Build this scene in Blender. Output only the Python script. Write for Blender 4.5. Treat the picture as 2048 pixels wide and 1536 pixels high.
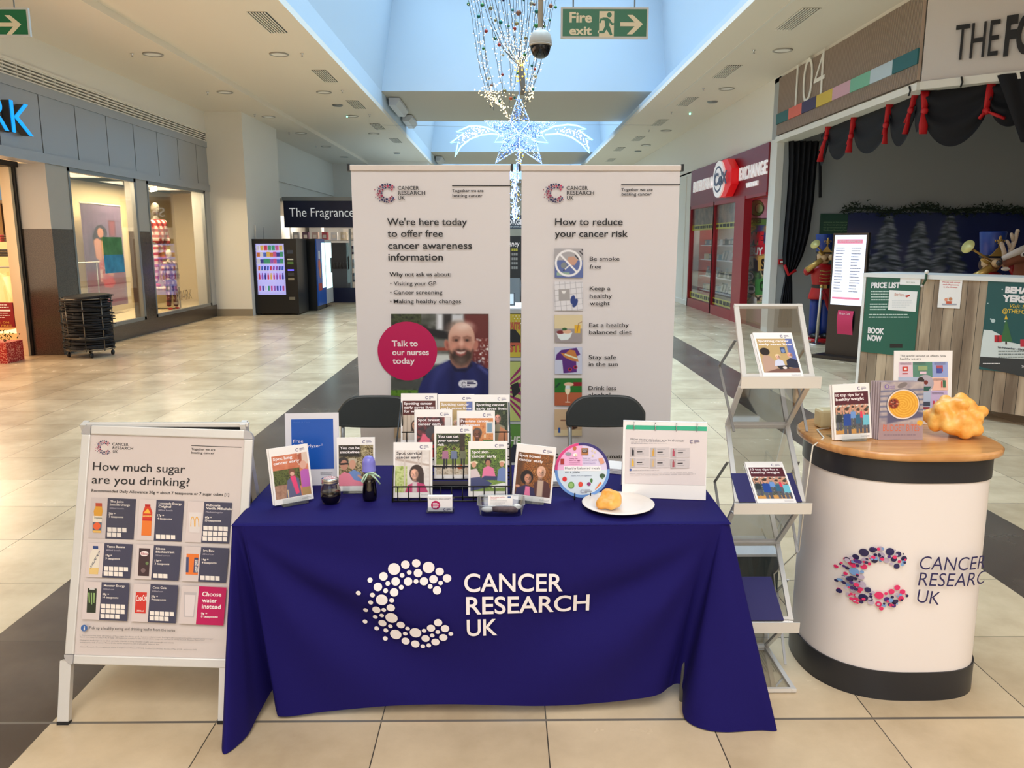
import bpy, math, random
import numpy as np
from mathutils import Vector, Matrix, Euler
R = math.radians
random.seed(7)
sc = bpy.context.scene
for o in list(bpy.data.objects): bpy.data.objects.remove(o)
# ---------------------------------------------------------------- camera, world, light, exposure
CAMH = 1.708
cam_d = bpy.data.cameras.new('camera'); cam = bpy.data.objects.new('camera', cam_d)
sc.collection.objects.link(cam); sc.camera = cam
cam_d.sensor_width = 36; cam_d.lens = 36 * 1575 / 2048; cam_d.clip_start = .05; cam_d.clip_end = 200
cam.location = (0, 0, CAMH)
cam.rotation_euler = (R(90) - math.atan(283 / 1575), 0, -math.atan(14.2 / 1575))
w = bpy.data.worlds.new('sky'); sc.world = w; w.use_nodes = True
bg = w.node_tree.nodes['Background']; bg.inputs[0].default_value = (.55, .78, 1, 1); bg.inputs[1].default_value = 1.0
vs = sc.view_settings; vs.view_transform = 'Standard'; vs.look = 'None'; vs.gamma = 1; vs.exposure = 0.35
try: vs.use_curve_mapping = False
except Exception: pass
cy = sc.cycles
cy.max_bounces = 8; cy.diffuse_bounces = 4; cy.glossy_bounces = 3; cy.transmission_bounces = 6; cy.transparent_max_bounces = 12
cy.caustics_reflective = False; cy.caustics_refractive = False; cy.sample_clamp_indirect = 6
cy.use_denoising = True
def area(name, loc, sx, sy, power, col, rot=(0, 0, 0), spread=180):
    d = bpy.data.lights.new(name, 'AREA'); d.shape = 'RECTANGLE'; d.size = sx; d.size_y = sy
    d.energy = power; d.color = col; d.spread = R(spread)
    o = bpy.data.objects.new(name, d); sc.collection.objects.link(o); o.location = loc; o.rotation_euler = rot
    return o
# daylight coming down each roof opening of the mall
area('skylight_daylight', (.4, 12.0, 7.95), 5.4, 13.6, 640, (.56, .80, 1), spread=108)
area('skylight_daylight', (.4, 27.7, 7.95), 5.4, 7.2, 400, (.56, .80, 1), spread=108)
area('skylight_daylight', (.4, 41, 7.95), 5.4, 8, 420, (.60, .82, 1), spread=125)
area('skylight_daylight', (.2, -4.0, 7.0), 5.6, 9.0, 640, (1, .92, .85))
# shop lighting, plus two added warm fills
area('shop_ceiling_light', (-10.2, 12.4, 3.2), 4.5, 7, 430, (1, .74, .45))
area('warm_side_fill', (-7.6, 7.5, 1.9), 1.9, 8, 85, (1, .80, .58), rot=(0, R(-90), 0))  # added fill standing in for light spilling from the shop entrance
area('warm_side_fill', (4.9, -1, 2.4), 2.4, 8, 50, (1, .88, .76), rot=(0, R(90), 0))  # added unseen fill beside the camera; no shop front stands here
area('window_display_light', (-7.4, 13.8, 2.86), .7, 1.8, 110, (1, .80, .50))
area('window_display_light', (-7.4, 16.9, 2.86), .7, 2.6, 130, (1, .82, .52))
area('shop_ceiling_light', (6.3, 18.6, 3.3), 1.6, 5.5, 420, (1, .95, .88))
area('shop_ceiling_light', (-5.3, 24.4, 2.5), 2.4, 2, 60, (1, .93, .82))
# ---------------------------------------------------------------- helpers
def lin(c):
    return tuple(((v / 255) / 12.92 if v / 255 <= .04045 else ((v / 255 + .055) / 1.055) ** 2.4) for v in c)
MATS = {}
def mat(name, c=(200, 200, 200), rough=.5, metal=0, emit=0, ecol=None, alpha=1, trans=0, spec=None, coat=0):
    if name in MATS: return MATS[name]
    m = bpy.data.materials.new(name); m.use_nodes = True; b = m.node_tree.nodes['Principled BSDF']
    b.inputs['Base Color'].default_value = (*lin(c), 1); b.inputs['Roughness'].default_value = rough
    b.inputs['Metallic'].default_value = metal; b.inputs['Alpha'].default_value = alpha
    b.inputs['Transmission Weight'].default_value = trans; b.inputs['Coat Weight'].default_value = coat
    if spec is not None: b.inputs['Specular IOR Level'].default_value = spec
    if emit:
        b.inputs['Emission Color'].default_value = (*lin(ecol or c), 1); b.inputs['Emission Strength'].default_value = emit
    MATS[name] = m; return m
def C(r, g, b):
    return mat('ink_%02x%02x%02x' % (r, g, b), (r, g, b), .5)
def nodes(m):
    nt = m.node_tree; return nt, nt.nodes, nt.links, nt.nodes['Principled BSDF']
def noise_mat(name, c1, c2, scale=8, rough=.6, detail=4, bump=0, stretch=(1, 1, 1), metal=0, lo=.35, hi=.65, coat=0):
    if name in MATS: return MATS[name]
    m = mat(name, c1, rough, metal, coat=coat); nt, N, L, b = nodes(m)
    tc = N.new('ShaderNodeTexCoord'); mp = N.new('ShaderNodeMapping'); mp.inputs['Scale'].default_value = stretch
    nz = N.new('ShaderNodeTexNoise'); nz.inputs['Scale'].default_value = scale; nz.inputs['Detail'].default_value = detail
    cr = N.new('ShaderNodeValToRGB'); cr.color_ramp.elements[0].position = lo; cr.color_ramp.elements[1].position = hi
    cr.color_ramp.elements[0].color = (*lin(c1), 1); cr.color_ramp.elements[1].color = (*lin(c2), 1)
    L.new(tc.outputs['Object'], mp.inputs[0]); L.new(mp.outputs[0], nz.inputs['Vector']); L.new(nz.outputs['Fac'], cr.inputs[0])
    L.new(cr.outputs[0], b.inputs['Base Color'])
    if bump:
        bp = N.new('ShaderNodeBump'); bp.inputs['Strength'].default_value = bump; bp.inputs['Distance'].default_value = .01
        L.new(nz.outputs['Fac'], bp.inputs['Height']); L.new(bp.outputs[0], b.inputs['Normal'])
    return m
def glass(name, tint=(1, 1, 1), refl=.06, rough=.02, alpha=None):
    if name in MATS: return MATS[name]
    m = bpy.data.materials.new(name); m.use_nodes = True; nt = m.node_tree; N = nt.nodes; L = nt.links; N.clear()
    out = N.new('ShaderNodeOutputMaterial'); tr = N.new('ShaderNodeBsdfTransparent'); gl = N.new('ShaderNodeBsdfGlossy')
    fr = N.new('ShaderNodeFresnel'); fr.inputs[0].default_value = 1.45; mx = N.new('ShaderNodeMixShader')
    tr.inputs[0].default_value = (*tint, 1); gl.inputs['Roughness'].default_value = rough
    mu = N.new('ShaderNodeMath'); mu.operation = 'MULTIPLY_ADD'; mu.inputs[1].default_value = .5; mu.inputs[2].default_value = refl * .5
    L.new(fr.outputs[0], mu.inputs[0]); L.new(mu.outputs[0], mx.inputs[0]); L.new(tr.outputs[0], mx.inputs[1]); L.new(gl.outputs[0], mx.inputs[2])
    L.new(mx.outputs[0], out.inputs[0]); MATS[name] = m; return m

class MB:
    def __init__(s): s.v = []; s.f = []; s.m = []; s.ms = []; s.sm = []
    def mi(s, m):
        if m not in s.ms: s.ms.append(m)
        return s.ms.index(m)
    def add(s, vs, fs, m, smooth=False, M=None):
        b = len(s.v)
        if M is not None: vs = [M @ Vector(v) for v in vs]
        s.v += [tuple(v) for v in vs]; k = s.mi(m)
        for f in fs: s.f.append([b + i for i in f]); s.m.append(k); s.sm.append(smooth)
        return s
    def box(s, x0, y0, z0, x1, y1, z1, m, M=None):
        vs = [(x0,y0,z0),(x1,y0,z0),(x1,y1,z0),(x0,y1,z0),(x0,y0,z1),(x1,y0,z1),(x1,y1,z1),(x0,y1,z1)]
        return s.add(vs, [(0,3,2,1),(4,5,6,7),(0,1,5,4),(1,2,6,5),(2,3,7,6),(3,0,4,7)], m, M=M)
    def bar(s, a, b, w, h, m, up=(0, 0, 1)):
        a = Vector(a); b = Vector(b); d = (b - a).normalized(); up = Vector(up)
        if abs(d.dot(up)) > .98: up = Vector((0, 1, 0))
        x = d.cross(up).normalized() * w / 2; y = x.cross(d).normalized() * h / 2
        vs = [a-x-y, a+x-y, a+x+y, a-x+y, b-x-y, b+x-y, b+x+y, b-x+y]
        return s.add(vs, [(0,1,2,3),(7,6,5,4),(4,5,1,0),(5,6,2,1),(6,7,3,2),(7,4,0,3)], m)
    def tube(s, pts, r, m, n=8, closed=False, cap=True, flat=None, smooth=True, M=None):
        pts = [Vector(p) for p in pts]; rs = r if isinstance(r, (list, tuple)) else [r] * len(pts); N = len(pts)
        vs = []; up = None
        for i, p in enumerate(pts):
            if closed: d = pts[(i + 1) % N] - pts[i - 1]
            else: d = pts[min(i + 1, N - 1)] - pts[max(i - 1, 0)]
            d = d.normalized() if d.length else Vector((0, 0, 1))
            if up is None: up = Vector((0, 0, 1)) if abs(d.z) < .9 else Vector((0, 1, 0))
            x = d.cross(up)
            if x.length < 1e-4: x = d.cross(Vector((1, .3, 0)))
            x.normalize(); y = x.cross(d).normalized(); up = y
            for k in range(n):
                a = 2 * math.pi * k / n; q = rs[i]
                vs.append(p + x * math.cos(a) * q + y * math.sin(a) * (q * (flat or 1)))
        fs = []
        for i in range(N if closed else N - 1):
            j = (i + 1) % N
            for k in range(n): l = (k + 1) % n; fs.append((i*n+k, i*n+l, j*n+l, j*n+k))
        if cap and not closed: fs.append(tuple(range(n))[::-1]); fs.append(tuple((N-1)*n+k for k in range(n)))
        return s.add(vs, fs, m, smooth, M)
    def lathe(s, prof, m, n=24, c=(0, 0, 0), sx=1, sy=1, smooth=True, M=None, close=True):
        vs = []; 
        for r, z in prof:
            for k in range(n):
                a = 2 * math.pi * k / n; vs.append((c[0] + r * math.cos(a) * sx, c[1] + r * math.sin(a) * sy, c[2] + z))
        fs = []
        for i in range(len(prof) - 1):
            for k in range(n): l = (k + 1) % n; fs.append((i*n+k, i*n+l, (i+1)*n+l, (i+1)*n+k))
        if close:
            if prof[0][0] > 1e-6: fs.append(tuple(range(n))[::-1])
            if prof[-1][0] > 1e-6: fs.append(tuple((len(prof)-1)*n+k for k in range(n)))
        return s.add(vs, fs, m, smooth, M)
    def ball(s, c, r, m, n=12, sx=1, sy=1, sz=1, M=None):
        pr = [(r * math.sin(math.pi * i / (n//2+1)), -r * math.cos(math.pi * i / (n//2+1)) * sz) for i in range(n // 2 + 2)]
        pr[0] = (1e-5, pr[0][1]); pr[-1] = (1e-5, pr[-1][1])
        return s.lathe(pr, m, n, c, sx, sy, M=M)
    def prism(s, poly, z0, z1, m, M=None, smooth=False):
        n = len(poly); vs = [(x, y, z0) for x, y in poly] + [(x, y, z1) for x, y in poly]
        fs = [tuple(range(n))[::-1], tuple(range(n, 2*n))] 
        s.add(vs, fs, m, False, M)
        return s.add(vs, [(i, (i+1)%n, n+(i+1)%n, n+i) for i in range(n)], m, smooth, M)
    def grid(s, fn, nu, nv, m, smooth=True):
        vs = [fn(i / nu, j / nv) for j in range(nv + 1) for i in range(nu + 1)]
        fs = [(j*(nu+1)+i, j*(nu+1)+i+1, (j+1)*(nu+1)+i+1, (j+1)*(nu+1)+i) for j in range(nv) for i in range(nu)]
        return s.add(vs, fs, m, smooth)
    def build(s, name, parent=None, bevel=0):
        me = bpy.data.meshes.new(name); me.from_pydata(s.v, [], s.f)
        for m in s.ms: me.materials.append(m)
        me.polygons.foreach_set('material_index', s.m); me.polygons.foreach_set('use_smooth', s.sm); me.update()
        o = bpy.data.objects.new(name, me); sc.collection.objects.link(o)
        if parent: o.parent = parent
        if bevel:
            b = o.modifiers.new('bevel', 'BEVEL'); b.width = bevel; b.segments = 2; b.limit_method = 'ANGLE'; b.angle_limit = R(40)
        return o
def tag(o, label, cat, group=None, kind=None):
    o['label'] = label; o['category'] = cat
    if group: o['group'] = group
    if kind: o['kind'] = kind
    return o
def thing(name, label, cat, loc=(0, 0, 0), rot=(0, 0, 0), group=None):
    o = bpy.data.objects.new(name, None); sc.collection.objects.link(o); o.location = loc; o.rotation_euler = rot
    o.empty_display_size = .05
    return tag(o, label, cat, group)
def struct(o): o['kind'] = 'structure'; return o
def dup(o, loc=None, rot=None, label=None, parent=None):
    c = o.copy(); sc.collection.objects.link(c)
    if parent: c.parent = parent
    if loc is not None: c.location = loc
    if rot is not None: c.rotation_euler = rot
    if label: c['label'] = label
    for ch in list(o.children): dup(ch, parent=c)
    return c
# lettering ----------------------------------------------------------
_TC = {}
def glyphs(txt, bold=0, italic=0, res=3):
    k = (txt, bold, italic, res)
    if k in _TC: return _TC[k]
    cu = bpy.data.curves.new('lettering', 'FONT'); cu.body = txt; cu.size = 1; cu.resolution_u = res; cu.offset = bold; cu.shear = italic
    cu.fill_mode = 'BOTH' if False else 'FRONT'
    o = bpy.data.objects.new('lettering', cu); sc.collection.objects.link(o)
    me = bpy.data.meshes.new_from_object(o.evaluated_get(bpy.context.evaluated_depsgraph_get()))
    V = [(v.co.x, v.co.y) for v in me.vertices]; F = [tuple(p.vertices) for p in me.polygons]
    bpy.data.objects.remove(o); bpy.data.curves.remove(cu); bpy.data.meshes.remove(me)
    if V: x0 = min(v[0] for v in V); x1 = max(v[0] for v in V)
    else: x0, x1 = 0, 1
    _TC[k] = (V, F, x0, x1); return _TC[k]
CAP = .70
def homog(src, dst):
    A = []; B = []
    for (x, y), (u, v) in zip(src, dst):
        A.append([x, y, 1, 0, 0, 0, -u*x, -u*y]); B.append(u); A.append([0, 0, 0, x, y, 1, -v*x, -v*y]); B.append(v)
    h = np.linalg.solve(np.array(A, float), np.array(B, float)); return np.append(h, 1).reshape(3, 3)
def dist_seg(X, Y, a, b):
    dx, dy = b[0]-a[0], b[1]-a[1]; t = np.clip(((X-a[0])*dx + (Y-a[1])*dy) / (dx*dx+dy*dy+1e-9), 0, 1)
    return np.hypot(X - a[0] - t*dx, Y - a[1] - t*dy)
class Art:
    """a small printed picture, mixed as a field of colours over the sheet"""
    def __init__(s, x0, y0, x1, y1, nx, col=(200, 200, 200)):
        s.b = (x0, y0, x1, y1); s.nx = nx; s.ny = max(2, int(nx * abs(y1 - y0) / abs(x1 - x0)))
        s.X, s.Y = np.meshgrid(np.linspace(x0, x1, s.nx + 1), np.linspace(y0, y1, s.ny + 1))
        s.c = np.zeros(s.X.shape + (3,)) + np.array(col, float)
        s.px = abs(x1 - x0) / s.nx; s.rng = np.random.RandomState(3)
    def mix(s, m, col):
        m = np.clip(m, 0, 1)[..., None]; s.c = s.c * (1 - m) + np.array(col, float) * m; return s
    def ell(s, cx, cy, rx, ry, col, a=0, soft=1):
        c, n = math.cos(R(a)), math.sin(R(a)); dx = s.X - cx; dy = s.Y - cy
        u = (dx * c + dy * n) / rx; v = (-dx * n + dy * c) / ry; d = (1 - np.sqrt(u*u + v*v)) * min(rx, ry)
        return s.mix(d / (s.px * soft) + .5, col)
    def poly(s, pts, col, soft=1, lines=False):
        ins = np.zeros(s.X.shape, bool); D = np.full(s.X.shape, 1e9); n = len(pts)
        for i in range(n):
            a = pts[i]; b = pts[(i+1) % n]
            D = np.minimum(D, dist_seg(s.X, s.Y, a, b))
            if a[1] != b[1]:
                cnd = ((a[1] > s.Y) != (b[1] > s.Y)) & (s.X < (b[0]-a[0]) * (s.Y-a[1]) / (b[1]-a[1]) + a[0]); ins ^= cnd
        return s.mix(np.where(ins, D, -D) / (s.px * soft) + .5, col)
    def rect(s, x0, y0, x1, y1, col, soft=1): return s.poly([(x0, y0), (x1, y0), (x1, y1), (x0, y1)], col, soft)
    def line(s, pts, wd, col, soft=1):
        D = np.full(s.X.shape, 1e9)
        for a, b in zip(pts, pts[1:]): D = np.minimum(D, dist_seg(s.X, s.Y, a, b))
        return s.mix((wd / 2 - D) / (s.px * soft) + .5, col)
    def field(s, scale, seed=1):
        rs = np.random.RandomState(seed); g = rs.rand(64, 64); u = (s.X - s.b[0]) / scale % 63; v = (s.Y - s.b[1]) / scale % 63
        i = u.astype(int); j = v.astype(int); fu = u - i; fv = v - j; fu = fu*fu*(3-2*fu); fv = fv*fv*(3-2*fv)
        i1 = (i + 1) % 64; j1 = (j + 1) % 64
        return (g[j, i]*(1-fu)+g[j, i1]*fu)*(1-fv) + (g[j1, i]*(1-fu)+g[j1, i1]*fu)*fv
    def noise(s, scale, cols, seed=1, region=None, amt=1):
        f = (s.field(scale, seed) * .6 + s.field(scale / 2.3, seed + 5) * .4); f = np.clip((f - .2) / .6, 0, .999) * (len(cols) - 1)
        k = f.astype(int); t = (f - k)[..., None]; cc = np.array(cols, float); col = cc[k] * (1 - t) + cc[np.minimum(k+1, len(cols)-1)] * t
        m = np.full(s.X.shape, float(amt))
        if region:
            x0, y0, x1, y1 = region; m *= ((s.X >= x0) & (s.X <= x1) & (s.Y >= y0) & (s.Y <= y1))
        m = m[..., None]; s.c = s.c * (1 - m) + col * m; return s
    def face(s, x, y, r, skin, hair, beard=None, look=0, smile=1, hairtype='short'):
        dk = tuple(v * .72 for v in skin); lt = tuple(min(255, v * 1.1) for v in skin)
        if hairtype == 'long': s.ell(x, y + r * .2, r * 1.12, r * 1.55, hair); s.rect(x - r*1.05, y, x + r*1.05, y + r * 1.5, hair)
        elif hairtype == 'short': s.ell(x, y - r * .22, r * 1.08, r * 1.15, hair)
        s.rect(x - r * .45, y + r * .6, x + r * .45, y + r * 1.7, dk)
        s.ell(x, y + r * .12, r * .85, r * 1.1, skin); s.ell(x - r * .2, y - r * .25, r * .5, r * .5, lt, soft=r * .4 / s.px)
        s.ell(x + r*.55, y + r*.2, r*.3, r*.8, dk, soft=r * .3 / s.px)
        for q in (-.35, .35): s.ell(x + (q + look*.15) * r, y - r * .05, r * .13, r * .08, (40, 28, 24))
        s.ell(x + look*r*.2, y + r * .3, r * .12, r * .2, dk, soft=2)
        s.ell(x + look*r*.15, y + r * .66, r * .34, r * .11, (150, 60, 60))
        if smile: s.ell(x + look*r*.15, y + r * .63, r * .25, r * .06, (240, 225, 215))
        if beard: s.ell(x, y + r * .95, r * .55, r * .35, beard)
        return s
class Page:
    """a flat printed sheet: local x right, z up, face towards -y. Layout is measured on the sheet itself"""
    def __init__(s, w, h, quad=None, crop=(0, 0, 1), org=(0, 0), fn=None):
        s.w, s.h = w, h; s.H = None; s.crop = crop; s.org = org; s.parts = {}; s.fn = fn
        if quad: s.H = homog([tuple(q) for q in quad], [(0, 0), (w, 0), (w, h), (0, h)])
        s.lay = 0
    def uv(s, x, y):
        if s.H is None: return (x, y)
        r = s.H @ np.array([x, y, 1.0]); return (r[0] / r[2], r[1] / r[2])
    def p3(s, u, v, e):
        if s.fn: return s.fn(u, v, e)
        return (u + s.org[0], -e, s.h - v + s.org[1])
    def mb(s, part):
        if part not in s.parts: s.parts[part] = MB()
        return s.parts[part]
    def e(s): s.lay += 1; return .0004 + .00012 * s.lay
    def shape(s, pts, m, part='print', uvs=False, e=None):
        q = pts if uvs else [s.uv(*p) for p in pts]; e = e or s.e()
        s.mb(part).add([s.p3(u, v, e) for u, v in q], [tuple(range(len(q)))[::-1]], m)
    def rect(s, x0, y0, x1, y1, m, part='print'): s.shape([(x0, y0), (x1, y0), (x1, y1), (x0, y1)], m, part)
    def disc(s, x, y, r, m, part='print', n=16, ry=None, e=None):
        u, v = s.uv(x, y); u2, _ = s.uv(x + r, y); _, v2 = s.uv(x, y + (ry or r)); ru = u2 - u; rv = v2 - v
        if ry is None: rv = ru
        s.shape([(u + ru * math.cos(2*math.pi*k/n), v + rv * math.sin(2*math.pi*k/n)) for k in range(n)], m, part, True, e)
    def ring(s, x, y, r, wd, m, part='print', n=40, a0=0, a1=360):
        u, v = s.uv(x, y); u2, _ = s.uv(x + r, y); ru = u2 - u; u3, _ = s.uv(x + r - wd, y); ri = u3 - u; e = s.e()
        P = []
        for k in range(n + 1):
            a = R(a0 + (a1 - a0) * k / n); P += [(u + ru*math.cos(a), v + ru*math.sin(a)), (u + ri*math.cos(a), v + ri*math.sin(a))]
        s.mb(part).add([s.p3(a, b, e) for a, b in P], [(2*k, 2*k+1, 2*k+3, 2*k+2) for k in range(n)], m)
    def text(s, x, y, txt, x2, cap, m, part='text', bold=.012, italic=0, res=3, upto=None):
        """baseline starts at (x,y), runs to x2; cap = capital height"""
        V, F, a, b = glyphs(txt, bold, italic, res)
        if not V: return
        if part in ('headline', 'roundel_text', 'advice_text', 'list_text', 'heading'): s.n = getattr(s, 'n', 0) + 1; part += '#%d' % s.n
        u0, v0 = s.uv(x, y); u1, v1 = s.uv(x2, y if upto is None else upto); _, vc = s.uv(x, y - cap)
        ch = (v0 - vc); sy = ch / CAP; wd = u1 - u0; sx = wd / (b - a); e = s.e(); sl = (v1 - v0) / (wd or 1) if upto is not None else 0
        P = []
        for px, py in V: uu = (px - a) * sx; P.append(s.p3(u0 + uu, v0 + sl * uu - py * sy, e))
        s.mb(part).add(P, F, m)
    def lines(s, x0, y0, x1, n, dy, h, m, part='small_print', seed=1, frac=.35):
        rs = random.Random(seed)
        for k in range(n):
            x = x0; xe = x1 - (x1 - x0) * frac * rs.random(); y = y0 + k * dy; wl = (x1 - x0)
            while x < xe:
                L = wl * rs.uniform(.03, .1); s.rect(x, y - h, min(x + L, xe), y, m, part); s.lay -= 1; x += L + wl * .014
            s.lay += 0
    def art(s, A, part='photo', e=None):
        e = e or s.e(); vs = []
        for j in range(A.ny + 1):
            for i in range(A.nx + 1): u, v = s.uv(A.X[j, i], A.Y[j, i]); vs.append(s.p3(u, v, e))
        n = A.nx + 1; fs = [(j*n+i, (j+1)*n+i, (j+1)*n+i+1, j*n+i+1) for j in range(A.ny) for i in range(A.nx)]
        mb = MB(); mb.add(vs, fs, PRINT); s.parts[part] = mb; c = np.clip(A.c / 255, 0, 1)
        c = np.where(c <= .04045, c / 12.92, ((c + .055) / 1.055) ** 2.4); mb.colors = c.reshape(-1, 3)
    def build(s, parent, names=None):
        out = []
        for k, mb in s.parts.items():
            o = mb.build(k.split('#')[0], parent)
            if hasattr(mb, 'colors'):
                at = o.data.color_attributes.new('Col', 'FLOAT_COLOR', 'POINT'); c = np.ones((len(mb.v), 4), np.float32); c[:, :3] = mb.colors
                at.data.foreach_set('color', c.ravel())
            out.append(o)
        return out
PRINT = mat('printed_paper', (255, 255, 255), .42)
nt, N_, L_, b_ = nodes(PRINT); a_ = N_.new('ShaderNodeAttribute'); a_.attribute_name = 'Col'; L_.new(a_.outputs['Color'], b_.inputs['Base Color'])
DOTS = [(402,208,46),(488,177,33),(570,167,32),(663,198,45),(746,228,32),(802,277,32),(321,258,32),(462,253,18),(516,233,18),(582,238,32),(221,281,19),(280,329,32),(354,307,18),(413,294,32),(507,296,32),(567,296,18),(627,296,32),(699,282,32),(753,309,18),(132,371,19),(238,385,19),(338,355,18),(402,368,32),(456,334,18),(674,333,18),(726,361,32),(307,422,45),(383,425,19),(221,445,19),(373,484,32),(260,507,32),(318,504,18),(174,519,19),(297,556,18),(372,572,48),(244,576,19),(158,627,19),(296,628,32),(357,650,18),(440,631,32),(491,660,18),(551,694,45),(619,673,18),(673,650,32),(729,604,32),(781,653,32),(246,679,19),(318,690,19),(395,718,45),(470,706,18),(627,740,32),(680,712,18),(724,681,18),(824,697,18),(310,758,19),(470,770,32),(545,791,33),(603,808,18),(650,798,18),(703,767,32),(765,727,32)]
NAVY = C(38, 32, 84); INK = C(28, 26, 30); PINK = C(200, 30, 90); LILAC = C(150, 140, 175)
def logo(P, x, y, wd, cols, tcol, part='logo', n=10, text=True, italic=0, bold=.012, res=2):
    """ring-of-dots letter C at (x,y) top-left of dots, wd = width of dots (712 units), words on the right"""
    k = wd / 712; rs = random.Random(5)
    e = P.e()
    for cx, cy_, r in DOTS: P.disc(x + (cx - 113) * k, y + (cy_ - 135) * k, r * k, cols[rs.randrange(len(cols))], part, n, e=e)
    if text:
        for t, x0, x1, yb in (('CANCER', 932, 1680, 370), ('RESEARCH', 945, 1890, 540), ('UK', 948, 1182, 714)):
            P.text(x + (x0 - 113) * k, y + (yb - 135) * k, t, x + (x1 - 113) * k, 132 * k, tcol, part, bold, italic, res)
def minilogo(P, x, y, wd, part='logo'):
    """small emblem: C plus three short lines"""
    g = C(120, 110, 140); P.ring(x + wd * .18, y + wd * .2, wd * .19, wd * .08, g, part, 16, 45, 315)
    for i, l in enumerate((.5, .58, .2)): P.rect(x + wd * .44, y + wd * (.06 + .13 * i), x + wd * (.44 + l), y + wd * (.12 + .13 * i), g, part); P.lay -= 1
# camera-frame measuring, used only to read real positions off known planes
_p = math.atan(283 / 1575); _yw = math.atan(14.2 / 1575)
def _ray(px, py):
    xc = (px - 1024) / 1575; yc = -(py - 768) / 1575; y = math.cos(_p) + yc * math.sin(_p); z = -math.sin(_p) + yc * math.cos(_p)
    return (xc * math.cos(_yw) + y * math.sin(_yw), -xc * math.sin(_yw) + y * math.cos(_yw), z)
def onZ(px, py, z=0.): d = _ray(px, py); t = (z - CAMH) / d[2]; return Vector((d[0]*t, d[1]*t, z))
def onY(px, py, Y): d = _ray(px, py); t = Y / d[1]; return Vector((d[0]*t, Y, CAMH + d[2]*t))
def onX(px, py, X): d = _ray(px, py); t = X / d[0]; return Vector((X, d[1]*t, CAMH + d[2]*t))
# ---------------------------------------------------------------- surface materials
WHITE = mat('white_paint', (238, 234, 226), .55)
CEIL = mat('ceiling_paint', (238, 230, 218), .6)
SHAFT = mat('shaft_sky_tint', (196, 212, 226), .6)  # white walls; the blue of the sky light is put into the colour
BLACK = mat('black_plastic', (22, 23, 26), .4)
BLKM = mat('black_metal', (14, 14, 15), .45)
ALU = mat('brushed_aluminium', (214, 210, 206), .32, .75)
SILV = mat('silver_frame', (226, 222, 216), .38, .35)
CHROME = mat('chrome', (205, 205, 208), .15, 1)
PAPER = mat('white_paper', (243, 238, 234), .45)
DARKG = mat('dark_grey', (70, 74, 78), .5)
GREYM = mat('grey_metal', (140, 145, 148), .35, .6)
GLASS = glass('clear_glass')
SMOKE = glass('smoked_acrylic', (.45, .43, .41), .12, .05)
def floor_mat():
    m = mat('stone_tiles', (200, 190, 170), .24, spec=.5); nt, N, L, b = nodes(m)
    tc = N.new('ShaderNodeTexCoord'); sp = N.new('ShaderNodeSeparateXYZ'); L.new(tc.outputs['Object'], sp.inputs[0])
    def mth(op, a, b_=None, c=None):
        n = N.new('ShaderNodeMath'); n.operation = op
        for i, v in enumerate((a, b_, c)):
            if v is None: continue
            if isinstance(v, (int, float)): n.inputs[i].default_value = v
            else: L.new(v, n.inputs[i])
        return n.outputs[0]
    T = .5967
    u = mth('DIVIDE', mth('ADD', sp.outputs[0], 30 * T - .147), T); v = mth('DIVIDE', mth('ADD', sp.outputs[1], 30 * T - 2.599), T)
    fu = mth('FRACT', u); fv = mth('FRACT', v); iu = mth('FLOOR', u); iv = mth('FLOOR', v)
    du = mth('MULTIPLY', mth('MINIMUM', fu, mth('SUBTRACT', 1, fu)), T); dv = mth('MULTIPLY', mth('MINIMUM', fv, mth('SUBTRACT', 1, fv)), T)
    gr = mth('LESS_THAN', mth('MINIMUM', du, dv), .0021)
    strip = mth('LESS_THAN', mth('ABSOLUTE', mth('SUBTRACT', sp.outputs[1], 2.599)), .0065)
    cb = N.new('ShaderNodeCombineXYZ'); L.new(iu, cb.inputs[0]); L.new(iv, cb.inputs[1])
    wn = N.new('ShaderNodeTexWhiteNoise'); wn.noise_dimensions = '2D'; L.new(cb.outputs[0], wn.inputs['Vector'])
    nz = N.new('ShaderNodeTexNoise'); nz.inputs['Scale'].default_value = 2.2; nz.inputs['Detail'].default_value = 8; nz.inputs['Roughness'].default_value = .62
    L.new(tc.outputs['Object'], nz.inputs['Vector'])
    fac = mth('ADD', mth('MULTIPLY', wn.outputs[0], .28), mth('MULTIPLY', nz.outputs['Fac'], .9))
    def ramp(c1, c2):
        cr = N.new('ShaderNodeValToRGB'); cr.color_ramp.elements[0].position = .35; cr.color_ramp.elements[1].position = .82
        cr.color_ramp.elements[0].color = (*lin(c1), 1); cr.color_ramp.elements[1].color = (*lin(c2), 1); L.new(fac, cr.inputs[0]); return cr.outputs[0]
    lt = ramp((182, 160, 128), (224, 202, 168)); dk = ramp((72, 61, 54), (94, 82, 72))
    dark = mth('ADD', mth('COMPARE', iu, 26, .1), mth('COMPARE', iu, 34, .1))
    def mix(f, a, b_):
        n = N.new('ShaderNodeMix'); n.data_type = 'RGBA'
        L.new(f, n.inputs[0])
        for i, v in ((6, a), (7, b_)):
            if isinstance(v, tuple): n.inputs[i].default_value = (*lin(v), 1)
            else: L.new(v, n.inputs[i])
        return n.outputs[2]
    c = mix(dark, lt, dk); c = mix(gr, c, (74, 68, 58)); c = mix(strip, c, (112, 104, 94)); L.new(c, b.inputs['Base Color'])
    rr = N.new('ShaderNodeMapRange'); L.new(nz.outputs['Fac'], rr.inputs[0]); rr.inputs[3].default_value = .17; rr.inputs[4].default_value = .33; L.new(rr.outputs[0], b.inputs['Roughness'])
    return m
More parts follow.
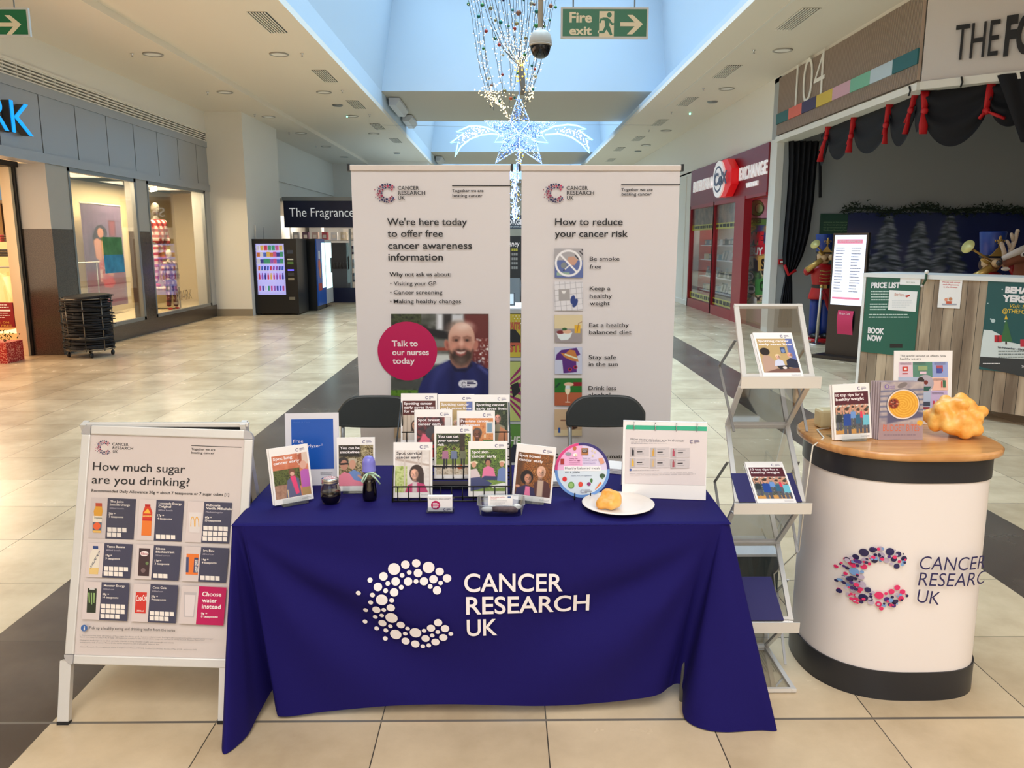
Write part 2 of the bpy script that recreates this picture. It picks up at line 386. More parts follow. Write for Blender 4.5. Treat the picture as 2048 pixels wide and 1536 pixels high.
def wave_bump(m, axis_scale, strength=.4, dist=.01, direction='X'):
    nt, N, L, b = nodes(m); tc = N.new('ShaderNodeTexCoord'); wv = N.new('ShaderNodeTexWave'); wv.bands_direction = direction
    wv.inputs['Scale'].default_value = axis_scale; bp = N.new('ShaderNodeBump'); bp.inputs['Strength'].default_value = strength; bp.inputs['Distance'].default_value = dist
    L.new(tc.outputs['Object'], wv.inputs[0]); L.new(wv.outputs['Fac'], bp.inputs['Height']); L.new(bp.outputs[0], b.inputs['Normal']); return m
# ---------------------------------------------------------------- the mall: floor, ceilings, roof shafts
mb = MB(); mb.box(-15, -9, -.05, 13, 50, 0, floor_mat()); struct(mb.build('floor'))
ZC = 4.72; ZB = 5.16; XL = -2.852; XR = 3.162; XS = 3.76; YA, YB, YC_, YD = 19.19, 23.8, 31.6, 36.4
mb = MB()
mb.box(-5.17, -9, ZC, XL, 50, ZC + .1, CEIL); mb.box(XR, -9, ZC, 5.3, 50, ZC + .08, CEIL)
mb.box(-7.2, -9, 4.62, -5.17, 50, ZC + .1, CEIL)
mb.prism([(5.3, -9), (12, -9), (12, 4.4), (5.3, 9.8)], ZC, ZC + .08, CEIL)
struct(mb.build('ceiling'))
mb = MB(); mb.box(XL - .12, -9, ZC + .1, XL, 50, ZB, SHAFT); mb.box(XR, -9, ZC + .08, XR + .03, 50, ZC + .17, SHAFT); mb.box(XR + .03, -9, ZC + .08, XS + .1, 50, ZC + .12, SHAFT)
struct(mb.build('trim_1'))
# flat bridges between the roof openings
for i, (a, b) in enumerate(((YA, YB), (YC_, YD), (45, 50), (.8, 4.6))):
    mb = MB(); mb.box(XL - .1, a, ZB, XS, b, ZB + .12, mat('bridge_paint', (196, 190, 180), .6)); struct(mb.build('ceiling_bridge'))
# shaft walls leaning in slightly as they rise
ZT = 8.0
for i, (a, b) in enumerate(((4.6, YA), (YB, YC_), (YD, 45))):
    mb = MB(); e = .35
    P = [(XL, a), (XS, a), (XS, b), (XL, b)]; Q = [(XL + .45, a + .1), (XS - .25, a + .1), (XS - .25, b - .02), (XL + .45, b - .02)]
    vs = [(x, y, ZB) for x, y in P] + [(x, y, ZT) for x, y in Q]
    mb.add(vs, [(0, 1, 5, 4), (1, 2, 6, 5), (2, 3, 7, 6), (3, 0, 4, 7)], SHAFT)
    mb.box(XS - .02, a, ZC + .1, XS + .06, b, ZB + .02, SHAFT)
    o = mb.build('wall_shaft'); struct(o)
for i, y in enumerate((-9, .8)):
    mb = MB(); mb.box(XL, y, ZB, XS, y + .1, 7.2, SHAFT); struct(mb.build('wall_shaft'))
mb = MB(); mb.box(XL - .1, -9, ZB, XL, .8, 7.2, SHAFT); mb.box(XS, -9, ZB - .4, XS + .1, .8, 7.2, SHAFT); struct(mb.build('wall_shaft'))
# ends of the mall
mb = MB(); mb.box(-15, -9.2, 0, 13, -9, 5.3, WHITE); struct(mb.build('wall_front'))
mb = MB(); mb.box(-15, 50, 0, 13, 50.2, 8, WHITE); struct(mb.build('wall_back'))
# ---- left side walls
XW = -6.80
mb = MB(); mb.box(-7.1, -9, 4.18, XW, 18.8, 4.7, WHITE); mb.box(-7.1, -9, 2.8, -6.95, 3.0, 4.3, WHITE); mb.box(-7.1, -9, 0, XW, 3.0, 2.9, WHITE)
struct(mb.build('wall_left'))
mb = MB(); mb.box(-7.1, 18.68, 0, -5.96, 21.45, 4.63, WHITE); struct(mb.build('wall_left'))
mb = MB(); mb.box(-6.8, 18.66, 0, -5.955, 18.68, .165, mat('beige_skirting', (150, 138, 120), .5)); struct(mb.build('baseboard_left'))
mb = MB(); mb.box(-6.75, 21.45, 3.45, -6.5, 30.8, 4.63, WHITE); mb.box(-6.75, 21.45, 0, -6.56, 30.8, 3.45, WHITE); mb.box(-6.75, 30.8, 0, -2.9, 31, 4.72, WHITE); 
struct(mb.build('wall_left'))
mb = MB(); mb.box(-3.1, 31, 0, -2.9, 50, 4.72, WHITE); struct(mb.build('wall_left'))
# ---- right side walls
RX = 5.05
PB = mat('white_pillar', (232, 232, 228), .5)
mb = MB(); mb.box(RX, 15.42, 3.56, 5.3, 50, ZC, WHITE); mb.box(RX, 21.75, 0, 5.3, 27, 3.6, WHITE)
mb.box(RX, 9.98, ZC - .1, 5.3, 15.42, ZC + .02, WHITE); mb.box(5.3, 27, 0, 5.5, 50, 3.6, WHITE)
for y in (22.4, 24.6): mb.box(RX - .02, y, .9 if y > 24 else 0, RX, y + .06, 3.5, WHITE)
struct(mb.build('wall_right'))
mb = MB(); mb.box(RX - .03, 21.75, 0, RX, 27, .12, WHITE); struct(mb.build('baseboard_right'))
mb = MB(); mb.box(RX, 15.07, 0, 11.5, 15.42, 4.7, mat('unit_wall', (168, 172, 174), .6)); mb.box(RX - .01, 15.06, 0, RX + .12, 15.43, 3.6, PB)
struct(mb.build('wall_right_return'))
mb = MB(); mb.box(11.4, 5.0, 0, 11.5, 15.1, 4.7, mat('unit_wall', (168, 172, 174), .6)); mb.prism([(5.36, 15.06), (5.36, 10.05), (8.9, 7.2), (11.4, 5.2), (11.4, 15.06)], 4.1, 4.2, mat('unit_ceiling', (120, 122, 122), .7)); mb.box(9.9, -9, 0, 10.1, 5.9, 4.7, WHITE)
struct(mb.build('wall_right_unit'))
# sign bulkhead over the opening: reeded timber board, then a white panel on the splay
D = Vector((.78, -.626, 0)).normalized()
cor = Vector((RX, 10.0, 0))
mb = MB(); mb.box(RX + .02, 10.0, 3.56, 5.35, 15.07, ZC, WHITE)
nrm = Vector((-D.y, D.x, 0)) * -1
if nrm.x > 0: nrm = -nrm
q0 = cor; q1 = cor + D * 6.1; bk = -nrm * .3
vs = [q0, q1, q1 + bk, q0 + bk]
mb.prism([(v.x, v.y) for v in vs], 3.56, ZC, mat('panel_white', (214, 208, 206), .5)); struct(mb.build('wall_right_fascia'))
mb = MB(); lip = mat('lip_white', (236, 234, 228), .45)
mb.box(RX - .05, 10.0, 3.53, 5.36, 15.07, 3.62, lip); vs = [q0 + nrm * .05, q1 + nrm * .05, q1 + bk, q0 + bk]; mb.prism([(v.x, v.y) for v in vs], 3.53, 3.62, lip)
struct(mb.build('trim_2'))
# 104 board
rd = wave_bump(mat('reeded_timber', (158, 136, 122), .6), 10.5, .9, .02, 'Y')
nt, N, L, b = nodes(rd); wv = [n for n in N if n.type == 'TEX_WAVE'][0]; cr = N.new('ShaderNodeValToRGB'); cr.color_ramp.elements[0].color = (*lin((108, 90, 80)), 1); cr.color_ramp.elements[1].color = (*lin((190, 168, 152)), 1); cr.color_ramp.elements[1].position = .6
L.new(wv.outputs['Fac'], cr.inputs[0]); L.new(cr.outputs[0], b.inputs['Base Color'])
t = thing('unit_sign_board', 'reeded timber sign board with raised white number 104 and a stripe of coloured blocks', 'sign', (RX, 12.5, 3.65))
mb = MB(); mb.box(-.04, -2.47, 0, 0, 2.56, 1.0, rd); mb.build('reeded_panel', t)
for i, c in enumerate(((20, 96, 98), (226, 104, 82), (48, 36, 88), (216, 188, 60), (214, 168, 186), (120, 190, 162), (192, 212, 228), (20, 100, 108))):
    y1 = 2.56 - i * .63; mb = MB(); mb.box(-.06, y1 - .628, .19, -.04, y1, .37, mat('block_%d' % i, c, .45)); mb.build('colour_block', t)
V, F, a, b_ = glyphs('104', 0.0, 0, 5)
p0 = onX(1588, 222, RX - .06); p1 = onX(1645, 200, RX - .06); top = onX(1590, 137, RX - .06); cp = top.z - p0.z
def text3d(name, parent, txt, org, xdir, up, width, cap, m, depth=.02, bold=.012):
    V, F, a, b = glyphs(txt, bold, 0, 5); xdir = Vector(xdir).normalized(); up = Vector(up); n = xdir.cross(up)
    sx = width / (b - a); sy = cap / CAP; mbx = MB(); org = Vector(org)
    f = [org + xdir * ((x - a) * sx) + up * (y * sy) + n * depth for x, y in V]; g = [v - n * depth for v in f]
    ed = {}
    for F_ in F:
        for i in range(len(F_)):
            k = (F_[i], F_[(i+1) % len(F_)]); ed[k] = 1
    side = [(b_, a_, a_ + len(V), b_ + len(V)) for (a_, b_) in ed if (b_, a_) not in ed]
    mbx.add(f + g, [tuple(q) for q in F] + side, m); return mbx.build(name, parent)
NUMW = mat('raised_number', (238, 236, 230), .4)
text3d('raised_number', t, '104', Vector((-.045, p0.y - 12.5, .33)), (0, -1, 0), (0, 0, 1), p0.y - p1.y, .74, NUMW, .012, -.016)
t = thing('shop_lettering', 'black raised letters THEFO on the white splayed panel', 'sign', tuple(q0 + nrm * .004 + Vector((0, 0, 3.6))))
def onPlane(px, py, P0, n):
    d = Vector(_ray(px, py)); o = Vector((0, 0, CAMH)); k = (P0 - o).dot(n) / d.dot(n); return o + d * k
a1 = onPlane(1906, 135, q0, nrm); a2 = onPlane(2000, 120, q0, nrm); a3 = onPlane(1906, 100, q0, nrm); s0 = (a1 - q0).dot(D); s1 = (a2 - q0).dot(D)
BLKL = mat('black_letter', (26, 24, 26), .4)
ch = .40
text3d('letters', t, 'THE', D * s0 + Vector((0, 0, .22)), D, (0, 0, 1), s1 - s0 - .03, ch, BLKL, .03, -.004)
text3d('letters', t, 'FO', D * (s1 + .03) + Vector((0, 0, .22)), D, (0, 0, 1), (s1 - s0) * .66, ch, BLKL, .03, .04)
# ---------------------------------------------------------------- left shop front
FAC = mat('metal_fascia', (176, 180, 186), .34, .55)
struct_fasc = thing('shop_fascia', 'long brushed grey metal shop fascia of square panels over the windows', 'fascia', (XW, 0, 0))
mb = MB(); mb.box(-.25, 3, 3.83, .02, 18.86, 3.96, FAC); mb.box(-.25, 3, 2.86, .03, 18.88, 3.0, FAC); mb.box(-.2, 3, 3.0, -.04, 18.84, 3.84, DARKG); mb.build('frame', struct_fasc)
ys = [3] + [12.095 - k for k in range(9, -1, -1)][1:] + [13.08, 14.07, 15.07, 16.06, 17.05, 18.05, 18.84]
for a, b in zip(ys, ys[1:]):
    if b - a < .3: continue
    mb = MB(); mb.box(-.05, a + .012, 3.0, 0, b - .012, 3.83, FAC); mb.build('panel', struct_fasc)
gr = thing('ventilation_grille', 'long white slatted ventilation grille above the grey metal fascia', 'grille', (XW, 0, 3.96))
mb = MB(); mb.box(-.2, 3, 0, -.12, 18.8, .2, mat('grille_void', (20, 20, 20), .8)); mb.build('backing', gr)
mb = MB()
for k in range(5): mb.box(-.12, 3, .005 + k * .045, .01, 18.8, .024 + k * .045, WHITE)
for k in range(50): mb.box(-.1, 3 + k * .32, 0, .0, 3.012 + k * .32, .2, WHITE)
mb.build('slats', gr)
mb = MB(); mb.box(-.02, 3, .2, .03, 18.85, .235, WHITE); mb.build('rail', gr)
t = thing('shop_name_letters', 'bright blue illuminated letters RK on the grey metal fascia', 'sign', (XW, 11, 3.2))
BLU = mat('blue_letter', (10, 140, 225), .4, emit=.9, ecol=(10, 150, 240)); GRB = mat('letter_return', (70, 66, 60), .5)
k0 = onX(20, 262, XW + .1); k1 = onX(62, 275, XW + .1); kt = onX(22, 196, XW + .1)
for txt, ya, yb in (('K', k0.y, k1.y), ('R', k0.y - .52, k0.y - .08)):
    text3d('letter', t, txt, (.13, ya - 11, k0.z - 3.2 - .02), (0, 1, 0), (0, 0, 1), yb - ya, kt.z - k0.z, BLU, .012, -.012)
    text3d('letter_return', t, txt, (.02, ya - 11, k0.z - 3.2 - .02), (0, 1, 0), (0, 0, 1), yb - ya, kt.z - k0.z, GRB, .10, -.012)
GRAN = noise_mat('dark_granite', (58, 48, 42), (92, 80, 70), 90, .18, 3); GRB2 = noise_mat('slate_granite', (44, 50, 60), (60, 66, 76), 60, .15, 2)
BEI = mat('beige_panel', (176, 158, 134), .3); LG = mat('pale_panel', (178, 178, 176), .35)
def pillar(y0, y1, x0):
    mb = MB(); mb.box(x0, y0, 1.91, XW, y1, 2.86, LG); mb.box(x0, y0, 0, XW + .004, y1, 1.91, GRAN)
    return mb
mb = pillar(12.1, 12.69, -7.25); struct(mb.build('wall_left_pillar'))
mb = pillar(14.98, 15.44, -7.0); struct(mb.build('wall_left_pillar'))
mb = MB(); mb.box(-7.1, 12.69, 0, XW + .01, 18.68, .27, GRAN); mb.box(-7.1, 18.38, .27, XW, 18.68, 2.86, LG); struct(mb.build('baseboard_left'))
# display windows
CREAM = mat('window_back', (232, 214, 170), .6)
for i, (y0, y1) in enumerate(((12.69, 14.98), (15.44, 18.38))):
    o = MB(); f = .05
    for a in ((y0, y0 + f), (y1 - f * 1.6, y1)): o.box(XW - .06, a[0], .27, XW + .01, a[1], 2.86, GREYM)
    o.box(XW - .06, y0, .27, XW + .01, y1, .33, GREYM); o.box(XW - .06, y0, 2.80, XW + .01, y1, 2.86, GREYM)
    fr = struct(o.build('window_%d' % (i + 1)))
    g = MB(); g.box(XW - .03, y0 + f, .33, XW - .02, y1 - f, 2.8, GLASS); g.build('pane', fr)
b = MB(); b.box(-8.35, 13.6, .0, -8.3, 20.4, 2.9, CREAM); b.box(-8.3, 20.3, .0, -7.1, 20.4, 2.9, CREAM); b.box(-7.1, 18.6, 0, -7.05, 20.4, 2.9, CREAM)
b.box(-7.9, 14.95, .27, -7.0, 15.0, 2.9, CREAM) if False else None
b.box(-8.3, 12.69, .0, XW - .06, 20.3, .27, mat('window_plinth', (222, 204, 166), .5)); b.box(-8.3, 12.69, 2.9, XW - .06, 20.3, 2.95, CREAM)
struct(b.build('wall_display'))
# shop entrance jamb and interior room
mb = MB(); mb.box(-7.43, 12.0, 0, -7.28, 12.2, 2.88, mat('cream_jamb', (230, 214, 184), .4)); mb.box(-7.28, 12.06, 0, -7.24, 12.12, 2.88, BLKM); mb.box(-7.52, 3, 2.80, -7.2, 12.1, 2.88, BLKM); struct(mb.build('door_1'))
mb = MB(); IN = mat('shop_wall', (226, 206, 168), .6)
mb.box(-14, 20, 0, -8.36, 20.1, 3.6, IN); mb.box(-14.1, 3, 0, -14, 20.1, 3.6, IN); mb.box(-14, 3, 3.55, -8.35, 20, 3.65, IN); mb.box(-8.35, 3, 2.95, -6.82, 12.0, 3.0, IN); mb.box(-8.36, 12.7, 2.9, -7.1, 20, 3.65, IN); mb.box(-14, 2.9, 0, -7, 3, 3.6, IN)
struct(mb.build('wall_shop'))
mb = MB(); mb.box(-14, 3, 0, -7.5, 20, .006, noise_mat('wood_floor', (190, 140, 84), (214, 168, 108), 3, .35, 4, stretch=(1, 12, 1))); struct(mb.build('floor_shop'))
# ---------------------------------------------------------------- trestle table under its cloth
TZ = .745
CLOTH = mat('navy_cloth', (22, 14, 90), .78, spec=.2); CLOTH.node_tree.nodes['Principled BSDF'].inputs['Sheen Weight'].default_value = .0
nt, N, L, b = nodes(CLOTH); tc = N.new('ShaderNodeTexCoord'); nz = N.new('ShaderNodeTexNoise'); nz.inputs['Scale'].default_value = 700
bp = N.new('ShaderNodeBump'); bp.inputs['Strength'].default_value = .15; bp.inputs['Distance'].default_value = .002; L.new(tc.outputs['Object'], nz.inputs['Vector']); L.new(nz.outputs['Fac'], bp.inputs['Height']); L.new(bp.outputs[0], b.inputs['Normal'])
COLS = [((-.965,3.345),(-1.0,3.345,.03)), ((-.962,3.0),(-1.01,3.0,.03)), ((-.957,2.72),(-1.005,2.68,.03)), ((-.953,2.635),(-1.0,2.55,.012)), ((-.951,2.624),(-.955,2.405,.004)),
 ((-.948,2.618),(-.905,2.50,.01)), ((-.942,2.615),(-.895,2.60,.025)), ((-.935,2.614),(-.872,2.70,.06)), ((-.925,2.613),(-.85,2.71,.06)), ((-.91,2.612),(-.838,2.63,.02)),
 ((-.88,2.611),(-.80,2.612,.012)), ((-.7,2.61),(-.65,2.622,.022)), ((-.45,2.61),(-.43,2.635,.04)), ((-.2,2.61),(-.2,2.63,.045)), ((.1,2.61),(.1,2.626,.04)), ((.35,2.61),(.33,2.635,.042)), ((.55,2.61),(.47,2.645,.05)), ((.68,2.611),(.57,2.665,.06)),
 ((.73,2.612),(.635,2.72,.07)), ((.75,2.613),(.665,2.70,.06)), ((.76,2.614),(.648,2.60,.012)), ((.768,2.616),(.69,2.545,.006)), ((.777,2.62),(.78,2.515,.004)), ((.784,2.626),(.90,2.52,.004)), ((.788,2.634),(.965,2.535,.003)), ((.791,2.66),(.90,2.63,.01)), ((.794,2.76),(.84,2.76,.03)), ((.80,3.0),(.84,3.0,.03)), ((.806,3.345),(.84,3.345,.03))]
def crease(x, z):
    t = 1 - z / TZ; a = 0
    for cx, sgn in ((-.93, 1), (.77, -1)):
        dx = (x - cx) * sgn; dz = TZ - z
        if dx > 0:
            ang = math.atan2(dz, dx + .02); r = math.hypot(dx, dz)
            a += .027 * math.sin(ang * 10 + r * 2.2 + cx) * min(1, r / .4) * math.exp(-((ang - .72) / .40) ** 2) * math.exp(-max(0, r - .62) * 2.2)
    a += .006 * math.sin(x * 9 + 1.3 * math.sin(z * 4)) * t * t; return a * min(1, t * 3)
def frontY(x, z): t = 1 - z / TZ; return 2.61 + .017 * t + crease(x, z)
def catmull(P, t):
    n = len(P); i = min(int(t), n - 2); f = t - i
    p0, p1, p2, p3 = P[max(i-1, 0)], P[i], P[i+1], P[min(i+2, n-1)]
    return tuple(.5 * (2*b_ + (c-a)*f + (2*a-5*b_+4*c-d)*f*f + (-a+3*b_-3*c+d)*f**3) for a, b_, c, d in zip(p0, p1, p2, p3))
TT = [c[0] for c in COLS]; BB = [c[1] for c in COLS]
def drape(u, v):
    k = u * (len(COLS) - 1); a = catmull(TT, k); b_ = catmull(BB, k); t = v
    z = TZ - .006 + (b_[2] - TZ + .006) * t
    x = a[0] + (b_[0] - a[0]) * t; y = a[1] + (b_[1] - a[1]) * t
    if 9 < k < 17.6:
        wgt = min(1, (k - 9), (17.6 - k) / 1.2); y += crease(x, z) * wgt
    if k < 9 or k > 17.6: y += .006 * math.sin(z * 9 + k * 2) * t
    e = math.exp(-v * 40); dx = x - (-.08); 
    y -= 0 if e < .01 else 0
    return (x, y, z)
tb = thing('trestle_table', 'folding trestle table hidden under the dark blue cloth', 'table', (-.08, 2.98, 0))
mb = MB(); mb.box(-.86, -.35, .70, .86, .35, .738, mat('table_top_grey', (200, 200, 198), .5)); mb.build('tabletop', tb, .004)
for sx in (-.75, .75):
    for sy in (-.26, .26): mb = MB(); mb.tube([(sx, sy, 0), (sx, sy, .70)], .013, GREYM); mb.build('leg', tb)
mb = MB(); mb.grid(drape, 28 * 9, 44, CLOTH)
def topf(u, v):
    k = 4 + u * 18; a = catmull(TT, k); e = .012
    x = a[0]; y0 = a[1]; yb = 3.345; y = y0 + (yb - y0) * v
    edge = min(1, (v * .72) / .012) if v < .02 else 1
    return (x, y, TZ - .006 * (1 - edge))
def topg(u, v):
    y = 2.612 + (3.345 - 2.612) * v ** 1.3; xl = -.952 - .013 * v; xr = .79 + .016 * v; x = xl + (xr - xl) * (.5 - .5 * math.cos(math.pi * u)) 
    d = min(x - xl, xr - x, y - 2.612); return (x, y, TZ - .006 * max(0, 1 - d / .006) ** 2)
mb.grid(topg, 60, 30, CLOTH)
cl = mb.build('tablecloth'); tag(cl, 'long dark blue tablecloth with a white dotted C logo draped to the floor', 'tablecloth')
# hem line
P = Page(1, 1, fn=lambda u, v, e: (u, frontY(u, 1 - v) - e - .0012, 1 - v)); q1 = onY(710, 1117, 2.62); lx = onY(712, 1117, 2.62).x; rx = onY(902, 1117, 2.62).x
WHT = mat('white_print', (240, 232, 232), .6)
sc1 = (onY(1180, 1150, 2.62).x - lx) / (1890 - 113); 
kz = (onY(900, 1116, 2.62).z - onY(900, 1299, 2.62).z) / (827 - 135)
top_z = onY(830, 1116, 2.62).z
for cx, cy_, r in DOTS: P.disc(lx + (cx - 113) * sc1, 1 - (top_z - (cy_ - 135) * kz), r * sc1, WHT, 'printed_emblem', 24)
for t, x0, x1, yb in (('CANCER', 932, 1680, 370), ('RESEARCH', 945, 1890, 540), ('UK', 948, 1182, 714)):
    P.text(lx + (x0-113) * sc1, 1 - (top_z - (yb - 135) * kz), t, lx + (x1-113) * sc1, 132 * kz, WHT, 'printed_name', .014, 0, 6)
P.build(cl)
# ---------------------------------------------------------------- roll-up banners
BAN = mat('banner_vinyl', (226, 220, 220), .38)
def banner(label, xc, quad):
    Y0 = 4.36; t = thing('roll_up_banner', label, 'banner', (xc, Y0 + .03, 0)); lean = .03
    mb = MB(); mb.box(-.435, -.05, .0, .435, .05, .085, ALU); mb.build('base', t, .01)
    for s in (-1, 1): mb = MB(); mb.box(s * .3 - .03, -.16, 0, s * .3 + .03, .16, .012, ALU); mb.build('foot', t)
    mb = MB()
    mb.grid(lambda u, v: (-.425 + .85 * u, -.01 - lean * v + .004 * math.sin(v * 9) * math.sin(u * 5) - .012 * math.sin(math.pi * v) * math.cos(2 * math.pi * u) * .3, .08 + 2.01 * v), 24, 48, BAN); sh = mb.build('sheet', t)
    mb = MB(); mb.box(-.43, -.052, 2.085, .43, -.022, 2.115, mat('rail_cream', (226, 214, 204), .4)); mb.build('top_rail', t, .004)
    for s in (-1, 1): mb = MB(); mb.box(s * .436 - .006, -.055, 2.083, s * .436 + .006, -.018, 2.120, BLACK); mb.build('end_cap', t)
    mb = MB(); mb.tube([(0, .03, .05), (0, .0, 2.1)], .009, ALU); mb.build('pole', t)
    P = Page(.85, 2.01, quad, fn=lambda u, v, e: (-.425 + u, -.0155 - lean * (1 - v / 2.01) - e - .004, 2.09 - v))
    return sh, P
def homquad(xc):
    # corners of the sheet in the photo
    c = []
    for x, z, y in ((-.425, 2.09, 4.345), (.425, 2.09, 4.345), (.425, .08, 4.375), (-.425, .08, 4.375)):
        X = xc + x; Yc = y; zz = z - CAMH; xx = X * math.cos(_yw) - Yc * math.sin(_yw); yy = X * math.sin(_yw) + Yc * math.cos(_yw)
        dep = yy * math.cos(_p) - zz * math.sin(_p); up = yy * math.sin(_p) + zz * math.cos(_p); c.append((1024 + 1575 * xx / dep, 768 - 1575 * up / dep))
    return c
xb1 = (onY(698, 332, 4.345).x + onY(1023, 332, 4.345).x) / 2; xb2 = (onY(1040, 330, 4.345).x + onY(1364, 330, 4.345).x) / 2
class CropPage:
    """wraps a page so that layout can be read off a magnified detail view"""
    def __init__(s, P, x0, y0, k): s.P = P; s.x0 = x0; s.y0 = y0; s.k = k; P.uv0 = P.uv; P.uv = lambda x, y: P.uv0(x0 + x / k, y0 + y / k)
def setcrop(P, x0, y0, k):
    if not hasattr(P, 'uv0'): P.uv0 = P.uv
    P.uv = lambda x, y: P.uv0(x0 + x / k, y0 + y / k)
LG3 = [PINK, C(150, 40, 80), NAVY, C(60, 50, 110), NAVY]
t, P = banner('white banner headed We\'re here today with a smiling bald nurse photo', xb1, homquad(xb1))
setcrop(P, 690, 320, 4.8)
logo(P, 282, 222, 196, LG3, INK, 'logo')
P.rect(1028, 243, 1592, 252, INK, 'rule')
P.text(1028, 308, 'Together we are', 1330, 28, INK, 'strapline', .014); P.text(1032, 355, 'beating cancer', 1320, 28, INK, 'strapline', .014)
for s_, x0, x1, y in (("We're here today", 405, 1172, 625), ('to offer free', 410, 942, 737), ('cancer awareness', 415, 1220, 852), ('information', 418, 942, 963)): P.text(x0, y, s_, x1, 66, INK, 'headline', .012, 0, 4)
P.text(428, 1115, 'Why not ask us about:', 1018, 38, INK, 'list_text', .016)
for s_, x1, y in (('Visiting your GP', 876, 1203), ('Cancer screening', 936, 1288), ('Making healthy changes', 1115, 1374)): P.text(470, y, s_, x1, 38, INK, 'list_text', .006); P.disc(441, y - 18, 6, INK, 'list_text')
setcrop(P, 740, 600, 6.8267)
A = Art(290, 188, 1620, 1560, 150, (60, 62, 62)); A.noise(150, [(28, 30, 26), (70, 74, 66), (110, 112, 108), (40, 40, 36)], 4)
A.rect(910, 188, 1090, 410, (170, 172, 176), 6); A.rect(920, 188, 1000, 400, (226, 230, 236), 6); A.rect(1110, 188, 1280, 290, (206, 210, 216), 6); A.rect(1290, 188, 1625, 930, (104, 44, 42), 5); A.rect(1000, 188, 1110, 420, (44, 40, 40), 5)
A.poly([(720, 370), (1100, 440), (1100, 540), (720, 470)], (24, 24, 28), 3); A.rect(720, 640, 1100, 690, (150, 60, 44), 3); A.rect(720, 735, 1100, 880, (206, 212, 208), 5); A.rect(720, 540, 1060, 640, (120, 122, 118), 5)
A.noise(55, [(226, 224, 220), (120, 50, 46), (110, 46, 44), (230, 228, 224)], 9, (1420, 520, 1625, 930)); A.rect(290, 1090, 1000, 1225, (74, 78, 74), 8); A.noise(60, [(44, 84, 22), (96, 138, 44), (60, 104, 26)], 3, (290, 1225, 1000, 1560))
A.noise(60, [(40, 48, 28), (70, 80, 50), (24, 28, 20)], 6, (290, 188, 700, 330))
# nurse
A.poly([(640, 1560), (660, 1230), (720, 1080), (830, 960), (960, 880), (1090, 820), (1380, 820), (1480, 880), (1625, 950), (1625, 1560)], (34, 40, 100), 2)
A.poly([(900, 930), (1060, 850), (1010, 960), (900, 1120), (860, 1300), (820, 1400), (830, 1200)], (52, 58, 124), 12); A.line([(1120, 980), (1130, 1200), (1080, 1400)], 60, (22, 26, 74), 14); A.line([(1480, 900), (1560, 1100), (1540, 1400)], 70, (24, 28, 78), 16); A.line([(1300, 1000), (1290, 1250)], 60, (26, 30, 84), 16); A.line([(1490, 900), (1600, 990)], 26, (86, 92, 160), 6)
A.poly([(1085, 760), (1110, 880), (1200, 940), (1330, 920), (1390, 850), (1400, 740)], (146, 104, 90), 3); A.poly([(1080, 830), (1180, 940), (1330, 930), (1385, 830), (1400, 900), (1300, 980), (1160, 970)], (16, 18, 50), 4)
A.ell(1050, 610, 34, 70, (190, 122, 104), -10, 2); A.ell(1442, 620, 36, 74, (186, 120, 104), 10, 2); A.ell(1058, 620, 16, 46, (150, 84, 72), -10, 3)
A.ell(1250, 520, 182, 215, (206, 158, 138), 0, 2); A.ell(1245, 640, 165, 225, (198, 142, 122), 0, 4); A.ell(1240, 390, 130, 80, (228, 188, 170), 0, 16); A.ell(1290, 350, 60, 26, (246, 220, 208), 0, 10)
A.poly([(1082, 690), (1120, 720), (1160, 660), (1240, 640), (1330, 660), (1375, 700), (1405, 680), (1390, 790), (1330, 860), (1250, 890), (1170, 860), (1105, 790)], (62, 46, 40), 6)
A.poly([(1165, 690), (1240, 700), (1315, 690), (1300, 740), (1240, 768), (1182, 740)], (168, 84, 78), 4); A.poly([(1178, 698), (1240, 706), (1304, 696), (1282, 722), (1240, 734), (1198, 722)], (236, 226, 216), 3); A.ell(1240, 830, 50, 40, (112, 96, 88), 0, 12)
for x in (1180, 1325): A.ell(x, 545, 40, 19, (98, 62, 52), 0, 4); A.ell(x, 547, 15, 12, (26, 20, 20), 0, 2); A.line([(x - 46, 512), (x, 500), (x + 46, 512)], 12, (120, 78, 64), 4)
A.ell(1248, 605, 38, 52, (214, 154, 134), 0, 6); A.ell(1248, 640, 52, 20, (176, 110, 94), 0, 5); A.ell(1250, 590, 16, 40, (232, 186, 168), 0, 6)
for q in ((1150, 640), (1345, 640)): A.ell(q[0], q[1], 34, 30, (216, 150, 130), 0, 8)
A.ell(1260, 1142, 52, 50, (226, 226, 236), 0, 1.5); A.ell(1415, 1142, 52, 50, (226, 226, 236), 0, 1.5); A.rect(1260, 1092, 1415, 1192, (226, 226, 236), 1.5)
P.art(A, 'nurse_photo')
logo(P, 1235, 1112, 78, [NAVY], INK, 'badge', 6, False); 
for k, (x1) in enumerate((1418, 1445, 1360)): P.rect(1325, 1112 + k * 22, x1, 1124 + k * 22, NAVY, 'badge')
P.disc(513, 697, 406, mat('magenta_print', (190, 6, 84), .4), 'roundel', 48)
for s_, x0, x1, y in (('Talk to', 302, 655, 628), ('our nurses', 308, 806, 748), ('today', 312, 614, 866)): P.text(x0, y, s_, x1, 78, WHT, 'roundel_text', .02, 0, 4)
setcrop(P, 640, 620, 4.452); A = Art(665, 1045, 740, 1140, 20, (206, 184, 156)); P.art(A, 'drawing'); P.rect(672, 1265, 690, 1285, INK, 'small_print'); P.rect(672, 1290, 690, 1296, INK, 'small_print')
P.build(t)
t, P = banner('white banner headed How to reduce your cancer risk with six small pictures', xb2, homquad(xb2))
setcrop(P, 1020, 320, 4.8)
logo(P, 316, 222, 196, LG3, INK, 'logo')
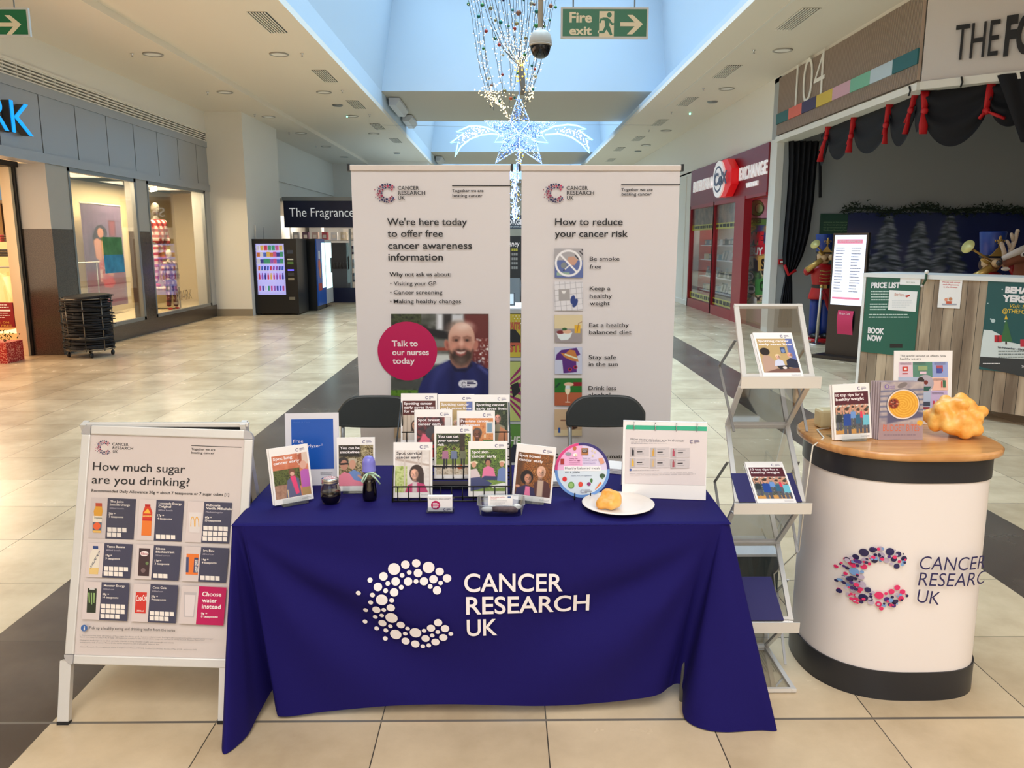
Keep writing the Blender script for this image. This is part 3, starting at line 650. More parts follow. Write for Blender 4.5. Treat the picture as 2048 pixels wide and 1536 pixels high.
P.rect(1066, 232, 1634, 240, INK, 'rule'); P.text(1066, 298, 'Together we are', 1368, 28, INK, 'strapline', .014); P.text(1070, 341, 'beating cancer', 1356, 28, INK, 'strapline', .014)
P.text(432, 625, 'How to reduce', 1080, 66, INK, 'headline', .012, 0, 4); P.text(430, 738, 'your cancer risk', 1130, 66, INK, 'headline', .012, 0, 4)
for s_, x1, y in (('Be smoke', 1050, 965), ('free', 876, 1042), ('Keep a', 962, 1250), ('healthy', 978, 1324), ('weight', 956, 1393)): P.text(764, y, s_, x1, 38, INK, 'advice_text', .006)
A = Art(428, 850, 700, 1128, 60, (176, 172, 176)); A.rect(428, 962, 700, 1130, (92, 110, 168)); A.poly([(560, 930), (610, 925), (650, 960), (620, 1010), (570, 1010), (545, 970)], (206, 158, 136)); A.ell(515, 1010, 26, 30, (130, 138, 140), 40); A.line([(520, 1055), (570, 1010)], 11, (244, 244, 240)); A.line([(515, 1060), (522, 1053)], 11, (40, 30, 40)); A.rect(448, 1078, 572, 1108, (150, 180, 160))
for k in range(5): A.line([(625 + k * 22, 915 - k * 18), (655 + k * 22, 950 - k * 20)], 9, (30, 26, 34))
D_ = np.abs(np.hypot(A.X - 560, A.Y - 990) - 120); A.mix((10 - D_) / A.px + .5, (246, 244, 246)); A.line([(478, 905), (640, 1075)], 18, (246, 244, 246)); P.art(A, 'picture_smoke')
A = Art(428, 1168, 698, 1445, 60, (228, 226, 230))
for k in range(6): A.line([(420 + k * 52, 1160), (440 + k * 52, 1450)], 3, (160, 158, 166)); A.line([(420, 1200 + k * 52), (700, 1170 + k * 52)], 3, (160, 158, 166))
A.poly([(466, 1240), (572, 1238), (576, 1348), (468, 1352)], (168, 164, 164)); A.poly([(492, 1255), (540, 1255), (525, 1282), (505, 1282)], (240, 238, 236)); A.ell(602, 1340, 22, 42, (34, 60, 130), 12); A.ell(624, 1372, 22, 44, (34, 60, 130), 24); P.art(A, 'picture_scales')
setcrop(P, 1020, 600, 4.517)
for s_, x0, x1, y in (('Eat a healthy', 714, 1072, 243), ('balanced diet', 714, 1096, 308), ('Stay safe', 710, 958, 533), ('in the sun', 710, 972, 596), ('Drink less', 708, 958, 812), ('alcohol', 708, 904, 874), ('Keep active', 708, 1020, 1122)): P.text(x0, y, s_, x1, 38, INK, 'advice_text', .006)
A = Art(402, 133, 651, 383, 60, (222, 206, 166)); A.rect(402, 258, 651, 384, (156, 148, 150)); A.poly([(418, 295), (562, 290), (545, 335), (520, 358), (460, 362), (435, 340)], (222, 234, 236)); A.ell(455, 290, 35, 16, (120, 40, 44)); A.ell(515, 285, 40, 18, (222, 180, 150)); A.ell(492, 262, 22, 12, (40, 90, 40)); A.rect(582, 225, 634, 298, (226, 176, 40)); A.line([(605, 290), (618, 210), (650, 195)], 5, (140, 90, 60)); P.art(A, 'picture_bowl')
A = Art(404, 422, 650, 666, 60, (196, 202, 224)); A.poly([(462, 450), (600, 430), (634, 490), (595, 510), (602, 650), (482, 660), (470, 540), (410, 540), (420, 490)], (84, 34, 120)); A.poly([(455, 475), (500, 480), (540, 445), (585, 455), (605, 510), (618, 555), (560, 548), (490, 515)], (192, 122, 60)); A.line([(498, 490), (600, 525)], 14, (220, 226, 196)); A.ell(540, 625, 18, 16, (200, 40, 70)); A.ell(590, 605, 18, 16, (200, 40, 70)); A.ell(540, 625, 11, 10, (40, 20, 40)); A.ell(590, 605, 11, 10, (40, 20, 40)); P.art(A, 'picture_shirt')
A = Art(402, 704, 648, 950, 60, (176, 96, 64)); A.rect(402, 704, 650, 834, (36, 110, 40)); A.poly([(402, 790), (440, 745), (460, 750), (420, 790)], (20, 60, 44)); A.rect(570, 740, 650, 775, (140, 24, 34)); A.ell(530, 760, 44, 18, (226, 186, 156)); A.ell(520, 810, 24, 42, (236, 222, 190)); A.rect(500, 770, 542, 800, (214, 222, 226)); A.line([(519, 850), (519, 918)], 6, (240, 232, 214)); A.line([(500, 920), (540, 920)], 7, (240, 232, 214)); P.art(A, 'picture_glass')
A = Art(402, 986, 648, 1224, 50, (204, 176, 142)); A.rect(402, 1170, 650, 1226, (222, 206, 168)); A.ell(560, 1145, 46, 22, (60, 40, 34)); A.line([(560, 1150), (540, 1195)], 14, (150, 104, 80)); A.line([(460, 1085), (530, 1085)], 10, (110, 70, 56)); A.rect(434, 1150, 454, 1197, (44, 84, 160)); P.art(A, 'picture_stretch')
P.rect(404, 1385, 434, 1425, INK, 'small_print'); P.rect(412, 1393, 428, 1415, BAN, 'small_print'); P.text(770, 1426, 'information', 1080, 34, INK, 'advice_text', .01)
P.build(t)
# ---------------------------------------------------------------- folding chairs behind the table
CHP = mat('charcoal_plastic', (52, 56, 56), .42)
def chair(label, xc):
    t = thing('folding_chair', label, 'chair', (xc, 4.08, 0), (0, 0, 0), 'folding chairs behind the table')
    w_ = .20
    def bk(u, v):
        a = u * 2 - 1; ed = abs(a) ** 6; top = .905 - .085 * abs(a) ** 5; bot = .762 - .012 * (1 - a * a)
        return (a * w_, .0 + .02 * a * a * -1, bot + (top - bot) * v)
    mb = MB(); mb.grid(lambda u, v: (bk(u, v)[0], bk(u, v)[1] - .010, bk(u, v)[2]), 30, 8, CHP); mb.grid(lambda u, v: (bk(1-u, v)[0], bk(1-u, v)[1] + .008, bk(1-u, v)[2]), 30, 8, CHP)
    ring = [bk(i / 30, 1) for i in range(31)] + [bk(1, 1 - j / 6) for j in range(1, 7)] + [bk(1 - i / 30, 0) for i in range(1, 31)] + [bk(0, j / 6) for j in range(1, 6)]
    mb.tube(ring, .011, CHP, 8, closed=True); mb.build('backrest', t)
    for s in (-1, 1):
        mb = MB(); mb.tube([(s * .185, .07, .80), (s * .185, .01, .74), (s * .185, -.24, .40), (s * .185, -.47, .0)] if False else [(s * .187, .012, .85), (s * .187, .0, .70), (s * .187, -.12, .44), (s * .187, -.40, .0)], .0115, GREYM, 10); mb.build('front_leg', t)
        mb = MB(); mb.tube([(s * .172, -.17, .45), (s * .172, .02, .22), (s * .172, .10, .0)], .0115, GREYM, 10); mb.build('rear_leg', t)
        mb = MB(); mb.ball((s * .182, -.016, .835), .006, CHROME, 8); mb.build('rivet', t)
    mb = MB(); mb.box(-.175, -.42, .43, .175, -.06, .455, CHP); mb.build('seat', t, .01)
    mb = MB(); mb.tube([(-.172, .04, .15), (.172, .04, .15)], .008, GREYM); mb.build('stretcher', t)
    return t
c1 = onY(1211, 800, 4.08).x; c2 = onY(754, 806, 4.08).x
chair('dark grey folding chair in front of the banner with six pictures', c1)
chair('dark grey folding chair in front of the banner with the nurse photo', c2)
# ---------------------------------------------------------------- leaflets
def cover_art(kind):
    A = Art(7, 30, 141, 190, 84, (120, 110, 96)); r = {}
    if kind == 'women':
        A.c[:] = (206, 188, 168)
        for k in range(9): A.line([(10 + k * 16, 80), (10 + k * 16, 190)], 3, (160, 140, 122), 3)
        A.rect(7, 30, 141, 88, (96, 24, 18)); A.noise(14, [(96, 30, 20), (60, 20, 16), (130, 54, 30)], 2, (7, 30, 141, 88), .6); A.face(60, 130, 16, (200, 150, 120), (60, 40, 30), hairtype='long'); A.rect(30, 158, 95, 190, (230, 220, 210))
    if kind == 'meeting':
        A.c[:] = (190, 160, 108); A.rect(116, 30, 141, 190, (96, 110, 170), 3); A.rect(88, 72, 106, 100, (60, 74, 110)); A.ell(97, 88, 7, 10, (120, 140, 180))
        A.ell(28, 92, 18, 18, (38, 26, 24)); A.poly([(10, 190), (10, 130), (22, 108), (42, 112), (58, 140), (62, 170), (50, 190)], (186, 152, 134))
        A.face(72, 116, 9, (226, 176, 150), (226, 206, 160)); A.poly([(52, 160), (58, 136), (72, 128), (88, 136), (92, 165)], (206, 208, 226)); A.face(118, 108, 11, (216, 156, 134), (216, 156, 134), (200, 190, 186), hairtype='no')
        A.poly([(98, 165), (100, 134), (118, 122), (141, 134), (141, 170)], (36, 40, 62)); A.poly([(7, 190), (60, 172), (141, 168), (141, 190)], (120, 84, 74)); A.poly([(60, 160), (100, 156), (104, 172), (70, 176)], (40, 34, 38)); A.ell(88, 168, 8, 6, (226, 214, 206))
    if kind == 'men':
        A.noise(10, [(22, 30, 18), (60, 70, 40), (30, 40, 22), (90, 100, 60)], 3); A.face(100, 95, 14, (226, 160, 140), (226, 160, 140), hairtype='no'); A.poly([(76, 190), (82, 128), (100, 118), (128, 130), (136, 190)], (150, 140, 112)); A.poly([(110, 130), (141, 150), (141, 190), (100, 190)], (204, 136, 96))
    if kind == 'breast':
        A.c[:] = (70, 42, 44); A.noise(26, [(60, 36, 40), (120, 50, 54), (40, 28, 30), (150, 70, 66)], 3); A.rect(118, 30, 141, 100, (226, 220, 214), 2); A.poly([(10, 150), (30, 95), (60, 100), (60, 150)], (226, 96, 120), 3)
        A.ell(72, 92, 30, 26, (66, 62, 66)); A.face(80, 108, 17, (120, 72, 52), (66, 62, 66), look=1, hairtype='no'); A.poly([(20, 190), (30, 150), (60, 138), (100, 138), (130, 155), (136, 190)], (104, 122, 150)); A.poly([(70, 140), (104, 134), (110, 190), (66, 190)], (206, 40, 34), 2)
    if kind == 'prostate':
        A.noise(8, [(206, 128, 74), (226, 152, 92), (196, 112, 64)], 3); A.rect(112, 44, 141, 90, (226, 220, 214), 2); A.rect(117, 50, 136, 86, (120, 150, 170), 2); A.rect(104, 95, 112, 108, (236, 200, 160)); A.noise(7, [(50, 84, 24), (96, 130, 44), (36, 60, 20)], 5, (100, 116, 141, 190)); A.rect(7, 30, 30, 190, (110, 64, 50), 3)
        A.face(78, 92, 17, (122, 76, 54), (96, 84, 78), look=-.5); A.poly([(40, 190), (48, 142), (78, 126), (112, 140), (124, 190)], (54, 44, 44)); A.poly([(66, 190), (70, 132), (90, 132), (94, 190)], (190, 150, 190))
    if kind == 'cut':
        A.noise(7, [(30, 40, 18), (90, 110, 40), (190, 196, 90), (50, 66, 26), (30, 36, 18)], 3); A.rect(7, 30, 100, 74, (30, 38, 24), 12); A.rect(98, 30, 118, 140, (54, 40, 30), 3); A.noise(9, [(196, 176, 150), (230, 216, 196), (170, 150, 124)], 7, (7, 150, 141, 190)); A.rect(7, 128, 141, 150, (124, 140, 60), 6)
        for x, c in ((42, (170, 110, 140)), (76, (110, 120, 150)), (110, (110, 112, 86))): A.ell(x, 88, 5, 7, (80, 56, 44)); A.poly([(x - 13, 130), (x - 11, 98), (x + 11, 98), (x + 13, 130)], c); A.rect(x - 8, 128, x - 1, 168, (40, 38, 46)); A.rect(x + 2, 128, x + 8, 166, (40, 38, 46))
        A.ell(98, 162, 9, 7, (176, 80, 40)); A.ell(104, 156, 4, 5, (176, 80, 40))
    if kind == 'cervical':
        A.c[:] = (224, 214, 206); A.noise(18, [(214, 204, 196), (236, 228, 222)], 2); A.noise(12, [(170, 186, 96), (206, 214, 150), (140, 160, 70)], 3, (7, 90, 52, 190)); A.poly([(7, 60), (141, 84), (141, 92), (7, 68)], (190, 172, 160), 2)
        for x in (40, 92, 104, 136): A.rect(x, 30, x + 5, 190, (206, 192, 182), 2)
        A.ell(88, 118, 27, 33, (62, 46, 40)); A.rect(96, 118, 116, 170, (58, 42, 38), 2); A.face(80, 118, 17, (226, 172, 146), (62, 46, 40), look=-1, hairtype='no'); A.poly([(44, 190), (56, 162), (84, 150), (118, 158), (132, 190)], (196, 64, 112)); A.rect(72, 150, 90, 190, (214, 198, 196), 3)
    if kind == 'skin':
        A.noise(8, [(60, 84, 30), (110, 140, 54), (40, 60, 24), (150, 166, 90)], 3); A.noise(6, [(110, 140, 60), (140, 160, 80)], 6, (7, 150, 141, 190)); A.ell(74, 78, 13, 13, (50, 34, 34)); A.ell(74, 84, 9, 12, (176, 116, 92)); A.poly([(50, 140), (56, 102), (74, 94), (94, 102), (104, 140)], (226, 120, 160))
        A.poly([(40, 148), (60, 132), (110, 134), (120, 148)], (50, 58, 100)); A.ell(20, 82, 15, 6, (230, 210, 180)); A.ell(20, 90, 9, 10, (214, 156, 130)); A.poly([(7, 160), (7, 108), (30, 104), (44, 130), (40, 150)], (214, 196, 196)); A.poly([(7, 190), (7, 140), (40, 136), (90, 160), (70, 176)], (64, 70, 112)); A.ell(128, 80, 12, 6, (230, 214, 190)); A.ell(126, 88, 8, 10, (206, 146, 118)); A.poly([(108, 150), (112, 108), (130, 98), (141, 106), (141, 155)], (110, 130, 180)); A.poly([(80, 170), (130, 158), (141, 160), (141, 176), (90, 178)], (240, 238, 236))
    if kind == 'bowel':
        A.noise(6, [(120, 66, 30), (170, 104, 50), (90, 52, 28), (206, 140, 76)], 3); A.rect(7, 30, 30, 190, (92, 60, 40), 12); A.ell(100, 96, 17, 22, (226, 178, 150)); A.face(98, 98, 16, (222, 170, 142), (230, 222, 214), hairtype='no', look=.6); A.poly([(72, 190), (78, 140), (100, 124), (130, 134), (141, 160), (141, 190)], (84, 50, 50)); A.rect(90, 128, 112, 190, (196, 170, 150), 3)
        A.ell(48, 122, 24, 27, (34, 24, 26)); A.face(52, 124, 15, (196, 136, 108), (34, 24, 26), look=1, hairtype='no'); A.poly([(10, 190), (14, 166), (46, 150), (78, 160), (86, 190)], (52, 46, 84)); A.poly([(44, 190), (46, 156), (62, 156), (66, 190)], (226, 120, 160)); A.ell(16, 158, 8, 5, (210, 150, 120))
    if kind == 'lung':
        A.c[:] = (206, 124, 92); A.noise(30, [(196, 106, 76), (226, 150, 116)], 2); A.rect(104, 30, 141, 74, (220, 196, 180), 2); A.poly([(104, 36), (120, 30), (118, 70), (106, 70)], (170, 90, 64), 2); A.noise(6, [(66, 74, 34), (100, 108, 56), (50, 56, 30)], 4, (7, 84, 106, 152)); A.noise(9, [(150, 110, 92), (176, 136, 112)], 4, (7, 140, 60, 190))
        A.ell(122, 76, 13, 16, (220, 168, 148)); A.poly([(108, 166), (108, 100), (122, 92), (141, 96), (141, 166)], (186, 96, 180)); A.poly([(108, 190), (108, 160), (141, 160), (141, 190)], (176, 140, 92)); A.ell(76, 98, 12, 14, (120, 76, 60)); A.ell(77, 104, 8, 8, (220, 170, 150)); A.poly([(46, 190), (56, 126), (76, 112), (100, 124), (104, 190)], (96, 96, 130)); A.poly([(68, 112), (88, 112), (98, 178), (84, 182)], (232, 70, 120), 2); A.rect(52, 160, 56, 190, (226, 200, 150))
    if kind == 'smoke':
        A.noise(5, [(54, 44, 24), (110, 92, 50), (206, 190, 150), (70, 58, 32)], 3); A.rect(7, 30, 90, 76, (32, 26, 22), 8); A.ell(60, 92, 19, 12, (190, 176, 150)); A.ell(60, 106, 13, 18, (206, 152, 126)); A.poly([(44, 190), (46, 136), (66, 126), (92, 140), (100, 190)], (110, 140, 196)); A.ell(24, 94, 21, 17, (50, 44, 42)); A.ell(28, 108, 15, 20, (190, 134, 110)); A.line([(16, 104), (42, 102)], 7, (24, 20, 22)); A.poly([(7, 190), (7, 150), (28, 134), (50, 142), (66, 166), (90, 172), (124, 190)], (226, 130, 150)); A.line([(84, 150), (130, 184)], 9, (206, 150, 124), 2)
    if kind == 'weight':
        A.c[:] = (70, 60, 60); A.noise(12, [(120, 130, 110), (60, 64, 56), (170, 170, 160)], 3); A.rect(7, 80, 141, 86, (236, 230, 222), 2); A.rect(7, 172, 141, 190, (206, 150, 80), 2)
        for x, y, c, s_ in ((22, 100, (44, 50, 54), .9), (54, 100, (32, 70, 150), 1.2), (100, 104, (50, 100, 130), 1), (78, 92, (110, 150, 210), .8), (116, 92, (226, 60, 90), .8), (130, 106, (110, 190, 210), 1.1)):
            A.line([(x - 10*s_, y + 14), (x - 12*s_, y - 8), (x + 4*s_, y - 22)], 6 * s_, (206, 150, 124)); A.line([(x + 10*s_, y + 14), (x + 9*s_, y - 6), (x + 20*s_, y - 20)], 6 * s_, (200, 144, 118)); A.ell(x, y, 7 * s_, 9 * s_, (214, 160, 134)); A.ell(x, y - 5, 7 * s_, 5 * s_, (70, 50, 40)); A.poly([(x - 13*s_, y + 50*s_), (x - 12*s_, y + 14), (x + 12*s_, y + 14), (x + 13*s_, y + 50*s_)], c); A.rect(x - 12*s_, y + 48*s_, x - 2, y + 84*s_, (90, 92, 104)); A.rect(x + 2, y + 48*s_, x + 12*s_, y + 84*s_, (80, 82, 96))
        A.rect(7, 30, 141, 78, (86, 26, 40), 2)
    return A
_ART = {}
def leaflet(label, kind, title, loc, yaw=0, lean=12, n=.008, tcol=None, group=None, cap=10.2, roll=0, name='leaflet', stack=0):
    t = thing(name, label, 'leaflet', tuple(loc), (R(-lean), R(roll), R(yaw)), group)
    mb = MB(); mb.box(-.074, 0, 0, .074, n, .21, PAPER)
    if stack:
        for k in range(stack): mb.box(-.074 - .002 * (k + 1), n + k * .003, .001, .074 - .002 * (k+1), n + .003 * (k + 1), .21 + .0005 * k, PAPER)
    pages = mb.build('pages', t)
    P = Page(148, 210, fn=lambda u, v, e: (u / 1000 - .074, -e * .5, .21 - v / 1000))
    P.art(cover_art(kind), 'cover_photo')
    for i, (s_, x1) in enumerate(title): P.text(12, 46 + i * 16, s_, x1, cap, tcol or WHT, 'title', .026)
    minilogo(P, 100, 11, 34, 'logo'); P.lines(104, 200, 140, 2, 4, 1.2, C(150, 146, 150), 'small_print', frac=.1); P.build(pages)
    return t
T1 = {'women': [('Spotting cancer', 128), ('early saves lives:', 138), ('for women', 100)], 'meeting': [('Spotting cancer', 128), ('early saves lives', 136)], 'men': [('Spotting cancer', 128), ('early saves lives:', 138)], 'breast': [('Spot breast', 98), ('cancer early', 106)],
  'prostate': [('Prostate cancer', 124), ('awareness', 88)], 'cut': [('You can cut', 94), ('your cancer', 96), ('risk', 38)], 'cervical': [('Spot cervical', 108), ('cancer early', 103)], 'skin': [('Spot skin', 76), ('cancer early', 106)], 'bowel': [('Spot bowel', 92), ('cancer early', 104)],
  'lung': [('Spot lung', 84), ('cancer early', 110)], 'smoke': [('You can be', 88), ('smokefree', 88)], 'weight': [('10 top tips for a', 122), ('healthy weight', 124)]}
def cp(x, y): return (770 + x / 5.486, 770 + y / 5.486)
def put(kind, label, bl, br, Y, yaw=0, lean=12, **k):
    a = onY(*cp(*bl), Y); b_ = onY(*cp(*br), Y); return leaflet(label, kind, T1[kind], ((a.x + b_.x) / 2, Y, k.pop('z', (a.z + b_.z) / 2)), yaw, lean, **k)
G = 'leaflets in the black wire rack'
put('women', 'leaflet with dark red photo titled for women, top left in wire rack', (175, 655), (570, 658), 3.12, group=G)
put('meeting', 'leaflet with beige and blue photo, middle of the wire rack top row', (590, 665), (970, 665), 3.12, group=G)
put('men', 'leaflet with dark foliage photo, top right in the wire rack', (975, 670), (1360, 670), 3.12, group=G)
put('breast', 'leaflet titled Spot breast cancer early, second row of wire rack', (330, 850), (735, 850), 3.03, group=G, stack=2)
put('prostate', 'leaflet titled Prostate cancer awareness with a brick wall photo in wire rack', (800, 860), (1205, 860), 3.03, group=G, stack=2)
put('cut', 'leaflet titled You can cut your cancer risk, centre of wire rack', (548, 1040), (955, 1040), 2.95, group=G, stack=1)
put('cervical', 'leaflet titled Spot cervical cancer early, bottom left in wire rack', (100, 1235), (510, 1238), 2.87, group=G, tcol=C(70, 60, 60))
put('skin', 'leaflet titled Spot skin cancer early with a picnic photo in wire rack', (918, 1228), (1345, 1218), 2.87, group=G, stack=1)
# the wire rack
WR = mat('black_wire', (16, 16, 18), .4, .3)
xa = onZ(786, 1003, TZ).x; xb = onZ(1022, 1003, TZ).x
t = thing('leaflet_rack', 'black wire tiered rack holding eight leaflets on the table', 'rack', ((xa + xb) / 2, 2.84, TZ)); hw = (xb - xa) / 2
mb = MB(); 
for s in (-1, 1):
    mb.tube([(s * hw, 0, .004), (s * hw, .03, .1), (s * hw * .97, .26, .33)], .003, WR, 6); mb.tube([(s * hw, 0, .004), (s * hw, .38, .004), (s * hw * .97, .26, .33)], .003, WR, 6)
mb.tube([(-hw, .38, .004), (hw, .38, .004)], .003, WR, 6); mb.build('side_frame', t)
def rail(name, y, z, h, n, x0=-1, x1=1):
    mb = MB(); mb.tube([(hw * x0, y, z), (hw * x1, y, z)], .0028, WR, 6); mb.tube([(hw * x0, y, z - h), (hw * x1, y, z - h)], .0028, WR, 6); mb.tube([(hw * x0, y + .045, z - h), (hw * x1, y + .045, z - h)], .0028, WR, 6)
    for k in range(n): x = hw * (x0 + (x1 - x0) * (k + .5) / n); mb.tube([(x, y, z), (x, y, z - h), (x, y + .045, z - h)], .0022, WR, 5)
    mb.build(name, t)
rail('tier', 0, .062, .056, 11); rail('tier', .085, .115, .05, 11, -.98, .98); rail('tier', .165, .165, .045, 11, -.98, .98); rail('tier', .255, .21, .05, 11, -.97, .97)
# free-standing leaflets in clear stands
def stand(label, x, y, z, yaw, lean=12, wd=.12):
    t = thing('leaflet_stand', label, 'stand', (x, y, z), (0, 0, R(yaw)), 'clear acrylic leaflet stands'); mb = MB(); ac = glass('clear_acrylic', (.93, .95, .96), .12)
    mb.bar((0, .018, .002), (0, .09, .002), wd, .003, ac, (0, 0, 1)); mb.bar((0, .018, .002), (0, .018 + .15 * math.sin(R(lean)), .15), wd, .003, ac, (0, 1, 0)); mb.build('back_plate', t)
    mb = MB(); mb.bar((0, -.018, .002), (0, .018, .002), wd * .8, .003, ac); mb.bar((0, -.017, .002), (0, -.012, .03), wd * .8, .002, ac, (0, 1, 0)); mb.build('front_lip', t); return t
p = onZ(553, 1017, TZ); q = onZ(625, 1000, TZ); yw = math.degrees(math.atan2(q.y - p.y, q.x - p.x)) - 8
leaflet('leaflet titled Spot lung cancer early at the table left corner', 'lung', T1['lung'], ((p.x + q.x) / 2, (p.y + q.y) / 2, TZ + .008), yw, 12, roll=0, stack=2)
stand('clear acrylic stand behind the Spot lung cancer leaflet', (p.x + q.x) / 2, (p.y + q.y) / 2, TZ, yw)
p = onZ(682, 986, TZ); q = onZ(741, 984, TZ)
leaflet('leaflet titled You can be smokefree standing behind the small jar', 'smoke', T1['smoke'], ((p.x + q.x) / 2 + .002, (p.y + q.y) / 2, TZ + .006), 2, 10)
stand('clear acrylic stand behind the smokefree leaflet', (p.x + q.x) / 2, (p.y + q.y) / 2, TZ, 2, 10)
p = onZ(1028, 1003, TZ); q = onZ(1098, 1008, TZ)
leaflet('leaflet titled Spot bowel cancer early standing right of the wire rack', 'bowel', T1['bowel'], ((p.x + q.x) / 2, (p.y + q.y) / 2, TZ + .006), -10, 10, roll=4, stack=2)
stand('clear acrylic stand behind the Spot bowel cancer leaflet', (p.x + q.x) / 2, (p.y + q.y) / 2, TZ, -10, 10)
# blue A4 notice
p = onZ(572, 976, TZ); q = onZ(680, 967, TZ)
t = thing('table_notice', 'white framed notice with a bright blue panel headed Free Smokerlyzer', 'notice', ((p.x + q.x) / 2, (p.y + q.y) / 2, TZ + .001), (R(-8), 0, R(4)))
mb = MB(); mb.box(-.106, 0, 0, .106, .004, .292, mat('notice_white', (226, 222, 226), .35)); mb.build('board', t); mb = MB(); mb.box(-.106, .004, 0, .106, .10, .003, mat('notice_white', (226, 222, 226), .35)); mb.build('foot', t)
P = Page(212, 292, fn=lambda u, v, e: (u / 1000 - .106, -e, .292 - v / 1000)); P.rect(24, 24, 190, 226, mat('blue_print', (16, 84, 178), .22), 'blue_panel')
P.text(31, 118, 'Free', 70, 13, WHT, 'heading', 0); P.text(31, 138, 'Smokerlyzer', 138, 13, WHT, 'heading', 0); P.ring(144, 128, 3.4, .8, WHT, 'heading', 16); P.text(31, 38, 'Health & Care', 98, 5, C(60, 110, 190), 'heading', 0); P.lines(136, 240, 186, 3, 5, 2, C(110, 108, 114)); P.build(t)
# preserving jar with dark syrup
LIQ = mat('dark_syrup', (10, 6, 5), .08); GL2 = glass('jar_glass', (.88, .84, .74), .1)
p = onZ(662, 1006, TZ); t = thing('preserving_jar', 'small round glass jar of dark liquid with a silver screw lid', 'jar', (p.x, p.y, TZ))
prof = [(.022, .0), (.03, .003), (.034, .012), (.0375, .03), (.037, .05), (.032, .068), (.0285, .074), (.0285, .084)]
mb = MB(); mb.lathe(prof, GL2, 28, close=False); mb.build('glass', t); mb = MB(); mb.lathe([(.02, .002), (.028, .005), (.0325, .013), (.0358, .03), (.035, .044), (.0001, .0445)], LIQ, 28); mb.build('liquid', t)
mb = MB(); mb.lathe([(.0001, .098), (.026, .098), (.0315, .096), (.0318, .09), (.0312, .088), (.0318, .086), (.0318, .078), (.030, .077)], mat('lid_silver', (196, 190, 178), .25, .9), 28, close=False); mb.build('lid', t); mb = MB(); mb.lathe([(.0001, .0985), (.024, .0983)], noise_mat('red_check', (170, 60, 60), (230, 220, 214), 260, .5, 1), 20, close=False); mb.build('lid_cloth', t)
p = onZ(740, 1000, TZ); t = thing('syrup_bottle', 'small bottle of dark liquid with a lilac domed cap and green ribbon', 'bottle', (p.x, p.y, TZ))
mb = MB(); mb.lathe([(.022, 0), (.026, .004), (.0275, .02), (.0265, .045), (.0235, .07), (.025, .095), (.0245, .107), (.018, .115)], GL2, 24, close=False); mb.build('glass', t)
mb = MB(); mb.lathe([(.021, .002), (.0250, .006), (.0262, .02), (.0252, .045), (.0222, .07), (.0225, .084), (.0001, .085)], LIQ, 24); mb.build('liquid', t)
mb = MB(); mb.lathe([(.026, .118), (.0255, .122), (.0245, .124), (.0245, .148), (.021, .163), (.012, .172), (.0001, .174)], mat('lilac_cap', (136, 134, 224), .25, trans=.15), 24); mb.build('cap', t); mb = MB(); mb.lathe([(.019, .106), (.022, .112), (.0265, .116), (.026, .12)], mat('lilac_cap', (0, 0, 0)), 24); mb.build('cap_ring', t)
RB = mat('mint_ribbon', (186, 216, 186), .5); mb = MB()
for pts in ([(0, -.025, .113), (-.012, -.032, .106), (-.022, -.036, .085), (-.018, -.036, .078), (-.008, -.033, .095), (0, -.027, .112)], [(0, -.026, .113), (.02, -.034, .118), (.042, -.036, .104), (.048, -.036, .098), (.03, -.034, .11), (.004, -.027, .11)], [(.01, -.028, .11), (.03, -.034, .095), (.045, -.03, .072)]): mb.tube(pts, [.0016] * len(pts), RB, 6, flat=2.2)
mb.build('ribbon', t)
# card holder
p = onZ(854, 1027, TZ); q = onZ(906, 1027, TZ); t = thing('card_holder', 'small clear holder of business cards with a pink circle', 'card holder', ((p.x + q.x) / 2, p.y, TZ))
ac = glass('clear_acrylic'); mb = MB(); mb.box(-.05, 0, 0, .05, .04, .004, ac); mb.box(-.05, 0, 0, .05, .0025, .022, ac); mb.box(-.05, .032, 0, .05, .035, .05, ac); mb.build('tray', t)
mb = MB(); mb.box(-.044, .008, .005, .044, .026, .062, PAPER); cd = mb.build('cards', t)
P = Page(88, 57, fn=lambda u, v, e: (u / 1000 - .044, .0078 - e, .062 - v / 1000)); P.disc(28, 33, 16.5, mat('magenta_print', (0, 0, 0)), 'pink_circle', 28)
for k, x1 in enumerate((34, 40, 38, 33)): P.rect(18, 25 + k * 5.4, x1, 27.6 + k * 5.4, WHT, 'pink_circle')
P.text(5, 11, 'Questions about cancer?', 82, 5, C(90, 90, 96), 'card_text', 0); minilogo(P, 56, 44, 26, 'card_text'); P.build(cd)
# plastic tub with items
p = onZ(957, 1033, TZ); q = onZ(1047, 1033, TZ); PL = glass('frosted_plastic', (.86, .88, .88), .22, .3); t = thing('plastic_tub', 'shallow frosted plastic tub on the cloth in front of the rack', 'tub', ((p.x + q.x) / 2, p.y + .05, TZ))
def rr(w_, d_, r, n=5):
    P_ = []
    for cx, cy_, a0 in ((w_ - r, d_ - r, 0), (-w_ + r, d_ - r, 90), (-w_ + r, -d_ + r, 180), (w_ - r, -d_ + r, 270)):
        for k in range(n + 1): a = R(a0 + 90 * k / n); P_.append((cx + r * math.cos(a), cy_ + r * math.sin(a)))
    return P_
mb = MB(); secs = [(.072, .05, 0), (.076, .054, .003), (.082, .058, .04), (.086, .062, .041), (.086, .062, .044)]; n_ = 24; vs = []
for a, b_, z in secs: vs += [(x, y, z) for x, y in rr(a, b_, .02)]
mb.add(vs, [(i*n_+k, i*n_+(k+1)%n_, (i+1)*n_+(k+1)%n_, (i+1)*n_+k) for i in range(4) for k in range(n_)] + [tuple(range(n_))[::-1]], PL, True); tubo = mb.build('tub_wall', t)
mb = MB(); mb.tube(([(x, y, .043) for x, y in rr(.085, .061, .02)]), .0016, PL, 6, closed=True); mb.build('rim', t)
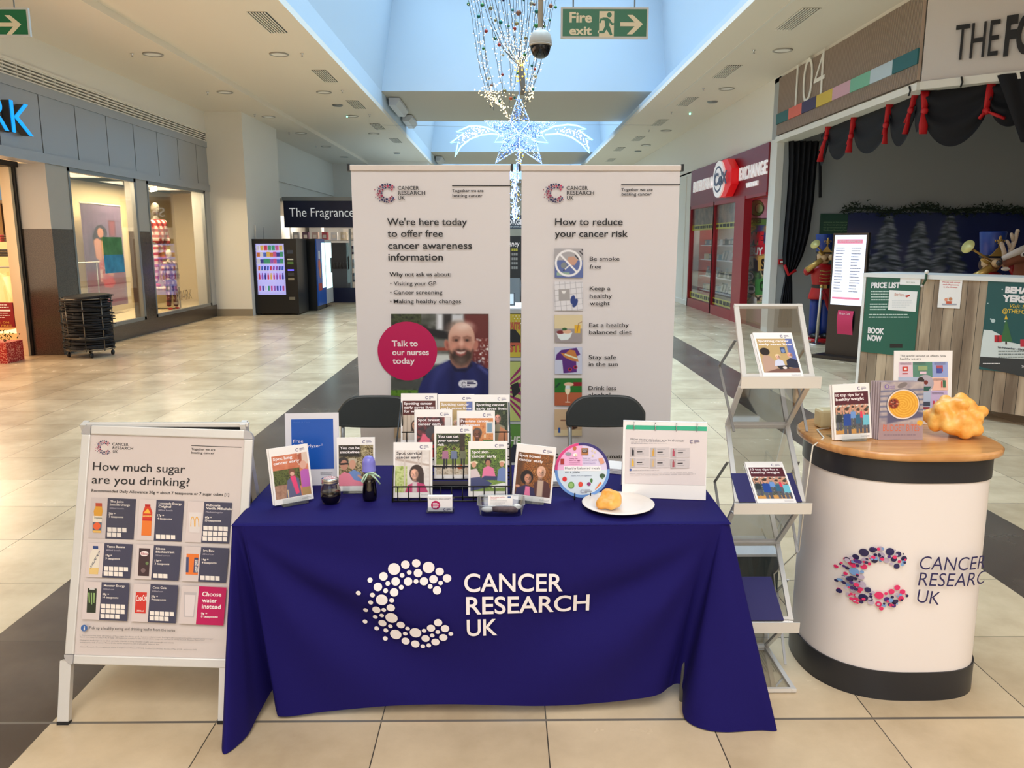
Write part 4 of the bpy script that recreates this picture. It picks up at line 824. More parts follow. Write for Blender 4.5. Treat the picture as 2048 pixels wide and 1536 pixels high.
tc_ = t.location
mb = MB(); pts = [(-.02, 0, 0), (0, 0, .002), (.03, 0, 0), (.055, -.002, -.002), (.07, -.004, -.004)]; mb.tube(pts, [.009, .013, .014, .013, .006], noise_mat('mauve_foam', (96, 78, 78), (128, 108, 106), 60, .7), 12); o = mb.build('foam_model'); o.location = (tc_.x - .01, tc_.y - .025, TZ + .018); tag(o, 'mauve foam model piece lying in the plastic tub', 'model')
mb = MB(); mb.ball((0, 0, 0), .018, mat('white_pad', (236, 234, 226), .6), 14, 1, .8, .6); o = mb.build('cotton_pad'); o.location = (tc_.x + .058, tc_.y + .0, TZ + .018); tag(o, 'round white pad in the right end of the plastic tub', 'pad')
mb = MB(); mb.ball((0, 0, 0), .022, mat('white_tissue', (222, 220, 218), .6), 12, 1.1, .7, .5); o = mb.build('tissue'); o.location = (tc_.x - .048, tc_.y - .02, TZ + .016); tag(o, 'crumpled white tissue in the left end of the plastic tub', 'tissue')
t = thing('printed_card', 'white card with red and grey text standing in the plastic tub', 'card', (tc_.x - .002, tc_.y - .005, TZ + .022), (R(-10), 0, 0)); mb = MB(); mb.box(-.044, 0, 0, .044, .001, .040, PAPER); mb.build('card', t)
P = Page(88, 40, fn=lambda u, v, e: (u / 1000 - .044, -e, .04 - v / 1000)); P.text(8, 8, 'Spot cancer earlier', 60, 3.6, C(200, 60, 70), 'card_text', 0); P.text(8, 14, 'at home', 30, 3.6, C(200, 60, 70), 'card_text', 0); P.lines(8, 20, 70, 4, 4, 1, C(150, 150, 156), 'card_text'); P.rect(70, 4, 82, 9, C(60, 90, 140), 'card_text'); P.build(t)
# healthy plate disc on little black feet
p = onZ(1166, 1000, TZ); cxx = onY(1165.5, 940, 2.87).x
t = thing('plate_sign', 'round sign titled Healthy balanced meals on a plate with pink and blue rim', 'sign', (cxx, 2.87, TZ + .008), (R(-10), 0, 0))
RD = .1045; mb = MB(); mb.lathe([(.0001, 0), (RD, 0), (RD, .004), (.0001, .004)], PAPER, 64, M=Matrix.Translation((0, .004, RD)) @ Matrix.Rotation(R(90), 4, 'X')); mb.build('disc', t)
Kq = 2048 / 360; P = Page(1, 1, fn=lambda u, v, e: ((u - 489) * RD / 306, -e - .0003, RD - (v - 679) * RD / 322))
def sector(a0, a1, r0, r1, m, part):
    e = P.e(); V_ = []; n = 40
    for k in range(n + 1): a = R(a0 + (a1 - a0) * k / n); V_ += [(489 + r1 * 306 * math.cos(a), 679 - r1 * 322 * math.sin(a)), (489 + r0 * 306 * math.cos(a), 679 - r0 * 322 * math.sin(a))]
    P.mb(part).add([P.p3(x, y, e) for x, y in V_], [(2*k, 2*k+2, 2*k+3, 2*k+1) for k in range(n)], m)
sector(180, 360, 0, .9, C(214, 226, 236), 'disc_print'); sector(90, 180, 0, .9, C(238, 178, 214), 'disc_print'); sector(0, 90, 0, .9, C(222, 208, 234), 'disc_print')
sector(180, 362, .9, 1, C(108, 152, 214), 'rim_print'); sector(98, 180, .9, 1, C(222, 66, 130), 'rim_print'); sector(2, 98, .9, 1, C(54, 44, 112), 'rim_print')
P.rect(285, 632, 695, 690, C(240, 238, 240), 'disc_print'); P.text(296, 668, 'Healthy balanced meals', 684, 28, INK, 'title', 0); P.text(298, 712, 'on a plate', 460, 28, INK, 'title', 0)
P.text(362, 750, 'Salads, fruit or vegetables', 595, 12, C(70, 90, 130), 'disc_text', 0); P.text(342, 548, 'Poultry, fish,', 440, 13, C(150, 40, 100), 'disc_text', .01); P.text(342, 570, 'beans or eggs', 465, 13, C(150, 40, 100), 'disc_text', .01); P.text(492, 545, 'Bread, rice,', 580, 13, C(80, 60, 130), 'disc_text', .01); P.text(492, 566, 'potatoes or pasta', 650, 13, C(80, 60, 130), 'disc_text', .01)
P.lines(342, 590, 465, 2, 20, 6, C(180, 110, 160), 'disc_text', frac=.2); P.lines(500, 588, 640, 2, 18, 6, C(150, 130, 180), 'disc_text', frac=.2)
for x, y, rx_, ry_, c in ((292, 783, 26, 28, (220, 40, 44)), (365, 855, 36, 42, (110, 160, 84)), (365, 855, 22, 28, (150, 190, 110)), (469, 845, 26, 30, (224, 70, 50)), (562, 842, 22, 22, (140, 40, 110)), (590, 800, 14, 26, (70, 120, 60)), (712, 745, 32, 26, (54, 84, 60)), (712, 772, 8, 12, (90, 130, 80)), (404, 423, 20, 24, (190, 110, 60)), (334, 487, 34, 20, (150, 150, 160)), (410, 500, 24, 20, (250, 246, 240)), (416, 500, 9, 8, (230, 170, 50)), (600, 450, 10, 12, (226, 206, 170)), (630, 470, 10, 12, (226, 206, 170)), (605, 510, 12, 14, (226, 206, 170))): P.disc(x, y, rx_, C(*c), 'food_pictures', 16, ry_)
P.shape([(628, 905), (690, 815), (704, 830), (636, 908)], C(232, 120, 50), 'food_pictures'); P.rect(478, 420, 556, 500, C(176, 116, 70), 'food_pictures'); P.rect(486, 430, 546, 472, C(60, 40, 30), 'food_pictures'); P.text(490, 446, 'Brown', 542, 11, WHT, 'food_pictures'); P.text(496, 464, 'Rice', 536, 11, WHT, 'food_pictures'); P.rect(246, 545, 286, 608, C(170, 44, 40), 'food_pictures'); P.shape([(666, 545), (712, 532), (736, 590), (694, 612)], C(226, 160, 130), 'food_pictures')
logo(P, 458, 902, 50, [C(140, 130, 160)], INK, 'logo', 6, False)
for k, x1 in enumerate((576, 596, 540)): P.rect(514, 906 + k * 16, x1, 912 + k * 16, C(120, 116, 130), 'logo')
P.build(t)
t = thing('plate_easel', 'little black wire easel holding the round plate sign', 'easel', (cxx, 2.87, TZ)); mb = MB()
for s in (-1, 1): mb.tube([(s * .03, -.012, .03), (s * .03, -.012, .004), (s * .03, .06, .004), (s * .03, .05, .06), (s * .03, .03, .09)], .0022, WR, 6)
mb.tube([(-.03, .055, .03), (.03, .055, .03)], .0022, WR, 6); mb.build('wire', t)
# dinner plate + foam fat lumps
pc = onZ(1236, 1009, TZ + .012); t = thing('dinner_plate', 'wide white dinner plate at the right of the table', 'plate', (pc.x, pc.y, TZ)); mb = MB()
mb.lathe([(.0001, .004), (.045, .003), (.05, 0), (.055, .0), (.06, .006), (.09, .011), (.132, .018), (.133, .020), (.130, .021), (.095, .0145), (.085, .012), (.06, .009), (.0001, .008)], mat('china', (238, 230, 222), .22), 64, close=False); mb.build('plate_body', t)
FATM = noise_mat('yellow_fat_rubber', (238, 164, 66), (250, 196, 106), 22, .38, 3, .5); b = FATM.node_tree.nodes['Principled BSDF']; b.inputs['Subsurface Weight'].default_value = .35; b.inputs['Subsurface Radius'].default_value = (.03, .012, .004); b.inputs['Subsurface Scale'].default_value = .6
def lump(name, label, loc, balls, seed, res):
    mm = bpy.data.metaballs.new(name); mm.resolution = res; mm.render_resolution = res; mm.threshold = .35
    o = bpy.data.objects.new(name, mm); sc.collection.objects.link(o)
    for x, y, z, r in balls: e = mm.elements.new(); e.co = (x, y, z); e.radius = r
    me = bpy.data.meshes.new_from_object(o.evaluated_get(bpy.context.evaluated_depsgraph_get())); bpy.data.objects.remove(o)
    me.materials.clear(); me.materials.append(FATM); me.polygons.foreach_set('use_smooth', [True] * len(me.polygons)); o = bpy.data.objects.new(name, me); sc.collection.objects.link(o)
    zmin = min(v.co.z for v in me.vertices)
    for v in me.vertices: v.co.z -= zmin
    o.location = loc; tag(o, label, 'model'); return o
lp = onZ(1217, 1017, TZ + .012)
lump('fat_model', 'small orange yellow rubber lump of model fat on the white plate', (lp.x, lp.y + .004, TZ + .0125), [(-.018, -.008, .02, .036), (.01, .004, .03, .044), (.024, -.004, .018, .034), (-.004, .012, .04, .034), (.028, .01, .032, .03), (-.03, -.012, .012, .026), (.006, -.02, .014, .03)], 1, .006)
# white ring binder used as an easel
p = onZ(1246, 995, TZ); q = onZ(1409, 1001, TZ); mid = (p + q) / 2
t = thing('ring_binder', 'white landscape ring binder standing open, showing How many calories are in alcohol', 'binder', (mid.x, mid.y, TZ + .002), (0, 0, R(-7)))
mb = MB(); mb.bar((0, 0, 0), (0, .05, .285), .315, .004, PAPER, (0, 1, 0)); mb.build('front_cover', t); mb = MB(); mb.bar((0, .16, 0), (0, .062, .285), .315, .004, PAPER, (0, 1, 0)); mb.bar((0, .048, .286), (0, .066, .286), .315, .004, PAPER); mb.build('back_cover', t)
F_ = lambda u, v, e: (u / 1000 - .157, .05 * (1 - v / 285) - .003 - e, .285 * (1 - v / 285))
Qd = [(935, 145), (1868, 180), (1878, 1040), (920, 985)]; P = Page(315, 285, Qd, fn=F_)
P.shape([(958, 235), (1870, 262), (1862, 868), (950, 828)], C(226, 214, 212), 'sleeve'); P.shape([(970, 180), (1862, 210), (1862, 258), (958, 225)], mat('green_strip', (50, 176, 136), .25), 'green_strip')
P.text(1014, 345, 'How many calories are in alcohol?', 1612, 26, C(70, 66, 74), 'page_text', 0, upto=375); P.lines(1018, 370, 1420, 2, 18, 4, C(140, 134, 140), 'page_text')
for i in range(2):
    for j in range(3):
        x = 1005 + j * 228; y = 425 + i * 118 + j * 8; P.rect(x, y, x + 215, y + 105, C(206, 196, 196), 'page_boxes'); P.rect(x, y, x + 64, y + 105, C(188, 178, 178), 'page_boxes')
        c = ((40, 36, 44), (212, 160, 70), (180, 70, 90), (228, 178, 60), (214, 180, 130), (170, 80, 90))[i * 3 + j]; P.rect(x + 22, y + 30, x + 46, y + 92, C(*c), 'page_boxes'); P.rect(x + 29, y + 10, x + 39, y + 32, C(*c), 'page_boxes'); P.rect(x + 80, y + 44, x + 140, y + 56, C(60, 56, 60), 'page_text'); P.lines(x + 80, y + 24, x + 170, 1, 12, 4, C(150, 144, 150), 'page_text'); P.lines(x + 80, y + 76, x + 160, 1, 12, 4, C(150, 144, 150), 'page_text')
P.disc(1014, 672, 13, C(60, 90, 160), 'page_text'); P.lines(1036, 682, 1350, 1, 10, 4, C(130, 124, 130), 'page_text'); P.lines(1005, 716, 1750, 2, 18, 3, C(150, 144, 150), 'page_text'); minilogo(P, 1676, 348, 105, 'page_logo'); P.build(t)
for x in (1050, 1285, 1520, 1750): u, v = P.uv(x, 205); mb = MB(); u0 = u / 1000 - .157; mb.tube([(u0, .05, .283), (u0, .035, .286), (u0, .036, .262), (u0, .04, .255)], .0018, CHROME, 6); mb.build('ring', t)
# papers lying behind the plate sign
for i, (x, y, l) in enumerate(((1105, 965, 'white papers stacked behind the bowel cancer leaflet'), (1232, 940, 'folded white papers lying behind the ring binder'))):
    p = onZ(x, y, TZ); mb = MB()
    for k in range(4): mb.box(-.05 + .003 * k, -.06, .006 * k, .05 + .002 * k, .06, .006 * k + .004, PAPER)
    o = mb.build('paper_stack'); o.location = (p.x, p.y, TZ + .001); o.rotation_euler = (0, 0, R(12 - 30 * i)); tag(o, l, 'papers')
# dark spare holder glimpsed below the centre leaflet
mb = MB(); mb.box(-.08, 0, 0, .08, .05, .018, BLACK); o = mb.build('plastic_case'); o.location = (onZ(900, 985, TZ).x, 3.0, TZ + .001); tag(o, 'flat black plastic case lying inside the wire rack', 'case')
# ---------------------------------------------------------------- pavement A-board
ta = thing('a_board', 'silver A-frame poster board headed How much sugar are you drinking', 'sign board', (-1.305, 2.585, 0))
lean = 15.0; Mx = Matrix.Rotation(R(-lean), 4, 'X'); W2 = .316; H0 = .205; H1 = 1.068
pan = bpy.data.objects.new('poster_panel', None)
def tilt(o): o.rotation_euler = (R(-lean), R(2.0), 0); o.location = (.018, 0, 0); return o
mb = MB(); mb.box(-W2 + .02, .004, H0 + .01, W2 - .02, .012, H1 - .01, mat('poster_paper', (232, 216, 208), .22, coat=.6)); pp = tilt(mb.build('poster', ta))
fw = .033
for nm, x0, z0, x1, z1 in (('frame_side', -W2, H0 + fw, -W2 + fw, H1 - fw), ('frame_side', W2 - fw, H0 + fw, W2, H1 - fw), ('frame_top', -W2 + fw, H1 - fw, W2 - fw, H1), ('frame_bottom', -W2 + fw, H0, W2 - fw, H0 + fw)):
    mb = MB(); mb.box(x0, -.004, z0, x1, .014, z1, SILV); tilt(mb.build(nm, ta, .004))
for sx, z, zs in ((-1, H0, 1), (1, H0, 1), (-1, H1, -1), (1, H1, -1)):
    pts = [(sx * (W2 - fw), z)] + [(sx * (W2 - fw + fw * math.sin(R(a))), z + zs * (fw - fw * math.cos(R(a)))) for a in range(0, 91, 15)] + [(sx * (W2 - fw), z + zs * fw)]
    mb = MB(); mb.prism(pts if sx * zs > 0 else pts[::-1], -.015, .005, mat('corner_cap', (206, 204, 206), .25, .6), M=Matrix(((1, 0, 0, 0), (0, 0, -1, 0), (0, 1, 0, 0), (0, 0, 0, 1)))); tilt(mb.build('corner_cap', ta))
for s in (-1, 1):
    mb = MB(); mb.box(s * (W2 - .028) - .02, .0, .0, s * (W2 - .028) + .02, .022, H0 + .02, SILV); mb.box(s * (W2 - .028) - .021, -.001, -.004, s * (W2 - .028) + .021, .023, .012, BLACK); o = mb.build('front_leg', ta); o.rotation_euler = (R(-lean), 0, 0)
    mb = MB(); top = Vector((s * (W2 - .02) + .03, .30, 1.045)); mb.bar(top, (s * (W2 - .02) + .02, .62, 0), .035, .02, SILV, (1, 0, 0)); mb.build('rear_leg', ta)
mb = MB(); mb.box(-W2 + .05, .292, 1.028, W2 + .03, .31, 1.046, SILV); mb.build('hinge_bar', ta, .004); mb = MB(); mb.bar((.03, .315, 1.03), (.02, .56, .26), .57, .004, mat('rear_panel', (60, 66, 72), .35), (0, 1, 0)); mb.build('rear_panel', ta)
# poster layout measured on the sheet
Qs = [(178, 873), (476, 872), (447, 1316), (131, 1322)]
P = Page(2 * (W2 - fw), H1 - H0 - 2 * fw, Qs, fn=lambda u, v, e: (u - (W2 - fw), .004 - e, (H1 - fw) - v))
setcrop(P, 90, 830, 4.389)
logo(P, 412, 236, 132, LG3, INK, 'logo', 8); P.rect(1240, 254, 1668, 259, INK, 'rule')
P.text(1240, 295, 'Together we are', 1444, 19, INK, 'strapline', .008); P.text(1240, 325, 'beating cancer', 1436, 19, INK, 'strapline', .008)
P.text(390, 500, 'How much sugar', 1185, 72, INK, 'headline', .006, 0, 4); P.text(378, 615, 'are you drinking?', 1220, 72, INK, 'headline', .006, 0, 4)
P.text(375, 690, 'Recommended Daily Allowance 30g = about 7 teaspoons or 7 sugar cubes [1]', 1558, 24, INK, 'subheading', .01, 0, 2)
SL = C(66, 64, 84); TN = C(214, 198, 192); SW = C(240, 228, 216)
def cell(x0, x1, x2, y0, y1, title, sub, am, cubes, tint, xo, parts_):
    nm = 'drink_panel'
    P.shape([(x0, y0), (x1 + 5, y0), (x1 - 25, y1), (x0 - 34, y1)], TN, nm); P.shape([(x1, y0), (x2, y0), (x2 - 30, y1), (x1 - 32, y1)], tint, nm)
    for i, s_ in enumerate(title): P.text(x1 + 18 - i * 3, y0 + 38 + i * 28, s_, x1 + 18 + len(s_) * 13.2, 19, SW, nm, .02, 0, 2)
    y = y0 + 40 + len(title) * 28
    if sub: P.text(x1 + 12, y, sub, x1 + 12 + len(sub) * 10.5, 14, C(190, 180, 186), nm, 0, 0, 2)
    y += 48
    for i, s_ in enumerate(am): P.text(x1 + 4, y + i * 28, s_, x1 + 4 + len(s_) * 11.5, 18, SW, nm, .018, 0, 2)
    rows = [min(5, cubes - k) for k in range(0, cubes, 5)]
    if cubes == 7: rows = [4, 3]
    for r, n_ in enumerate(rows):
        for k in range(n_): yy = y1 - 18 - (len(rows) - 1 - r) * 46 - 38; xx = x1 - 10 - 4 * (r) + k * 43; P.rect(xx, yy, xx + 37, yy + 38, SW, nm); P.lay -= 1
    for p_ in parts_: 
        k = p_[0]
        if k == 'r': P.rect(*p_[1:5], C(*p_[5]), nm)
        elif k == 's': P.shape(p_[1], C(*p_[2]), nm)
        elif k == 'd': P.disc(p_[1], p_[2], p_[3], C(*p_[4]), nm, 14, p_[5] if len(p_) > 5 else None)
        elif k == 'a':
            for q in (-1, 1): P.shape([(p_[1] + q * 20, 960), (p_[1] + q * 16, 900), (p_[1] + q * 8, 876), (p_[1], 870), (p_[1], 880), (p_[1] + q * 5, 886), (p_[1] + q * 11, 905), (p_[1] + q * 13, 960)][::q], C(232, 170, 60), nm)
        elif k == 't': P.text(p_[1], p_[2], p_[3], p_[4], p_[5], C(*p_[6]), nm, .02, 0, 2, p_[7] if len(p_) > 7 else None)
cell(370, 515, 760, 738, 1098, ['The Juice', 'Smooth Orange'], '300ml bottle', ['26g =', '7 teaspoons'], 7, SL, 0, [('r', 408, 785, 464, 815, (190, 70, 40)), ('s', [(408, 815), (464, 815), (468, 860), (455, 915), (395, 915), (390, 860)], (226, 160, 50)), ('s', [(385, 900), (465, 900), (458, 955), (380, 955)], (240, 226, 206)), ('t', 390, 925, 'Tropicana', 460, 18, (50, 60, 40)), ('s', [(380, 955), (458, 955), (450, 1045), (376, 1045)], (90, 96, 106)), ('d', 415, 990, 32, (226, 96, 50)), ('r', 378, 1028, 450, 1048, (226, 176, 90))])
cell(793, 938, 1176, 738, 1098, ['Lucozade Energy', 'Original'], '380ml bottle', ['17g =', '4 teaspoons'], 4, SL, 0, [('r', 838, 780, 884, 800, (180, 30, 24)), ('s', [(838, 800), (884, 800), (900, 850), (893, 925), (812, 925), (818, 850)], (206, 60, 30)), ('s', [(820, 860), (862, 815), (886, 860)], (236, 176, 60)), ('s', [(812, 925), (893, 925), (886, 1055), (800, 1055)], (230, 120, 44)), ('r', 814, 905, 894, 925, (200, 40, 36)), ('t', 818, 888, 'Lucozade', 892, 16, (240, 210, 120))])
cell(1212, 1350, 1588, 738, 1098, ['McDonalds', 'Vanilla Milkshake'], 'Medium/regular', ['60g =', '15 teaspoons'], 15, SL, 0, [('s', [(1215, 835), (1330, 835), (1305, 1012), (1220, 1012)], (222, 210, 204)), ('a', 1248), ('a', 1285)])
cell(340, 482, 726, 1137, 1445, ['Yazoo Banana'], '400ml bottle', ['35g =', '9 teaspoons'], 9, SL, 0, [('r', 380, 1165, 426, 1192, (44, 66, 120)), ('s', [(376, 1192), (428, 1192), (438, 1240), (430, 1330), (418, 1420), (342, 1420), (345, 1330), (352, 1240)], (226, 214, 196)), ('s', [(345, 1360), (426, 1360), (418, 1418), (342, 1418)], (226, 190, 120)), ('t', 348, 1385, 'YAZOO', 436, 38, (48, 58, 84), 1232)])
cell(765, 912, 1150, 1137, 1445, ['Ribena', 'Blackcurrant'], '250ml carton', ['11g =', '3 teaspoons'], 3, SL, 0, [('s', [(784, 1168), (880, 1168), (864, 1415), (768, 1415)], (66, 44, 46)), ('d', 828, 1215, 36, (236, 220, 214), 24), ('t', 800, 1226, 'Ribena', 856, 20, (170, 40, 60)), ('d', 815, 1365, 20, (120, 96, 96)), ('d', 850, 1300, 14, (110, 130, 80))])
cell(1182, 1322, 1562, 1137, 1445, ['Irn Bru'], '330ml can', ['16g =', '4 teaspoons'], 4, SL, 0, [('s', [(1196, 1200), (1302, 1200), (1290, 1385), (1186, 1385)], (232, 118, 44)), ('s', [(1192, 1230), (1215, 1230), (1210, 1365), (1186, 1365)], (70, 76, 110)), ('s', [(1262, 1232), (1296, 1232), (1290, 1365), (1252, 1365)], (60, 66, 100)), ('t', 1264, 1360, 'IRN', 1292, 50, (236, 226, 216)), ('t', 1266, 1300, 'BRU', 1296, 50, (236, 226, 216))])
setcrop(P, 90, 1150, 4.389)
cell(300, 452, 695, 80, 423, ['Monster Energy'], '500ml can', ['55g =', '14 teaspoons'], 14, SL, 0, [('s', [(328, 140), (408, 140), (392, 360), (312, 360)], (44, 50, 34)), ('s', [(332, 180), (345, 180), (345, 270), (335, 270)], (150, 180, 110)), ('s', [(355, 180), (366, 180), (364, 285), (356, 285)], (150, 180, 110)), ('s', [(378, 180), (392, 180), (384, 270), (376, 270)], (150, 180, 110)), ('r', 345, 140, 390, 152, (210, 206, 200))])
cell(735, 880, 1122, 80, 423, ['Coca Cola'], '330ml can', ['35g =', '9 teaspoons'], 9, SL, 0, [('s', [(752, 155), (848, 155), (832, 345), (736, 345)], (206, 52, 40)), ('t', 752, 236, 'Coca-Cola', 846, 52, (244, 232, 224), 226), ('t', 755, 330, '330ml', 815, 14, (240, 226, 216))])
cell(1155, 1302, 1540, 80, 423, [], None, [], 0, mat('magenta_print', (0, 0, 0)), 0, [('s', [(1168, 135), (1280, 135), (1255, 360), (1165, 360)], (190, 178, 176)), ('s', [(1178, 160), (1270, 160), (1248, 350), (1175, 350)], (222, 208, 204)), ('t', 1328, 165, 'Choose', 1494, 38, (246, 236, 230)), ('t', 1326, 220, 'water', 1455, 38, (246, 236, 230)), ('t', 1324, 276, 'instead', 1488, 38, (246, 236, 230)), ('t', 1318, 330, '0g =', 1370, 19, (246, 236, 230)), ('t', 1316, 358, '0 teaspoons', 1462, 19, (246, 236, 230))])
P.disc(290, 500, 29, C(60, 100, 160), 'note'); P.text(284, 520, 'i', 296, 36, SW, 'note', .02); P.text(336, 508, 'Pick up a healthy eating and drinking leaflet from the nurse', 1088, 26, INK, 'note', .004, 0, 2)
G6 = C(110, 98, 98)
for y, x1, s_ in ((572, 1420, '1. Recommended daily allowance of free sugar for those aged 11 years old and over. food.gov.uk/consumers/healthy-eating/nutrition/sugar'), (588, 1345, 'Based on a teaspoon (tsp) = 4g of sugar. All teaspoons rounded to the nearest whole teaspoon. Current as of March 2025. Review March 2027'), (617, 1075, 'Having too much sugar in our diets can make it harder to keep a healthy weight, and overweight and obesity'), (636, 950, 'increases the risk of cancer. These drinks can be enjoyed as part of a healthy, balanced diet.'), (676, 1275, 'Cancer Research UK is a registered charity in England and Wales (1089464), Scotland (SC041666), the Isle of Man (1103), and Jersey (247)')): P.text(250, y, s_, x1, 12, G6, 'small_print', 0, 0, 1)
P.build(pp)
film = glass('poster_film', (1, 1, 1), .0, .06); fn_ = [n for n in film.node_tree.nodes if n.type == 'MATH'][0]; fn_.inputs[1].default_value = .25; fn_.inputs[2].default_value = .02
mb = MB(); mb.box(-W2 + fw - .003, .0010, H0 + fw - .003, W2 - fw + .003, .0018, H1 - fw + .003, film); tilt(mb.build('clear_cover', ta))
# ---------------------------------------------------------------- zigzag literature stand
def edge(px, py, Y): v = onY(px, py, Y); return v
YF, YBk = 2.84, 3.2
tz = thing('literature_stand', 'tall folding zigzag literature stand with silver frames and smoky panels', 'stand', (1.0, 3.0, 0)); O = Vector((1.0, 3.0, 0))
nodes_ = [((1467, 610), (1604, 609), 3.10), ((1483, 756), (1629, 756), YF), ((1449, 850), (1580, 850), YBk), ((1469, 1006), (1610, 1006), YF), ((1430, 1084), (1561, 1084), 3.16), ((1445, 1242), (1590, 1242), YF), ((1405, 1296), (1540, 1296), 3.1), ((1440, 1388), (1595, 1388), 2.76)]
ND = []
for l_, r_, y in nodes_: a = onY(*l_, y); b_ = onY(*r_, y); wz = .272; cx = (a.x + b_.x) / 2; ND.append((cx, y, max(.012, (a.z + b_.z) / 2)))
ND = [(ND[i][0] if i != 7 else ND[5][0], ND[i][1], ND[i][2]) for i in range(8)]
for i in range(7):
    a = Vector(ND[i]) - O; b_ = Vector(ND[i + 1]) - O; hw = .134; mb = MB(); ex = Vector((1, 0, 0)); dd = (b_ - a).normalized(); nn = ex.cross(dd)
    fwid = .018
    for s in (-1, 1): mb.bar(a + ex * s * (hw - fwid / 2), b_ + ex * s * (hw - fwid / 2), fwid, .012, SILV, nn)
    mb.bar(a + dd * .008 - ex * hw, a + dd * .008 + ex * hw, .012, .016, SILV, nn); mb.bar(b_ - dd * .008 - ex * hw, b_ - dd * .008 + ex * hw, .012, .016, SILV, nn)
    fr = mb.build('panel_frame', tz); g = MB(); g.add([a - ex * (hw - .012) + dd * .01, a + ex * (hw - .012) + dd * .01, b_ + ex * (hw - .012) - dd * .01, b_ - ex * (hw - .012) - dd * .01], [(0, 1, 2, 3)], SMOKE if i % 2 else glass('clear_panel', (.90, .92, .92), .08)); g.build('panel', fr)
    if i in (0, 2, 4):
        mb = MB(); c = b_; y0, y1 = -.028, .0; fr_ = [(-.036, .012), (-.040, .012), (-.036, -.032), (.0, -.036), (.0, -.03), (-.032, -.028)]
        mb.prism([(c.y + y, c.z + z) for y, z in fr_], -.146, .146, SILV, M=Matrix(((0, 0, 1, c.x), (1, 0, 0, 0), (0, 1, 0, 0), (0, 0, 0, 1)))); mb.build('tray', tz)
arm = mat('arm_steel', (150, 148, 146), .35, .7)
for s in (-1, 1):
    for i in (0, 2, 4):
        m0 = (Vector(ND[i]) + Vector(ND[i+1])) / 2 - O; m1 = (Vector(ND[i+1]) + Vector(ND[i+2])) / 2 - O; ex = Vector((s * .142, 0, 0))
        kn = (m0 + m1) / 2 + Vector((0, -.02 if False else .17, -.06)); kn.x = m0.x
        mb = MB(); mb.bar(m0 + ex, Vector((kn.x, kn.y - .02, kn.z + .06)) + ex * 1.06, .004, .010, arm, (1, 0, 0)); mb.bar(Vector((kn.x, kn.y - .02, kn.z + .06)) + ex * 1.06, m1 + ex - Vector((0, .06, .10)), .004, .010, arm, (1, 0, 0)); mb.ball(Vector((kn.x, kn.y - .02, kn.z + .06)) + ex * 1.06, .006, arm, 8); mb.build('folding_arm', tz)
def onrack(i, f):  # point on panel i
    a = Vector(ND[i]); b_ = Vector(ND[i + 1]); return a + (b_ - a) * f
ln = math.degrees(math.atan2(ND[0][1] - ND[1][1], ND[0][2] - ND[1][2])); p = onrack(0, .985)
leaflet('leaflet titled Spotting cancer early saves lives on the literature stand top shelf', 'meeting', T1['meeting'], (p.x + .012, p.y - .026, p.z + .004), 0, ln, n=.006, stack=3)
ln = math.degrees(math.atan2(ND[2][1] - ND[3][1], ND[2][2] - ND[3][2])); p = onrack(2, .985)
leaflet('leaflet titled 10 top tips on the literature stand second shelf', 'weight', T1['weight'], (p.x + .02, p.y - .026, p.z + .004), 0, ln, n=.008, stack=1)
NVY = mat('navy_folder', (46, 44, 96), .4)
mb = MB(); mb.box(-.105, 0, 0, .105, .004, .20, NVY); o = mb.build('navy_folder'); p = onrack(4, .985); o.location = (p.x - .01, p.y - .012, p.z + .003); o.rotation_euler = (R(-math.degrees(math.atan2(ND[4][1] - ND[5][1], ND[4][2] - ND[5][2]))), 0, 0); tag(o, 'plain navy blue folder on the literature stand third shelf', 'folder')
mb = MB(); mb.box(-.12, 0, 0, .12, .003, .145, NVY); o = mb.build('navy_folder'); p = onrack(2, .985); o.location = (p.x, p.y - .012, p.z + .003); o.rotation_euler = (R(-ln), 0, 0); tag(o, 'navy blue folder behind the 10 top tips leaflet on the stand', 'folder')
# ---------------------------------------------------------------- oval promotional counter
tcn = thing('promotional_counter', 'oval white promotional counter with pale wooden top and dotted C logo', 'counter', (1.53, 3.02, 0)); CT = .965
OAK = noise_mat('oak_top', (196, 136, 78), (222, 166, 104), 5, .28, 5, stretch=(1, 9, 1), coat=.3)
def sup(rx, ry, n_=96):
    P_ = []
    for k in range(n_): a = R(360 * k / n_); c, s = math.cos(a), math.sin(a); e = 2.35 if c < 0 else 3.3; P_.append((rx * math.copysign(abs(c) ** (2 / e), c), ry * math.copysign(abs(s) ** (2 / e), s)))
    return P_
def ringmesh(mb, secs, m, cap=True):
    n_ = len(secs[0][0]); vs = []
    for pl, z in secs: vs += [(x, y, z) for x, y in pl]
    mb.add(vs, [(i*n_+k, i*n_+(k+1)%n_, (i+1)*n_+(k+1)%n_, (i+1)*n_+k) for i in range(len(secs)-1) for k in range(n_)], m, True)
    if cap: mb.add([(x, y, secs[0][1]) for x, y in secs[0][0]] + [(x, y, secs[-1][1]) for x, y in secs[-1][0]], [tuple(range(n_))[::-1], tuple(range(n_, 2*n_))], m)
mb = MB(); ringmesh(mb, [(sup(.338, .310), CT - .03), (sup(.346, .318), CT - .024), (sup(.348, .320), CT - .006), (sup(.342, .314), CT)], OAK); mb.build('worktop', tcn)
mb = MB(); ringmesh(mb, [(sup(.320, .296), CT - .115), (sup(.320, .296), CT - .03)], mat('satin_black', (34, 35, 40), .35)); mb.build('top_band', tcn)
mb = MB(); ringmesh(mb, [(sup(.322, .312), 0), (sup(.322, .312), .115)], mat('satin_black', (0, 0, 0))); mb.build('base_band', tcn)
WRAP = mat('counter_wrap', (236, 226, 220), .4); mb = MB(); ringmesh(mb, [(sup(.315, .307), .115), (sup(.314, .300), .5), (sup(.314, .292), CT - .115)], WRAP, False); mb.build('wrap', tcn)
